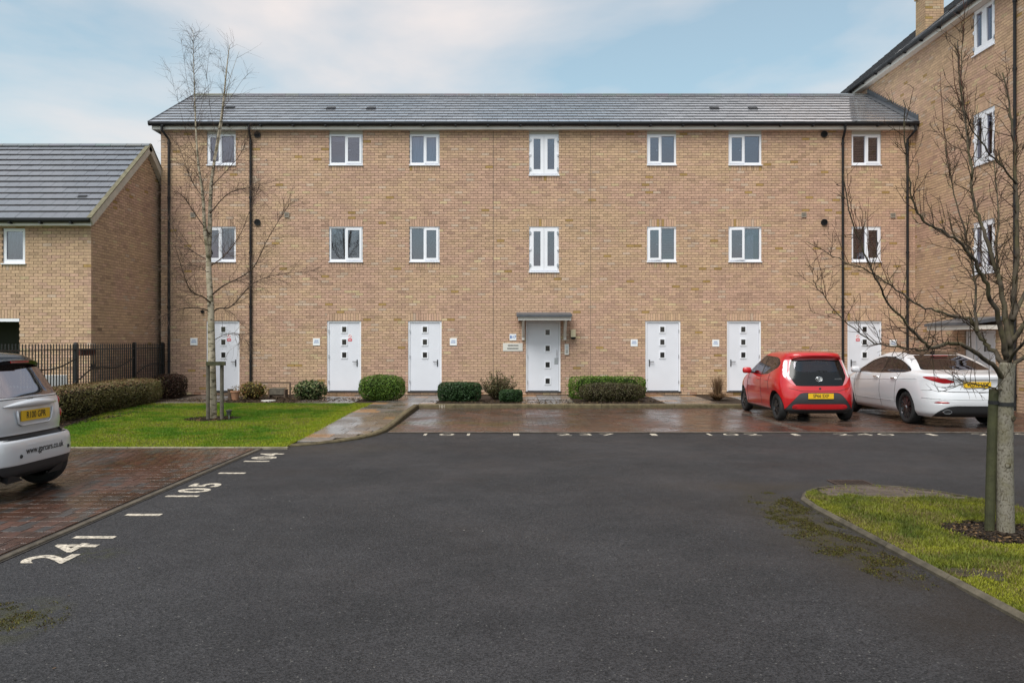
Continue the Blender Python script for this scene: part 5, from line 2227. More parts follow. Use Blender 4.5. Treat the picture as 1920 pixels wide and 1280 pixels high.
th = thing('ornamental_grass', bat(1345, 21.6), 'dried straw coloured ornamental grass clump left of the sixth door', 'grass clump')
N = 900
a = nrng.uniform(0, 6.28, N)
r = nrng.uniform(0, 1, N) ** 0.7
V = np.zeros((N, 2, 4, 3))
bx_, by_ = np.cos(a) * 0.07 * r, np.sin(a) * 0.07 * r
up = nrng.random(N) < 0.35
hgt = np.where(up, nrng.uniform(0.4, 0.68, N), nrng.uniform(0.22, 0.42, N))
rch = np.where(up, nrng.uniform(0.02, 0.2, N), nrng.uniform(0.2, 0.48, N))
wx, wy = -np.sin(a) * 0.005, np.cos(a) * 0.005
for k_, (f, g_) in enumerate(((0.0, 0.6), (0.6, 1.0))):
    for q, t_ in ((0, f), (3, g_)):
        droop = np.where(up, 0.0, 0.55 * t_ ** 3)
        px_ = bx_ + np.cos(a) * rch * t_ ** 1.5
        py_ = by_ + np.sin(a) * rch * t_ ** 1.5
        pz_ = hgt * (t_ - droop * t_)
        sc = 1 - 0.7 * t_
        i0, i1 = (0, 1) if q == 0 else (3, 2)
        V[:, k_, i0] = np.stack([px_ - wx * sc, py_ - wy * sc, pz_], 1)
        V[:, k_, i1] = np.stack([px_ + wx * sc, py_ + wy * sc, pz_], 1)
pal = np.array([(0.20, 0.12, 0.06), (0.14, 0.075, 0.04), (0.24, 0.16, 0.085), (0.10, 0.055, 0.03)])
cols = np.repeat(pal[nrng.integers(0, 4, N)] * nrng.uniform(0.7, 1.2, (N, 1)), 2, 0)
link('blades', np_mesh('blades', V.reshape(-1, 3), 4, cols), 'foliage', th)

# pot, bench, paving stone
pot = thing('flower_pot', bat(441, 21.6), 'small terracotta pot with a seedling by the door behind the birch', 'pot')
s = MB()
s.lathe([(0.001, 0.0), (0.085, 0.0), (0.115, 0.22), (0.128, 0.22), (0.128, 0.26), (0.105, 0.26), (0.10, 0.23), (0.001, 0.22)], (0, 0, 0), Z_, 18)
link('pot_body', s.mesh('pot_body', smooth=False), 'terracotta', pot)
P = nrng.normal(0, 1, (60, 3)) * np.array([0.06, 0.06, 0.05]) + np.array([0, 0, 0.32])
V, cols = leaf_quads(P, np.tile([0, 0, 1.0], (60, 1)), 0.025, 0.4, np.array(YEL)[nrng.integers(0, 5, 60)], 1.0)
link('seedling', np_mesh('seedling', V, 4, cols), 'foliage', pot)
pot2 = thing('flower_pot', bat(432, 21.75), 'grey slim pot left of the terracotta pot', 'pot')
s = MB()
s.lathe([(0.001, 0.0), (0.06, 0.0), (0.075, 0.27), (0.085, 0.27), (0.085, 0.30), (0.06, 0.30), (0.001, 0.28)], (0, 0, 0), Z_, 16)
link('pot_body', s.mesh('pot_body'), 'old_wood', pot2)
bn = thing('wooden_bench', bat(517, 22.6), 'low weathered wooden bench frame against the wall', 'bench')
s = MB()
s.box(-0.52, 0.38, 0.16, 0.19, 0.40, 0.43)
link('back_rail', s.mesh('back_rail'), 'old_wood', bn)
for xx in (-0.50, 0.36):
    s = MB()
    s.box(xx - 0.02, xx + 0.02, 0.155, 0.195, 0.0, 0.399)
    link('leg', s.mesh('leg'), 'old_wood', bn)
for i in range(4):
    s = MB()
    s.box(-0.14, 0.28, -0.15 + i * 0.07, -0.09 + i * 0.07, 0.25, 0.275)
    link('seat_slat', s.mesh('seat_slat'), 'timber_grey', bn)
s = MB()
s.box(-0.14, 0.28, -0.155, -0.13, 0.10, 0.249)
link('front_panel', s.mesh('front_panel'), 'timber_grey', bn)
for xx in (-0.15, 0.29):
    s = MB()
    s.box(xx - 0.02, xx + 0.02, -0.16, 0.13, 0.0, 0.24)
    link('leg', s.mesh('leg'), 'old_wood', bn)
s = MB()
c = bat(503, 21.2)
s.prism([Vector((c[0] + 0.19 * math.cos(a_) * (1 + 0.1 * math.sin(3 * a_)), c[1] + 0.15 * math.sin(a_), 0.09)) for a_ in np.linspace(0, 6.283, 13)[:-1]], Z_ * 0.035)
solo('flat_stone', s, 'sign_grey', 'flat pale stone lying in the bed in front of the bench', 'stone', c)
# little garden light by the birch
gl = thing('garden_light', (-5.82, 16.45, 0.07), 'small solar stake light beside the birch trunk', 'light')
s = MB()
s.tube([(0, 0, 0), (0, 0, 0.10)], 0.012, 8)
link('stake', s.mesh('stake'), 'steel', gl)
s = MB()
s.lathe([(0.001, 0.10), (0.045, 0.10), (0.05, 0.17), (0.065, 0.18), (0.065, 0.20), (0.001, 0.215)], (0, 0, 0), Z_, 14)
link('lantern', s.mesh('lantern'), 'dark_steel', gl)

# ------------------------------------------------------------------ railings
FX = -10.2
rail = thing('railing_fence', (FX, 19.5, 0.0), 'black metal railings with a curling vine along the house garden', 'fence')
ZT = 1.61


def fy(px):
    return -FX * FPX / (960 - px)


POSTS = [15.2, fy(142), fy(252), 23.36]
for yy in POSTS:
    s = MB()
    s.box(FX - 0.045, FX + 0.045, yy - 0.045, yy + 0.045, 0.0, ZT + 0.01)
    s.lathe([(0.055, 0.0), (0.045, 0.03), (0.001, 0.045)], (FX, yy, ZT + 0.011), Z_, 4)
    part(rail, 'post', s, 'black_paint')
for (ya, yb) in zip(POSTS[:-1], POSTS[1:]):
    for z in (0.20, ZT - 0.12):
        s = MB()
        s.box(FX - 0.020, FX + 0.020, ya + 0.046, yb - 0.046, z - 0.012, z + 0.012)
        part(rail, 'rail', s, 'black_paint')
    n = round((yb - ya) / 0.112)
    for i in range(1, n):
        yy = ya + (yb - ya) * i / n
        s = MB()
        s.tube([(FX, yy, 0.10), (FX, yy, ZT - 0.01)], 0.0125, 6)
        s.lathe([(0.001, -0.018), (0.016, 0.0), (0.001, 0.018)], (FX, yy, ZT), Z_, 6)
        part(rail, 'bar', s, 'black_paint')


def fpt(px, py):
    Y = fy(px)
    return Vector((FX + 0.025, Y, CAMZ + (640 - py) * Y / FPX))


def smooth_path(p, n=4):
    out = []
    for i in range(len(p) - 1):
        p0, p1, p2, p3 = p[max(0, i - 1)], p[i], p[i + 1], p[min(len(p) - 1, i + 2)]
        for k in range(n):
            t = k / n
            out.append(0.5 * ((2 * p1) + (p2 - p0) * t + (2 * p0 - 5 * p1 + 4 * p2 - p3) * t * t + (-p0 + 3 * p1 - 3 * p2 + p3) * t ** 3))
    out.append(p[-1])
    return out


for poly in ([(45, 686), (60, 691), (85, 693), (110, 688), (130, 678), (141, 671)], [(118, 738), (130, 727), (141, 714)],
             [(147, 711), (160, 699), (172, 691), (190, 688), (210, 689), (230, 683), (249, 670)], [(256, 699), (270, 687), (285, 682), (303, 682)]):
    s = MB()
    pp = smooth_path([fpt(*q) for q in poly])
    s.tube(pp, 0.017, 6)
    part(rail, 'vine_stem', s, 'black_paint')
s = MB()
c = fpt(171, 692)
for an in (-70, -35, 0, 35, 70):
    a_ = R(an)
    d = Vector((0.2 * math.cos(a_), math.sin(a_), math.cos(a_)))
    d.normalize()
    sd = Vector((0, d.z, -d.y)).normalized()
    s.prism([c, c + d * 0.09 + sd * 0.03, c + d * 0.19, c + d * 0.09 - sd * 0.03], X_ * 0.012)
part(rail, 'vine_leaf', s, 'black_paint')
pl = thing('trough_planter', (FX - 0.12, 19.4, 1.30), 'red brown trough planter hanging on the railings', 'planter')
s = MB()
y0, y1 = fy(154), fy(182)
xs0, xs1 = FX - 0.20, FX - 0.022
s.add([(xs0 + .03, y0 + .05, 1.34), (xs1 - .02, y0 + .05, 1.34), (xs1 - .02, y1 - .05, 1.34), (xs0 + .03, y1 - .05, 1.34), (xs0, y0, 1.50), (xs1, y0, 1.50), (xs1, y1, 1.50), (xs0, y1, 1.50), (xs0 + .02, y0 + .02, 1.47), (xs1 - .02, y0 + .02, 1.47), (xs1 - .02, y1 - .02, 1.47), (xs0 + .02, y1 - .02, 1.47), (xs0 + .02, y0 + .02, 1.50), (xs1 - .02, y0 + .02, 1.50), (xs1 - .02, y1 - .02, 1.50), (xs0 + .02, y1 - .02, 1.50)],
      [(0, 1, 2, 3), (0, 1, 5, 4), (1, 2, 6, 5), (2, 3, 7, 6), (3, 0, 4, 7), (4, 5, 13, 12), (5, 6, 14, 13), (6, 7, 15, 14), (7, 4, 12, 15), (12, 13, 9, 8), (13, 14, 10, 9), (14, 15, 11, 10), (15, 12, 8, 11), (8, 9, 10, 11)])
part(pl, 'trough', s, 'planter_red')
for yy in (y0 + 0.15, y1 - 0.15):
    s = MB()
    s.box(xs1 + 0.0005, FX - 0.0205 + 0.0, yy - 0.01, yy + 0.01, 1.36, 1.505)
    part(pl, 'hook', s, 'black_paint')


def garden_chair(loc, rz, label):
    th = thing('garden_chair', loc, label, 'chair', 'white plastic garden chairs')
    th.rotation_euler = (0, 0, rz)
    s = MB()
    s.box(-0.23, 0.23, -0.22, 0.22, 0.42, 0.445)
    link('seat', s.mesh('seat'), 'garden_white', th)
    s = MB()
    s.obox(Vector((0, 0.22, 0.44)), X_, Vector((0, 0.25, 1)).normalized(), Vector((0, 1, -0.25)).normalized(), (-0.23, 0.23), (0, 0.46), (0, 0.025))
    link('backrest', s.mesh('backrest'), 'garden_white', th)
    for (a, b) in ((-0.21, -0.2), (0.21, -0.2), (-0.21, 0.21), (0.21, 0.21)):
        s = MB()
        s.tube([(a * 1.12, b * 1.12, 0), (a, b, 0.42)], 0.018, 6)
        link('leg', s.mesh('leg'), 'garden_white', th)
    for a in (-0.25, 0.25):
        s = MB()
        s.tube([(a, -0.2, 0.43), (a, -0.2, 0.64), (a, 0.25, 0.66)], 0.016, 6)
        link('armrest', s.mesh('armrest'), 'garden_white', th)


garden_chair((-10.72, 18.9, 0.015), R(200), 'white plastic garden chair behind the railings nearest the house corner')
garden_chair((-11.1, 17.9, 0.015), R(150), 'white plastic garden chair behind the railings near the silver car')
# ================================================================== CARS
def paint(name, col, metal=0.0, rough=0.28):
    m = simple(name, col, rough, metal, 0.5, coat=1.0)
    return m


paint('car_red', (0.44, 0.004, 0.008))
paint('car_white', (0.60, 0.60, 0.63))
paint('car_silver', (0.60, 0.61, 0.64), 0.12, 0.34)
simple('car_black', (0.008, 0.008, 0.009), 0.15, spec=0.35)
simple('car_trim', (0.018, 0.018, 0.020), 0.55)
simple('car_grey_trim', (0.030, 0.031, 0.034), 0.5)
simple('car_cabin', (0.02, 0.02, 0.022), 0.8)
simple('seat_fabric', (0.035, 0.035, 0.04), 0.9)
simple('light_red', (0.30, 0.004, 0.008), 0.12, coat=0.8)
simple('light_pale', (0.82, 0.77, 0.77), 0.12, coat=0.8)
simple('light_pink', (0.60, 0.20, 0.23), 0.12, coat=0.8)
simple('plate_yellow', (0.70, 0.42, 0.01), 0.35)
simple('plate_ink', (0.01, 0.01, 0.01), 0.5)
simple('alloy_dark', (0.05, 0.05, 0.055), 0.3, metal=0.8)
simple('alloy', (0.40, 0.40, 0.42), 0.28, metal=1.0)
glass('car_glass', (0.45, 0.50, 0.50), 0.10, 0.01)
glass('car_glass_dark', (0.10, 0.10, 0.10), 0.08, 0.01)
glass('car_glass_dim', (0.30, 0.33, 0.33), 0.07, 0.01)
glass('car_glass_green', (0.55, 0.62, 0.60), 0.12, 0.01)


def catmull(rows, sub):
    R_ = np.array(rows, float)
    out = []
    n = len(R_)
    for i in range(n - 1):
        p0, p1, p2, p3 = R_[max(0, i - 1)], R_[i], R_[i + 1], R_[min(n - 1, i + 2)]
        for k in range(sub):
            t = k / sub
            out.append(0.5 * (2 * p1 + (p2 - p0) * t + (2 * p0 - 5 * p1 + 4 * p2 - p3) * t * t + (-p0 + 3 * p1 - 3 * p2 + p3) * t ** 3))
    out.append(R_[-1])
    return np.array(out)


class CarBody:
    """body as stacked plan outlines: rows of (z, rear x, front x, half width, rear exponent, front exponent)"""
    def __init__(s, rows, xm, sub=8, nq=40):
        T = catmull(rows, sub)
        s.nl = len(T)
        s.na = 6 * nq
        G = np.zeros((s.nl, s.na, 3))
        th_ = np.linspace(0, np.pi / 2, 900)
        for j, (z, xr, xf, w, er, ef) in enumerate(T):
            span_ = min(1.0, xf - xr)
            cr = max(xm[0], xr + 0.30 * span_)
            cf = min(xm[1], xf - 0.30 * span_)
            if cf < cr + 0.02:
                cr = cf = (cr + cf) / 2
                cf += 0.02
            quads = []
            for (half, ex) in ((cr - xr, er), (xf - cf, ef)):
                ca, sa = np.cos(th_) ** (2 / ex), np.sin(th_) ** (2 / ex)
                X, Yq = half * ca, w * sa
                L_ = np.concatenate([[0], np.cumsum(np.hypot(np.diff(X), np.diff(Yq)))])
                t = np.linspace(0, L_[-1], nq + 1)
                quads.append((np.interp(t, L_, X), np.interp(t, L_, Yq)))
            (rx, ry), (fx, fy_) = quads
            mid_ = np.linspace(cr, cf, nq + 1)[:-1]
            # from rear centre to the left side, to the front, to the right side and back
            xs_ = np.concatenate([cr - rx[:-1], mid_, cf + fx[::-1][:-1], cf + fx[:-1], np.linspace(cf, cr, nq + 1)[:-1], cr - rx[::-1][:-1]])
            ys_ = np.concatenate([ry[:-1], np.full(nq, w), fy_[::-1][:-1], -fy_[:-1], np.full(nq, -w), -ry[::-1][:-1]])
            G[j, :, 0], G[j, :, 1], G[j, :, 2] = xs_, ys_, z
        s.G = G
        s.V = G.reshape(-1, 3)
        idx = np.arange(s.nl * s.na).reshape(s.nl, s.na)
        a = idx[:-1]
        b = np.roll(a, -1, 1)
        d = idx[1:]
        c_ = np.roll(d, -1, 1)
        s.F = np.stack([a, b, c_, d], -1).reshape(-1, 4)
        P = s.V[s.F]
        s.C = P.mean(1)
        nn = np.cross(P[:, 2] - P[:, 0], P[:, 3] - P[:, 1])
        s.N = nn / (np.linalg.norm(nn, axis=1, keepdims=True) + 1e-12)
        if (s.N[:, 1] * s.C[:, 1]).mean() < 0:
            s.N = -s.N
            s.F = s.F[:, ::-1]
        s.top = idx[-1]
        s.region = np.array(['body'] * len(s.F), dtype=object)

    def rear_x(s, y, z):
        V = s.V[s.V[:, 0] < s.V[:, 0].mean()]
        d = (V[:, 1] - y) ** 2 + (V[:, 2] - z) ** 2
        k = np.argsort(d)[:4]
        return V[k, 0].mean()

    def side_y(s, x, z, sg):
        V = s.V[s.V[:, 1] * sg > 0.2]
        d = (V[:, 0] - x) ** 2 + (V[:, 2] - z) ** 2
        k = np.argsort(d)[:4]
        return V[k, 1].mean()

    def smooth_borders(s, it=14):
        """pull the stepped borders between regions into smooth curves along the surface"""
        G = s.region.reshape(s.nl - 1, s.na)
        idx = np.arange(s.nl * s.na).reshape(s.nl, s.na)
        E = []
        for i in range(s.na):
            i2 = (i + 1) % s.na
            for j in np.nonzero(G[:, i] != G[:, i2])[0]:
                E.append((idx[j, i2], idx[j + 1, i2]))
        for j in range(s.nl - 2):
            for i in np.nonzero(G[j] != G[j + 1])[0]:
                E.append((idx[j + 1, i], idx[j + 1, (i + 1) % s.na]))
        E = np.array(E)
        cnt = np.zeros(len(s.V))
        np.add.at(cnt, E[:, 0], 1)
        np.add.at(cnt, E[:, 1], 1)
        mv = cnt == 2
        for _ in range(it):
            acc = np.zeros_like(s.V)
            np.add.at(acc, E[:, 0], s.V[E[:, 1]])
            np.add.at(acc, E[:, 1], s.V[E[:, 0]])
            s.V[mv] = 0.4 * s.V[mv] + 0.6 * acc[mv] / 2

    def mesh(s, name, region, push=0.0, cap=None):
        k = np.nonzero(s.region == region)[0]
        if len(k) == 0: return None
        F_ = s.F[k]
        used, inv = np.unique(F_, return_inverse=True)
        V = s.V[used].copy()
        inv = inv.reshape(F_.shape)
        if push:
            vn = np.zeros_like(V)
            for q in range(4):
                np.add.at(vn, inv[:, q], s.N[k])
            vn /= np.linalg.norm(vn, axis=1, keepdims=True) + 1e-12
            V += vn * push
        me = bpy.data.meshes.new(name)
        fl = [tuple(int(i) for i in f) for f in inv]
        if cap is not None:
            m_ = {int(u): i for i, u in enumerate(used)}
            if all(int(t) in m_ for t in cap):
                fl.append(tuple(m_[int(t)] for t in cap))
        me.from_pydata([tuple(v) for v in V], [], fl)
        me.polygons.foreach_set('use_smooth', [True] * len(me.polygons))
        me.update()
        return me


def poly_mask(u, v, poly):
    return inpoly(u, v, poly)


def wheel(th, x, y, r, w, rim, nsp, rim_mat, style):
    sg = 1 if y > 0 else -1
    ax = Vector((0, sg, 0))
    O = Vector((x, y, r))
    s = MB()
    s.lathe([(rim, -w), (r - 0.03, -w), (r - 0.006, -w + 0.02), (r, -w + 0.045), (r, -0.045), (r - 0.006, -0.02), (r - 0.03, -0.004), (rim + 0.012, 0.0), (rim, -0.012)], O, ax, 40)
    wh = link('wheel', s.mesh('wheel', smooth=True), 'rubber', th)
    s = MB()
    s.lathe([(rim, -0.012), (rim - 0.012, -0.006), (rim - 0.022, -0.02), (rim - 0.03, -0.10), (0.02, -0.11)], O, ax, 40)
    s2 = MB()
    link('rim', s.mesh('rim', smooth=True), 'alloy_dark', wh)
    a0 = Vector((1, 0, 0))
    b0 = Vector((0, 0, 1))
    for i in range(nsp):
        an = 2 * math.pi * i / nsp + 0.2
        for off in ((-0.10, 0.10) if style == 'split' else (0,)):
            d = a0 * math.cos(an + off) + b0 * math.sin(an + off)
            dd = a0 * math.cos(an + off * 1.6) + b0 * math.sin(an + off * 1.6)
            t = a0 * -math.sin(an) + b0 * math.cos(an)
            hw, he = (0.016, 0.012) if style == 'split' else (0.026, 0.020)
            p = [O + d * 0.03 - t * hw + ax * -0.012, O + d * 0.03 + t * hw + ax * -0.012, O + dd * (rim - 0.016) + t * he + ax * -0.018, O + dd * (rim - 0.016) - t * he + ax * -0.018]
            s2.prism(p, ax * -0.02)
    s2.lathe([(0.001, 0.0), (0.032, 0.0), (0.05, -0.012), (0.055, -0.03)], O, ax, 20)
    link('spokes', s2.mesh('spokes'), rim_mat, wh)
    return wh


def arch(th, x, z, r, y0, y1, B):
    s = MB()
    sg = 1 if y1 > 0 else -1
    n = 22
    vs = []
    for k in range(n + 1):
        an = math.pi * (-0.12 + 1.24 * k / n)
        px_, pz_ = x + math.cos(an) * r, z + math.sin(an) * r
        ye = B.side_y(px_, max(pz_, 0.2), sg) - sg * 0.012
        vs.append((px_, y0, pz_))
        vs.append((px_, ye, pz_))
    s.add(vs, [(2 * k, 2 * k + 1, 2 * k + 3, 2 * k + 2) for k in range(n)])
    s.add([(x, y0, z)] + [(x + math.cos(math.pi * (-0.12 + 1.24 * k / n)) * r, y0, z + math.sin(math.pi * (-0.12 + 1.24 * k / n)) * r) for k in range(n + 1)], [(0, k + 1, k + 2) for k in range(n)])
    link('wheel_arch', s.mesh('wheel_arch'), 'car_trim', th)


def seam(th, B, pts, sg=None, rear=False, r=0.0045, mat='car_trim', name='seam', lift=0.0, sub=10):
    """a shut line or trim strip laid along the body surface; pts are (x, z) on a side or (y, z) on the rear"""
    P = []
    pp = []
    for (p, q) in zip(pts[:-1], pts[1:]):
        for k in range(sub):
            t = k / sub
            pp.append((p[0] + (q[0] - p[0]) * t, p[1] + (q[1] - p[1]) * t))
    pp.append(pts[-1])
    for (a, z) in pp:
        if rear:
            P.append((B.rear_x(a, z) - lift, a, z))
        else:
            P.append((a, B.side_y(a, z, sg) + sg * lift, z))
    s = MB()
    s.tube(P, r, 5)
    return link(name, s.mesh(name, smooth=True), mat, th)


def plate(th, x, z, body, w=0.52, h=0.111, tilt=0.0):
    s = MB()
    s.box(x - 0.012, x, -w / 2, w / 2, z - h / 2, z + h / 2)
    pl_ = link('number_plate', s.mesh('number_plate'), 'plate_yellow', th)
    s = MB()
    put_text(s, body, 0.098, Vector((x - 0.0135, 0, z)), -Y_, Z_, 0.0016, 0.86 if len(body) > 7 else 0.88)
    link('plate_lettering', s.mesh('plate_lettering'), 'plate_ink', pl_)
    return pl_


def seats(th, rows):
    for (x, y) in rows:
        s = MB()
        u = Vector((-0.22, 0, 1)).normalized()
        w = Vector((1, 0, 0.22)).normalized()
        s.obox(Vector((x, y, 0.45)), Y_, u, w, (-0.21, 0.21), (0, 0.50), (-0.05, 0.06))
        s.obox(Vector((x, y, 0.45)), Y_, u, w, (-0.12, 0.12), (0.54, 0.72), (-0.04, 0.05))
        s.obox(Vector((x, y, 0.45)), Y_, u, w, (-0.05, 0.05), (0.501, 0.539), (-0.01, 0.01))
        link('seat', s.mesh('seat'), 'seat_fabric', th)


def mirror(th, x, y, z, mat):
    sg = 1 if y > 0 else -1
    s = MB()
    n, m_ = 12, 8
    vs = []
    for j in range(m_ + 1):
        ph = -math.pi / 2 + math.pi * j / m_
        for i in range(n):
            an = 2 * math.pi * i / n
            f = lambda t, e: math.copysign(abs(t) ** e, t)
            vs.append((x + 0.07 * f(math.cos(ph), .6) * f(math.cos(an), .7), y + 0.105 * f(math.cos(ph), .6) * f(math.sin(an), .7), z + 0.07 * f(math.sin(ph), .7)))
    s.add(vs, [(j * n + i, j * n + (i + 1) % n, (j + 1) * n + (i + 1) % n, (j + 1) * n + i) for j in range(m_) for i in range(n)])
    mo = link('door_mirror', s.mesh('door_mirror', smooth=True), mat, th)
    s = MB()
    s.tube([(x + 0.02, y - sg * 0.16, z - 0.05), (x, y - sg * 0.06, z - 0.04)], 0.022, 8)
    link('mirror_arm', s.mesh('mirror_arm'), 'car_trim', mo)


def cut_arches(B, xs, z, r, ymin):
    for x in xs:
        k = ((B.C[:, 0] - x) ** 2 + (B.C[:, 2] - z) ** 2 < r * r) & (np.abs(B.C[:, 1]) > ymin)
        B.region[k] = 'cut'


def finish(th, B, parts):
    B.smooth_borders()
    for (region, name, mat, push) in parts:
        me = B.mesh(name, region, push, B.top if region in ('body', 'roof') else None)
        if me is not None:
            link(name, me, mat, th)


# ------------------------------------------------------------------ red hatchback
car = thing('parked_car', (6.34, 16.42, 0.018), 'small red hatchback with black tailgate glass parked in the block paved bay', 'car')
car.rotation_euler = (0, 0, R(90))
rows = [(0.17, .16, 3.34, .70, 5, 4), (0.24, .05, 3.42, .765, 5, 4), (0.36, .015, 3.45, .79, 4.6, 3.6), (0.48, .0, 3.455, .80, 4.4, 3.4), (0.60, .015, 3.44, .805, 4.3, 3.2),
        (0.70, .045, 3.40, .81, 4.2, 3.0), (0.79, .075, 3.27, .807, 4.0, 2.8), (0.87, .10, 2.98, .795, 3.9, 2.7), (0.94, .125, 2.62, .775, 3.8, 2.8), (1.02, .155, 2.42, .748, 3.7, 3.0),
        (1.12, .195, 2.24, .712, 3.7, 3.2), (1.22, .235, 2.06, .672, 3.7, 3.4), (1.30, .262, 1.92, .636, 3.7, 3.4), (1.36, .24, 1.80, .60, 3.8, 3.4), (1.405, .26, 1.67, .555, 3.8, 3.2),
        (1.435, .36, 1.52, .47, 3.4, 3.0), (1.452, .52, 1.40, .36, 3.0, 2.8), (1.46, .75, 1.25, .20, 2.6, 2.6)]
B = CarBody(rows, (0.78, 2.35), 9, 56)
C_, N_ = B.C, B.N
ay = np.abs(C_[:, 1])
rear = (C_[:, 0] < 0.75) & (N_[:, 0] < -0.25)
side = (np.abs(N_[:, 1]) > 0.45) & (C_[:, 0] > 0.35)
# side glass
fr = poly_mask(C_[:, 0], C_[:, 2], [(2.26, .965), (1.44, .945), (1.40, 1.325), (1.72, 1.325), (1.86, 1.27)])
re_ = poly_mask(C_[:, 0], C_[:, 2], [(1.37, .945), (1.00, .98), (.56, 1.12), (.52, 1.19), (.62, 1.27), (.80, 1.305), (1.34, 1.325)])
B.region[side & fr & (ay > .45)] = 'glass_front'
B.region[side & re_ & (ay > .45)] = 'glass_side'
band_ = poly_mask(C_[:, 0], C_[:, 2], [(2.32, .945), (1.40, .925), (1.00, .957), (.52, 1.11), (.48, 1.20), (.60, 1.29), (.78, 1.325), (1.36, 1.345), (1.74, 1.345), (1.90, 1.28)])
B.region[side & band_ & (B.region == 'body') & (ay > .45)] = 'pillar'
# windscreen
ws = (N_[:, 0] > 0.3) & (C_[:, 2] > 0.965) & (C_[:, 2] < 1.37) & (ay < 0.64 - 0.35 * (C_[:, 2] - .965))
B.region[ws] = 'windscreen'
tg = poly_mask(ay, C_[:, 2], [(-.1, .745), (.455, .745), (.50, .78), (.585, .93), (.55, 1.15), (.50, 1.275), (-.1, 1.285)])
B.region[rear & tg] = 'tailgate_glass'
wn_ = poly_mask(ay, C_[:, 2], [(-.1, 1.03), (.40, 1.03), (.47, 1.08), (.47, 1.22), (.44, 1.255), (-.1, 1.265)])
B.region[rear & wn_] = 'rear_window'
tl_ = (C_[:, 0] < 0.62)
lt = poly_mask(ay, C_[:, 2], [(.50, 1.275), (.55, 1.15), (.585, .93), (.50, .78), (.475, .765), (.50, .745), (.575, .80), (.68, .93), (.685, .99), (.645, 1.17), (.60, 1.285)])
B.region[tl_ & lt & (N_[:, 0] < -0.1)] = 'tail_light'
lt2 = poly_mask(ay, C_[:, 2], [(.62, 1.26), (.66, 1.10), (.685, .99), (.68, .93), (.645, .90), (.615, 1.0), (.585, 1.15), (.56, 1.275)])
B.region[tl_ & lt2 & (N_[:, 0] < -0.1)] = 'tail_light_edge'
ins = poly_mask(ay, C_[:, 2], [(-.1, .615), (.39, .615), (.56, .44), (.66, .30), (.70, .235), (.58, .235), (.57, .345), (.54, .37), (-.1, .375)])
B.region[rear & ins] = 'bumper_insert'
B.region[rear & (C_[:, 2] < .265)] = 'bumper_insert'
B.region[(~rear) & (C_[:, 2] < .225)] = 'bumper_insert'
cut_arches(B, (0.49, 2.83), 0.30, 0.335, 0.45)
finish(car, B, [('body', 'body', 'car_red', 0), ('glass_front', 'side_window', 'car_glass_green', -.004), ('glass_side', 'side_window', 'car_glass', -.004), ('pillar', 'window_surround', 'car_black', -.001),
                ('windscreen', 'windscreen', 'car_glass', 0), ('tailgate_glass', 'tailgate', 'car_black', -.003), ('rear_window', 'rear_window', 'car_glass_dim', -.003),
                ('bumper_insert', 'bumper_insert', 'car_grey_trim', -.004)])
for (rg, mat) in (('tail_light', 'light_pink'), ('tail_light_edge', 'light_pale')):
    k = B.region == rg
    for sg in (1, -1):
        B.region[k & (C_[:, 1] * sg > 0)] = 'tmp'
        B_me = B.mesh('tail_light', 'tmp', 0.002)
        B.region[k & (C_[:, 1] * sg > 0)] = rg
        if B_me: link('tail_light', B_me, mat, car)
# roof spoiler lip
s = MB()
for i in range(24):
    y0_, y1_ = -0.50 + i / 24, -0.50 + (i + 1) / 24
    z_ = lambda y: 1.372 - 0.10 * (abs(y) / .5) ** 3 * .5
    x_ = lambda y: 0.15 + 0.10 * (abs(y) / .5) ** 2.5
    s.add([(x_(y0_), y0_, z_(y0_)), (x_(y1_), y1_, z_(y1_)), (x_(y1_) + .22, y1_, z_(y1_) + .028), (x_(y0_) + .22, y0_, z_(y0_) + .028),
           (x_(y0_) + .02, y0_, z_(y0_) - .035), (x_(y1_) + .02, y1_, z_(y1_) - .035), (x_(y1_) + .16, y1_, z_(y1_) - .04), (x_(y0_) + .16, y0_, z_(y0_) - .04)],
          [(0, 1, 2, 3), (0, 4, 5, 1), (4, 7, 6, 5)] + ([(0, 3, 7, 4)] if i == 0 else []) + ([(1, 5, 6, 2)] if i == 23 else []))
link('roof_spoiler', s.mesh('roof_spoiler', smooth=False), 'car_red', car)
for (x, y) in ((0.49, .765), (2.83, .765), (0.49, -.765), (2.83, -.765)):
    wheel(car, x, y, 0.288, 0.17, 0.20, 8, 'alloy_dark', 'plain')
    arch(car, x, 0.30, 0.345, .52 if y > 0 else -.52, .795 if y > 0 else -.795, B)
s = MB()
s.box(0.25, 3.25, -0.50, 0.50, 0.17, 0.50)
s.box(0.86, 2.45, -0.72, 0.72, 0.18, 0.50)
link('underbody', s.mesh('underbody'), 'car_cabin', car)
seats(car, [(1.45, .36), (1.45, -.36), (0.70, .34), (0.70, -.34)])
plate(car, B.rear_x(0, .54) - 0.004, .540, 'SP66 SXF')
mirror(car, 2.10, .90, 1.0, 'car_red')
mirror(car, 2.10, -.90, 1.0, 'car_red')
for sg in (1, -1):
    seam(car, B, [(1.42, .93), (1.40, .60), (1.36, .28)], sg, lift=.0005)
    seam(car, B, [(.86, .98), (.90, .80), (.86, .62)], sg, lift=.0005)
    seam(car, B, [(2.30, .93), (2.40, .60), (2.36, .28)], sg, lift=.0005)
    for xx in (1.60, 1.02):
        s = MB()
        y = B.side_y(xx, .83, sg)
        s.tube([(xx - .09, y, .83), (xx - .07, y + sg * .028, .832), (xx + .07, y + sg * .028, .832), (xx + .09, y, .83)], .011, 6)
        link('door_handle', s.mesh('door_handle'), 'car_red', car)
seam(car, B, [(-.62, .70), (-.40, .648), (0, .64), (.40, .648), (.62, .70)], rear=True, lift=.0005)
# badge: outer oval with two inner ovals
s = MB()


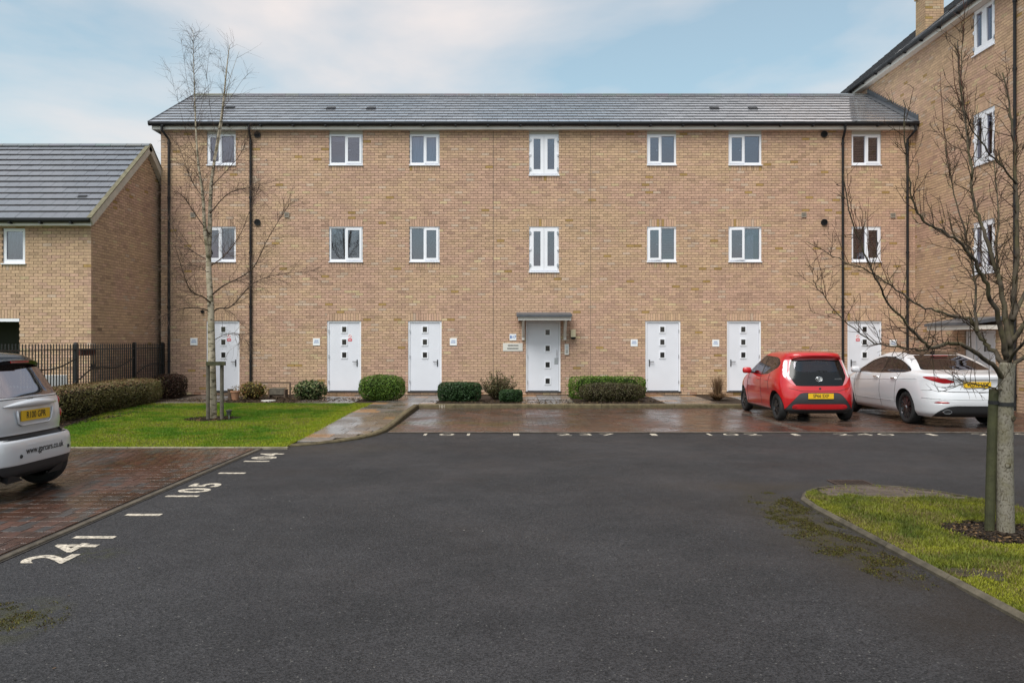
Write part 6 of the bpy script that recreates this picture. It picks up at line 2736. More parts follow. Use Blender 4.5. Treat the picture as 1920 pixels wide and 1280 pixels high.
def oval(s, x, cy, cz, a, b, r, n=22):
    pts_ = [(x, cy + a * math.cos(t), cz + b * math.sin(t)) for t in np.linspace(0, 2 * math.pi, n)]
    s.tube(pts_, r, 5, cap=False)


bxx = B.rear_x(0, .885) - .008
oval(s, bxx, 0, .885, .068, .046, .008)
oval(s, bxx, 0, .885, .022, .044, .007)
oval(s, bxx, 0, .902, .045, .020, .007)
link('badge', s.mesh('badge', smooth=True), 'chrome', car)
s = MB()
put_text(s, 'AYGO', .042, Vector((B.rear_x(-.40, .89) - .006, -.40, .885)), -Y_, Z_, .001, 1.3)
link('lettering', s.mesh('lettering'), 'chrome', car)
s = MB()
s.lathe([(.001, .01), (.022, .008), (.026, 0)], (B.rear_x(0, .69), 0, .69), (-1, 0, 0), 14)
link('tailgate_button', s.mesh('tailgate_button'), 'car_trim', car)
s = MB()
s.tube([(.62, 0, 1.455), (.45, 0, 1.60)], .004, 5)
link('aerial', s.mesh('aerial'), 'car_trim', car)
s = MB()
s.box(B.rear_x(0, 1.06) - .012, B.rear_x(0, 1.06) - .004, -.20, .02, 1.045, 1.062)
link('wiper', s.mesh('wiper'), 'car_trim', car)
for sg in (1, -1):
    s = MB()
    s.box(B.rear_x(.5 * sg, .32) - .004, B.rear_x(.5 * sg, .32) + .01, sg * .44, sg * .55, .30, .34)
    link('reflector', s.mesh('reflector'), 'light_red', car)

# ------------------------------------------------------------------ white saloon
car = thing('parked_car', (8.87, 15.20, 0.018), 'white saloon with black glass roof parked next to the red hatchback', 'car')
car.rotation_euler = (0, 0, R(90))
rows = [(0.20, .16, 4.60, .80, 5, 4), (0.27, .06, 4.69, .86, 4.6, 3.6), (0.38, .02, 4.73, .885, 4.4, 3.2), (0.50, .0, 4.74, .90, 4.2, 3.0), (0.62, .012, 4.735, .907, 4.0, 2.9), (0.72, .045, 4.71, .91, 3.9, 2.8),
        (0.80, .06, 4.62, .908, 3.8, 2.7), (0.88, .055, 4.40, .90, 3.7, 2.6), (0.95, .035, 4.02, .885, 3.7, 2.6), (1.00, .045, 3.74, .868, 3.7, 2.7), (1.035, .14, 3.56, .845, 3.6, 2.8), (1.06, .38, 3.46, .825, 3.6, 2.9),
        (1.09, .62, 3.38, .80, 3.6, 3.0), (1.15, .84, 3.26, .775, 3.8, 3.2), (1.22, 1.04, 3.10, .745, 3.9, 3.3), (1.30, 1.26, 2.92, .705, 4.0, 3.3), (1.37, 1.50, 2.72, .655, 4.0, 3.2), (1.42, 1.72, 2.52, .585, 3.8, 3.0),
        (1.45, 1.90, 2.36, .42, 3.0, 2.8), (1.465, 2.02, 2.24, .26, 2.6, 2.6)]
B = CarBody(rows, (1.30, 3.1), 9, 60)
C_, N_ = B.C, B.N
ay = np.abs(C_[:, 1])
side = (np.abs(N_[:, 1]) > 0.42) & (C_[:, 0] > 0.85) & (ay > .42)
DLO = [(3.30, .995), (2.2, 1.005), (1.20, 1.045), (1.02, 1.070), (1.15, 1.14), (1.42, 1.235), (1.80, 1.305), (2.15, 1.320), (2.45, 1.305), (2.75, 1.23)]
sur = [(3.42, .975), (2.2, .985), (1.16, 1.028), (.95, 1.07), (1.10, 1.155), (1.40, 1.252), (1.80, 1.325), (2.15, 1.340), (2.48, 1.325), (2.82, 1.24)]
B.region[side & poly_mask(C_[:, 0], C_[:, 2], sur)] = 'surround'
g = side & poly_mask(C_[:, 0], C_[:, 2], DLO)
B.region[g] = 'surround'
B.region[g & (C_[:, 0] > 2.16)] = 'glass_front'
B.region[g & (C_[:, 0] < 2.10) & (C_[:, 0] > 1.38)] = 'glass_rear'
B.region[g & (C_[:, 0] < 1.35)] = 'glass_quarter'
bw = (N_[:, 0] < -0.1) & (C_[:, 0] > .5) & (C_[:, 2] > 1.095) & (C_[:, 2] < 1.375) & (ay < .70 - 0.75 * (C_[:, 2] - 1.095))
B.region[bw] = 'rear_window'
ws = (N_[:, 0] > 0.2) & (C_[:, 2] > 1.03) & (C_[:, 2] < 1.37) & (ay < .72 - 0.7 * (C_[:, 2] - 1.03))
B.region[ws] = 'windscreen'
B.region[(C_[:, 2] > 1.385) & (ay < .52) & (N_[:, 2] > .3)] = 'roof'
tl_ = (C_[:, 0] < 0.50) & (C_[:, 2] < 1.01)
wrap = np.clip((C_[:, 0] - .10) / .36, 0, 1)
lo = .845 + .115 * wrap
hi = .985 - .005 * wrap
rz = np.where(ay < .70, .90 + (ay - .40) * .28, hi)
lz_ = np.where(ay < .62, .872 - (ay - .40) * .12, lo)
B.region[tl_ & (ay > .40) & (C_[:, 2] > lz_) & (C_[:, 2] < np.minimum(rz, hi)) & (N_[:, 2] < .85)] = 'tail_light'
rear = (C_[:, 0] < 0.6) & (N_[:, 0] < -0.2)
dif = poly_mask(ay, C_[:, 2], [(-.1, .43), (.48, .43), (.60, .40), (.72, .285), (.72, .1), (-.1, .1)])
B.region[rear & dif] = 'diffuser'
rf = poly_mask(ay, C_[:, 2], [(.48, .475), (.76, .475), (.80, .485), (.68, .518), (.58, .515)])
B.region[(C_[:, 0] < .4) & rf] = 'reflector'
cut_arches(B, (1.07, 3.84), 0.335, 0.385, 0.5)
finish(car, B, [('body', 'body', 'car_white', 0), ('surround', 'window_surround', 'car_black', -.001), ('glass_front', 'side_window', 'car_glass_green', -.004), ('glass_rear', 'side_window', 'car_glass_dark', -.004),
                ('glass_quarter', 'quarter_window', 'car_glass_dark', -.004), ('rear_window', 'rear_window', 'car_glass_dark', -.002), ('windscreen', 'windscreen', 'car_glass', 0), ('roof', 'roof', 'car_black', 0),
                ('diffuser', 'diffuser', 'car_trim', -.012)])
for rg, nm in (('tail_light', 'tail_light'), ('reflector', 'reflector')):
    k = B.region == rg
    for sg in (1, -1):
        kk = k & (C_[:, 1] * sg > 0)
        B.region[kk] = 'tmp'
        me = B.mesh(nm, 'tmp', 0.003)
        B.region[kk] = rg
        if me: link(nm, me, 'light_red', car)
for (x, y) in ((1.07, .872), (3.84, .865), (1.07, -.872), (3.84, -.865)):
    wheel(car, x, y, 0.328, 0.215, 0.238, 8, 'alloy', 'split')
    arch(car, x, 0.335, 0.395, .56 if y > 0 else -.56, .893 if y > 0 else -.893, B)
s = MB()
s.box(0.3, 4.5, -0.55, 0.55, 0.20, 0.55)
s.box(1.5, 3.4, -0.80, 0.80, 0.21, 0.55)
link('underbody', s.mesh('underbody'), 'car_cabin', car)
s = MB()
s.box(0.95, 1.6, -.62, .62, .56, 1.02)
link('parcel_shelf', s.mesh('parcel_shelf'), 'car_cabin', car)
seats(car, [(2.3, .38), (2.3, -.38), (1.55, .38), (1.55, -.38)])
plate(car, B.rear_x(0, .835) - 0.006, .835, 'WO12 UJX')
mirror(car, 3.12, 1.0, 1.03, 'car_white')
mirror(car, 3.12, -1.0, 1.03, 'car_white')
simple('crease', (0.45, 0.45, 0.47), 0.4)
for sg in (1, -1):
    seam(car, B, [(2.12, .98), (2.16, .6), (2.10, .28)], sg, lift=.0005, r=.004)
    seam(car, B, [(1.28, 1.02), (1.40, .85), (1.46, .62), (1.50, .40)], sg, lift=.0005, r=.004)
    seam(car, B, [(3.35, .97), (3.42, .6), (3.36, .28)], sg, lift=.0005, r=.004)
    seam(car, B, [(3.6, .80), (2.4, .845), (1.2, .905), (.62, .93)], sg, lift=-.003, r=.008, mat='crease', name='crease')
    seam(car, B, [(3.35, .42), (2.4, .425), (1.55, .44)], sg, lift=-.003, r=.008, mat='crease', name='crease')
    seam(car, B, [(3.38, .985), (2.2, .992), (1.16, 1.034), (.95, 1.07)], sg, lift=.001, r=.006, mat='chrome', name='chrome_strip')
    for xx in (2.30, 1.50):
        s = MB()
        y = B.side_y(xx, .90, sg)
        s.tube([(xx - .11, y, .90), (xx - .09, y + sg * .03, .903), (xx + .09, y + sg * .03, .903), (xx + .11, y, .90)], .012, 6)
        link('door_handle', s.mesh('door_handle'), 'chrome', car)
seam(car, B, [(-.72, .84), (-.68, .715), (-.5, .70), (0, .695), (.5, .70), (.68, .715), (.72, .84)], rear=True, lift=.0005, r=.006)
seam(car, B, [(-.70, .965), (-.4, .945), (0, .94), (.4, .945), (.70, .965)], rear=True, lift=-.002, r=.008, mat='crease', name='crease')
seam(car, B, [(-.86, .57), (-.5, .555), (0, .55), (.5, .555), (.86, .57)], rear=True, lift=-.003, r=.008, mat='crease', name='crease')
for sg in (1, -1):
    s = MB()
    O = Vector((B.rear_x(.56 * sg, .33) - .0, .56 * sg, .315))
    prof2 = [(0, 0.10), (0.0, -0.02)]
    pts_a = [(O.x - .02, O.y + .085 * math.cos(t), O.z + .042 * math.sin(t)) for t in np.linspace(0, 2 * math.pi, 20)[:-1]]
    pts_b = [(O.x + .12, p[1], p[2]) for p in pts_a]
    pts_c = [(O.x - .02, O.y + .070 * math.cos(t), O.z + .030 * math.sin(t)) for t in np.linspace(0, 2 * math.pi, 20)[:-1]]
    s.add(pts_a + pts_b + pts_c, [(i, (i + 1) % 19, 19 + (i + 1) % 19, 19 + i) for i in range(19)] + [(i, (i + 1) % 19, 38 + (i + 1) % 19, 38 + i) for i in range(19)])
    link('exhaust', s.mesh('exhaust'), 'chrome', car)
s = MB()
s.prism([Vector((1.62, -.012, 1.40)), Vector((1.60, -.012, 1.475)), Vector((1.66, -.012, 1.465)), Vector((1.80, -.012, 1.43))], Y_ * .024)
link('aerial_fin', s.mesh('aerial_fin'), 'car_black', car)
s = MB()
s.box(1.40, 1.43, -.17, .17, 1.362, 1.376)
link('brake_light', s.mesh('brake_light'), 'light_red', car)
s = MB()
for q_ in range(8):
    yy_ = .62 - q_ * .026
    xx_ = B.rear_x(yy_, .785)
    s.box(xx_ - .005, xx_ + .002, yy_ - .009, yy_ + .009, .775, .795)
link('lettering', s.mesh('lettering'), 'alloy', car)

# ------------------------------------------------------------------ silver two seater
car = thing('parked_car', (-5.15, 8.80, 0.018), 'silver two seat city car with yellow plate parked in the left bay', 'car')
car.rotation_euler = (0, 0, R(180))
rows = [(0.20, .14, 2.58, .70, 6, 4), (0.26, .05, 2.64, .74, 6, 3.8), (0.34, .015, 2.68, .765, 5.6, 3.6), (0.42, .0, 2.69, .775, 5.2, 3.4), (0.52, .0, 2.695, .78, 5.0, 3.2), (0.59, .008, 2.68, .78, 4.8, 3.2), (0.625, .03, 2.67, .777, 4.6, 3.1),
        (0.645, .095, 2.65, .77, 4.2, 3.0), (0.68, .115, 2.62, .765, 4.2, 3.0), (0.76, .105, 2.52, .762, 4.2, 2.9), (0.86, .105, 2.36, .757, 4.1, 2.9), (0.96, .115, 2.18, .75, 4.0, 3.0), (1.03, .13, 2.05, .742, 4.0, 3.1), (1.09, .155, 1.95, .732, 4.0, 3.2),
        (1.20, .225, 1.77, .706, 3.9, 3.3), (1.32, .30, 1.58, .668, 3.8, 3.3), (1.42, .36, 1.42, .62, 3.7, 3.3), (1.48, .40, 1.31, .56, 3.5, 3.2), (1.515, .47, 1.22, .47, 3.2, 3.0), (1.54, .62, 1.05, .28, 2.8, 2.8)]
B = CarBody(rows, (0.66, 1.9), 11, 72)
C_, N_ = B.C, B.N
ay = np.abs(C_[:, 1])
rear = (C_[:, 0] < 0.6) & (N_[:, 0] < -0.2)
B.region[(C_[:, 0] < .7) & (N_[:, 0] < -.12) & poly_mask(ay, C_[:, 2], [(-.1, 1.065), (.68, 1.065), (.665, 1.10), (.60, 1.30), (.52, 1.415), (-.1, 1.425)])] = 'rear_window'
B.region[(C_[:, 2] > 1.425)] = 'roof'
side = (np.abs(N_[:, 1]) > .45) & (C_[:, 0] > .40)
B.region[side & poly_mask(C_[:, 0], C_[:, 2], [(1.92, 1.00), (1.0, .98), (.92, 1.0), (.92, 1.38), (1.42, 1.38)])] = 'side_window'
B.region[side & poly_mask(C_[:, 0], C_[:, 2], [(.86, 1.02), (.42, 1.08), (.50, 1.30), (.56, 1.36), (.86, 1.38)])] = 'side_window'
B.region[(N_[:, 0] > .3) & (C_[:, 2] > 1.08) & (C_[:, 2] < 1.42) & (ay < .60)] = 'windscreen'
B.region[rear & (C_[:, 2] > .627) & (C_[:, 2] < .672) & (ay < .60)] = 'grille'
low = (C_[:, 2] < .365) & (C_[:, 0] < .5)
B.region[low] = 'lower_bumper'
B.region[(C_[:, 2] < .30) & (C_[:, 0] >= .5)] = 'sill'
cut_arches(B, (0.40, 2.25), 0.30, 0.325, 0.45)
finish(car, B, [('body', 'body', 'car_silver', 0), ('rear_window', 'rear_window', 'car_glass_smart', -.003), ('roof', 'roof', 'car_black', 0), ('side_window', 'side_window', 'car_glass', -.003), ('windscreen', 'windscreen', 'car_glass', -.003),
                ('grille', 'grille', 'car_trim', -.02), ('lower_bumper', 'lower_bumper', 'car_grey_trim', -.006), ('sill', 'sill', 'car_grey_trim', -.006)]) if glass('car_glass_smart', (0.16, 0.18, 0.18), 0.30, 0.02) else None
for sg in (1, -1):
    for zc, rr in ((.97, .056), (.825, .062)):
        s = MB()
        x0_ = B.rear_x(.672 * sg, zc)
        s.lathe([(.001, .034), (rr * .5, .030), (rr * .85, .018), (rr, .0), (rr, -.06)], (x0_, .672 * sg, zc), (-1, .55 * sg, 0), 20)
        link('tail_light', s.mesh('tail_light', smooth=True), 'light_red', car)
for (x, y) in ((0.40, .715), (2.25, .715), (0.40, -.715), (2.25, -.715)):
    wheel(car, x, y, 0.288, 0.185, 0.19, 6, 'alloy', 'plain')
    arch(car, x, 0.30, 0.332, .50 if y > 0 else -.50, .76 if y > 0 else -.76, B)
s = MB()
s.box(0.2, 2.5, -0.48, 0.48, 0.20, 0.62)
s.box(0.75, 1.88, -0.70, 0.70, 0.21, 0.6)
s.box(0.22, 0.74, -0.62, 0.62, 0.625, 0.98)
link('underbody', s.mesh('underbody'), 'car_cabin', car)
seats(car, [(0.95, .33), (0.95, -.33)])
xp = B.rear_x(0, .86)
# plate recess with its raised surround
s = MB()
pw, p0, p1 = .325, .765, .945
pts_ = [(xp - .012, -pw, p1 - .02), (xp - .012, -pw + .03, p0 + .03), (xp - .012, -pw + .08, p0), (xp - .012, pw - .08, p0), (xp - .012, pw - .03, p0 + .03), (xp - .012, pw, p1 - .02)]
s.tube(pts_, .012, 8)
link('plate_surround', s.mesh('plate_surround', smooth=True), 'car_silver', car)
plate(car, xp - .010, .865, 'R100 GPR')
# grip bar over the plate
s = MB()
n = 28
vs = []
for i in range(n + 1):
    t = -1 + 2 * i / n
    hgt = .042 * max(0.05, (1 - abs(t) ** 2.2)) + .004
    dp = .060 * max(0.08, (1 - abs(t) ** 3)) + .004
    y = t * .485
    zc = .975 + .018 * (1 - t * t)
    xb = B.rear_x(y, .975)
    for k_ in range(10):
        an = 2 * math.pi * k_ / 10
        vs.append((xb - dp * max(-.3, math.cos(an)), y, zc + hgt * math.sin(an)))
s.add(vs, [(i * 10 + k_, i * 10 + (k_ + 1) % 10, (i + 1) * 10 + (k_ + 1) % 10, (i + 1) * 10 + k_) for i in range(n) for k_ in range(10)])
link('grip_bar', s.mesh('grip_bar', smooth=True), 'car_silver', car)
# web address on the bumper, letter plane follows the rear
s = MB()
vs, fs = text_mesh('www.gprcars.co.uk', .098, 'lettering', 'CENTER', .0012, .92)
s.add([(B.rear_x(-.03 - p.x, .50 + p.y) - .004, -.03 - p.x, .50 + p.y) for p in vs], fs)
link('lettering', s.mesh('lettering'), 'plate_ink', car)
s = MB()
put_text(s, 'smart', .045, Vector((B.rear_x(0, 1.03) - .005, .04, 1.035)), -Y_, Z_, .0008)
link('lettering', s.mesh('lettering'), 'alloy_dark', car)
for y in (.40, -.50):
    s = MB()
    s.lathe([(.001, .010), (.018, .009), (.022, 0)], (B.rear_x(y, .455), y, .455), (-1, 0, 0), 14)
    link('parking_sensor', s.mesh('parking_sensor'), 'car_trim', car)
# roof spoiler with high brake light
s = MB()
for i in range(24):
    y0_, y1_ = -0.52 + 1.04 * i / 24, -0.52 + 1.04 * (i + 1) / 24
    z_ = lambda y: 1.455 - 0.05 * (abs(y) / .52) ** 3
    x_ = lambda y: 0.27 + 0.10 * (abs(y) / .52) ** 2.5
    s.add([(x_(y0_), y0_, z_(y0_)), (x_(y1_), y1_, z_(y1_)), (x_(y1_) + .24, y1_, z_(y1_) + .03), (x_(y0_) + .24, y0_, z_(y0_) + .03),
           (x_(y0_) + .01, y0_, z_(y0_) - .04), (x_(y1_) + .01, y1_, z_(y1_) - .04), (x_(y1_) + .14, y1_, z_(y1_) - .04), (x_(y0_) + .14, y0_, z_(y0_) - .04)],
          [(0, 1, 2, 3), (0, 4, 5, 1), (4, 7, 6, 5)] + ([(0, 3, 7, 4)] if i == 0 else []) + ([(1, 5, 6, 2)] if i == 23 else []))
link('roof_spoiler', s.mesh('roof_spoiler'), 'car_black', car)
s = MB()
s.box(.262, .268, -.16, .16, 1.428, 1.448)
link('brake_light', s.mesh('brake_light'), 'light_red', car)
seam(car, B, [(-.66, 1.045), (-.3, 1.05), (.3, 1.05), (.66, 1.045)], rear=True, lift=.0005, r=.005)
seam(car, B, [(-.70, 1.04), (-.715, .88), (-.70, .70)], rear=True, lift=.0005, r=.004)
seam(car, B, [(.70, 1.04), (.715, .88), (.70, .70)], rear=True, lift=.0005, r=.004)
# ================================================================== TREES
def rnd_dir(d, spread):
    v = Vector((rng.gauss(0, 1), rng.gauss(0, 1), rng.gauss(0, 1)))
    v = v - d * v.dot(d)
    if v.length < 1e-6: return d
    v.normalize()
    return (d * math.cos(spread) + v * math.sin(spread)).normalized()


def wander(p, d, length, r0, r1, n, wob, up):
    pts, rad = [Vector(p)], [r0]
    d = Vector(d)
    for i in range(n):
        d = rnd_dir(d, abs(rng.gauss(0, wob)))
        d = (d + Z_ * up).normalized()
        pts.append(pts[-1] + d * length / n)
        rad.append(r0 + (r1 - r0) * (i + 1) / n)
    return pts, rad


def along(pts, t):
    k = t * (len(pts) - 1)
    i = min(int(k), len(pts) - 2)
    return pts[i].lerp(pts[i + 1], k - i), (pts[i + 1] - pts[i]).normalized()


def ppath(lst, Y0, drift=0.0, curve=0.0):
    """photo-measured limb: pixel points swept from depth Y0 away by drift"""
    out = []
    n = len(lst)
    for i, (a, b) in enumerate(lst):
        t = i / max(1, n - 1)
        out.append(at(a, b, Y0 + drift * t + curve * math.sin(t * math.pi)))
    return smooth_path(out, 4)


# ------------------------------------------------------------------ ornamental tree on the island
TY = 6.92
tree = thing('bare_tree', (4.27, TY, 0.03), 'bare branching tree with lichened grey trunk on the grass island', 'tree')
trunk_pts = smooth_path([at(1886, 1012, TY), at(1885, 960, TY), at(1884, 880, TY), at(1884, 800, TY), at(1886, 730, TY), at(1889, 680, TY)], 5)
tr = [0.085] + [0.072 - 0.010 * i / (len(trunk_pts) - 2) for i in range(len(trunk_pts) - 1)]
tr[1] = 0.078
tr[-1] = 0.060
s = MB()
s.tube(trunk_pts, tr, 16)
trunk_o = part(tree, 'trunk', s, 'bark', smooth=True)
for (zz, a) in ((0.62, 4.4), (1.02, 5.2), (0.9, 3.6)):
    s = MB()
    p = Vector((4.27, TY, zz)) + Vector((math.cos(a), math.sin(a), 0)) * 0.062
    s.lathe([(0.028, -0.01), (0.024, 0.010), (0.010, 0.004), (0.001, 0.002)], p, (math.cos(a), math.sin(a), 0), 10)
    part(tree, 'knot', s, 'limb_bark', trunk_o, smooth=True)
LIMBS = [
    # (pixel polyline, start radius, end radius, depth drift)
    ([(1886, 700), (1893, 640), (1902, 560), (1907, 470), (1906, 390), (1903, 300), (1895, 210), (1880, 135)], .050, .006, .25),
    ([(1882, 712), (1868, 692), (1835, 665), (1800, 646), (1770, 646), (1745, 652), (1728, 640), (1700, 608), (1668, 572), (1645, 530), (1620, 475), (1592, 395), (1580, 325)], .032, .0035, -.9),
    ([(1745, 651), (1715, 655), (1690, 652), (1640, 640), (1590, 610), (1552, 565), (1521, 525)], .014, .003, -.3),
    ([(1884, 690), (1868, 665), (1848, 645), (1832, 622), (1822, 600), (1795, 594), (1755, 583), (1715, 568), (1670, 535), (1620, 505), (1560, 480), (1512, 453)], .034, .003, .5),
    ([(1888, 670), (1876, 610), (1858, 560), (1845, 525), (1828, 490), (1796, 452), (1762, 432), (1735, 418), (1716, 392), (1704, 345), (1697, 260), (1696, 188)], .034, .0035, -.6),
    ([(1892, 650), (1886, 590), (1872, 520), (1852, 455), (1838, 415), (1824, 372), (1822, 320), (1814, 250), (1806, 200), (1799, 150), (1795, 78)], .036, .004, .5),
    ([(1822, 330), (1815, 270), (1808, 215), (1803, 150), (1808, 54)], .010, .0035, .3),
    ([(1905, 345), (1880, 315), (1852, 282), (1830, 250), (1805, 205)], .013, .004, -.3),
    ([(1832, 622), (1828, 570), (1826, 520), (1800, 400), (1780, 330), (1770, 245)], .020, .003, .4),
    ([(1895, 640), (1925, 600), (1955, 520), (1975, 400), (1985, 280), (1990, 170)], .034, .004, -.3),
    ([(1892, 690), (1925, 668), (1975, 655), (2035, 600), (2080, 520), (2110, 420)], .030, .004, .4),
    ([(1898, 600), (1930, 520), (1942, 420), (1946, 300), (1940, 190)], .026, .004, .8),
    ([(1890, 680), (1912, 650), (1950, 620), (2020, 590), (2090, 560)], .024, .004, -.9),
    ([(1893, 640), (1880, 560), (1868, 470), (1872, 380), (1862, 300)], .026, .004, 1.1),
    ([(1884, 735), (1866, 728), (1840, 722), (1818, 716), (1800, 722), (1775, 726)], .012, .003, -.4),
]
limbs_mb, twigs_mb, shoots_mb = MB(), MB(), MB()
ends = []
for (px_, r0, r1, dr) in LIMBS:
    pts_ = ppath(px_, TY, dr)
    r0 *= .82
    rad = [r0 + (r1 - r0) * (i / (len(pts_) - 1)) ** 0.55 for i in range(len(pts_))]
    pts_ = [pts_[0]] + [p + Vector((rng.gauss(0, .006), rng.gauss(0, .006), rng.gauss(0, .006))) for p in pts_[1:]]
    s = MB()
    s.tube(pts_, rad, 10 if r0 > .02 else 7)
    part(tree, 'limb', s, 'limb_bark', smooth=True)
    L_ = sum((b - a).length for a, b in zip(pts_[:-1], pts_[1:]))
    nb = int(L_ * 18)
    for i in range(nb):
        t = rng.uniform(0.16, 0.97)
        p, d = along(pts_, t)
        rl = rad[min(len(rad) - 1, int(t * (len(rad) - 1)))]
        dd = rnd_dir(d, R(rng.uniform(35, 75)))
        dd = (dd + Z_ * rng.uniform(-0.15, 0.55)).normalized()
        ln = rng.uniform(0.08, 0.50) * (1.1 - 0.4 * t)
        rr = min(rl * 0.55, rng.uniform(.0028, .0055))
        a_, b_ = wander(p, dd, ln, rr, .0014, 6, .20, .10)
        twigs_mb.tube(a_, b_, 5)
        for j in range(rng.randint(2, 5)):
            q, e = along(a_, rng.uniform(.25, .95))
            c_, f_ = wander(q, rnd_dir(e, R(rng.uniform(30, 65))), rng.uniform(.03, .16), .0022, .001, 4, .22, .10)
            twigs_mb.tube(c_, f_, 4)
    # upright red shoots near the tips
    for j in range(rng.randint(1, 3)):
        p, d = along(pts_, rng.uniform(.6, 1.0))
        a_, b_ = wander(p, (d * .4 + Z_).normalized(), rng.uniform(.25, .6), .0035, .0015, 7, .08, .08)
        shoots_mb.tube(a_, b_, 5)
        for q_ in range(3):
            q, e = along(a_, rng.uniform(.3, .9))
            c_, f_ = wander(q, rnd_dir(e, R(40)), rng.uniform(.05, .15), .002, .001, 3, .15, .1)
            shoots_mb.tube(c_, f_, 4)
o = part(tree, 'twigs', twigs_mb, 'twig_bark', smooth=True, kind='stuff')
o = part(tree, 'young_shoots', shoots_mb, 'shoot_bark', smooth=True, kind='stuff')
stk = thing('tree_stake', (4.12, 6.95, 0.02), 'round green weathered timber stake tied to the bare tree', 'stake')
s = MB()
sp = [at(1855, 1003, 6.95), at(1858, 900, 6.95), at(1861, 800, 6.95), at(1864, 729, 6.95)]
s.tube(sp, [.040, .041, .041, .040], 14)
part(stk, 'post', s, 'timber_stake')
s = MB()
c = at(1864, 754, 6.95)
s.lathe([(.042, -.016), (.047, -.016), (.047, .016), (.042, .016)], c, Z_, 16)
s.box(c.x + .05, c.x + .10, c.y - .018, c.y + .018, c.z - .022, c.z + .012)
c2 = at(1886, 757, TY)
s.lathe([(.068, -.016), (.073, -.016), (.073, .016), (.068, .016)], c2, Z_, 16)
part(stk, 'tie', s, 'rubber')

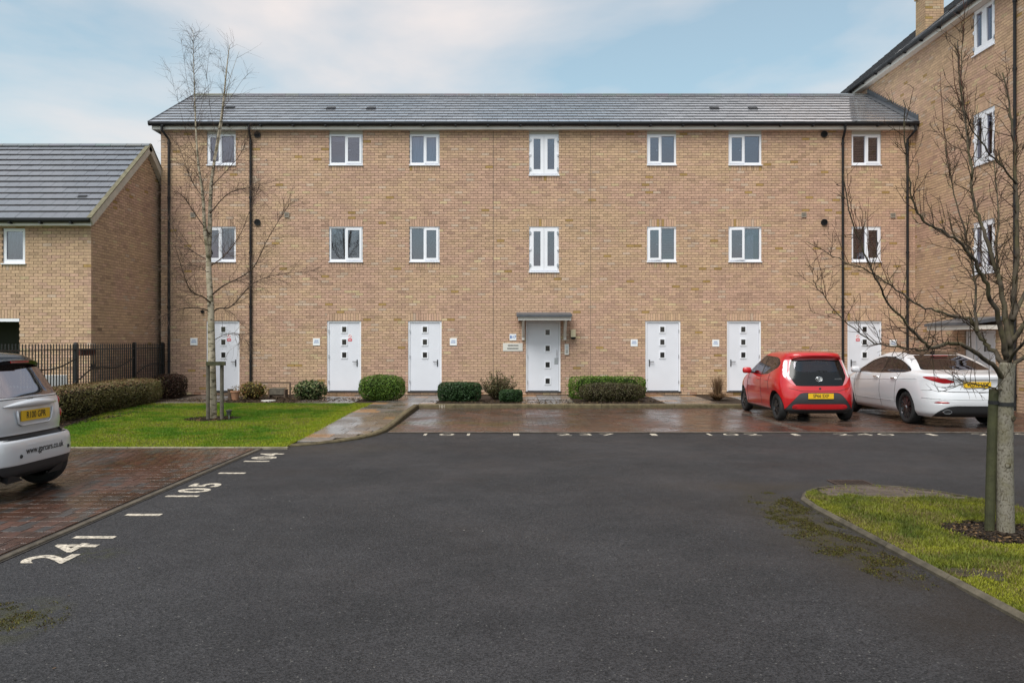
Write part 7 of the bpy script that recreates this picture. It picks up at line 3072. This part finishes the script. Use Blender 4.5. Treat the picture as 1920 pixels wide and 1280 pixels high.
# ------------------------------------------------------------------ birch on the lawn
BY = 16.6
birch = thing('birch_tree', (bx, by, 0.07), 'slender bare silver birch on the lawn', 'tree')
tp_ = [(398, 790), (398, 740), (397, 680), (396, 620), (395, 570), (392, 520), (391, 480), (393, 440), (394, 396), (396, 350), (400, 315), (408, 262), (417, 205), (423, 150), (427, 110), (431, 84)]
pts_ = ppath(tp_, BY, 0.2)
n = len(pts_)
rad = [0.112 if i == 0 else 0.098 - (0.098 - 0.004) * (i / (n - 1)) ** 0.8 for i in range(n)]
s = MB()
s.tube(pts_, rad, 12)
bt = part(birch, 'trunk', s, 'birch_bark', smooth=True)
BL = [([(391, 482), (384, 430), (381, 372), (376, 335), (371, 300), (367, 236), (365, 177), (363, 117), (362, 56)], .050, .003, -.3, 'birch_bark'),
      ([(400, 315), (406, 290), (415, 240), (420, 200), (428, 160), (440, 120), (449, 96)], .024, .003, .3, 'birch_bark'),
      ([(398, 570), (380, 556), (357, 545), (340, 500), (327, 456)], .022, .003, -.9, 'birch_limb'),
      ([(398, 584), (375, 578), (350, 577), (322, 584), (300, 596)], .018, .003, -.5, 'birch_limb'),
      ([(398, 586), (410, 578), (434, 574), (470, 535), (500, 520), (540, 512), (590, 508)], .022, .003, .7, 'birch_limb'),
      ([(398, 552), (420, 535), (450, 520), (476, 500), (500, 452), (528, 405), (545, 380)], .020, .003, -.8, 'birch_limb'),
      ([(394, 490), (360, 470), (330, 440), (312, 400)], .016, .003, .6, 'birch_limb'),
      ([(392, 500), (420, 480), (450, 440), (470, 390), (488, 345)], .016, .003, .8, 'birch_limb'),
      ([(393, 440), (365, 400), (345, 370), (318, 350)], .014, .003, -.6, 'birch_limb'),
      ([(394, 400), (420, 370), (446, 355), (480, 352)], .014, .003, -.5, 'birch_limb'),
      ([(382, 372), (360, 340), (345, 300), (330, 262)], .012, .003, .5, 'birch_limb'),
      ([(396, 350), (425, 320), (450, 290), (470, 250)], .012, .003, .4, 'birch_limb'),
      ([(372, 300), (350, 250), (335, 195), (318, 130)], .010, .002, -.3, 'birch_limb'),
      ([(367, 236), (380, 190), (388, 140), (392, 95)], .009, .002, .3, 'birch_limb'),
      ([(408, 262), (395, 210), (390, 160), (383, 110)], .009, .002, -.3, 'birch_limb'),
      ([(417, 205), (435, 180), (455, 150), (475, 130)], .009, .002, .3, 'birch_limb'),
      ([(366, 200), (352, 160), (345, 110), (340, 80)], .008, .002, .2, 'birch_limb'),
      ([(423, 150), (415, 120), (412, 92)], .007, .002, .2, 'birch_limb'),
      ([(397, 640), (420, 628), (445, 625), (462, 640)], .010, .002, -.5, 'birch_limb'),
      ([(392, 515), (375, 500), (345, 497), (320, 510)], .013, .002, .9, 'birch_limb'),
      ]
tw = MB()


def birch_twigs(pts_, r_at, dens, lo_=.2):
    L_ = sum((b - a).length for a, b in zip(pts_[:-1], pts_[1:]))
    for i in range(int(L_ * dens)):
        t = rng.uniform(lo_, 1.0)
        p, d = along(pts_, t)
        dd = rnd_dir(d, R(rng.uniform(25, 65)))
        dd = (dd + Z_ * rng.uniform(-.1, .25)).normalized()
        ln = rng.uniform(.2, .85) * (1.15 - .5 * t) * (.65 if p.z > 5.6 else 1)
        a_, b_ = wander(p, dd, ln, .0034, .0012, 7, .12, -.015)
        tw.tube(a_, b_, 4, cap=False)
        for j in range(rng.randint(2, 5)):
            q, e = along(a_, rng.uniform(.2, 1))
            c_, f_ = wander(q, rnd_dir(e, R(rng.uniform(20, 55))), rng.uniform(.12, .42), .0018, .0009, 5, .14, -.06)
            tw.tube(c_, f_, 3, cap=False)


for (lst, r0, r1, dr, mt) in BL:
    if lst[0][1] < 330: r0, r1 = r0 * .6, r1 * .7
    p_ = ppath(lst, BY + .05, dr)
    rd = [r0 + (r1 - r0) * (i / (len(p_) - 1)) ** .7 for i in range(len(p_))]
    s = MB()
    s.tube(p_, rd, 8)
    part(birch, 'limb', s, mt, smooth=True)
    birch_twigs(p_, rd, 5 if lst[0][1] < 330 else 26)
birch_twigs(pts_, rad, 8, .40)
part(birch, 'twigs', tw, 'birch_limb', kind='stuff')
sup = thing('tree_support', (-6.2, 16.45, 0.07), 'two timber posts with a crossbar propping the birch', 'support')
for px in (390, 416):
    s = MB()
    c = at(px, 680, 16.42)
    s.tube([(c.x, 16.42, .05), (c.x, 16.42, 1.225)], .038, 10)
    part(sup, 'post', s, 'timber_grey')
s = MB()
c0, c1 = at(388, 680, 16.36), at(422, 680, 16.36)
s.box(c0.x - .01, c1.x + .01, 16.33, 16.379, 1.19, 1.27)
part(sup, 'crossbar', s, 'timber_stake')
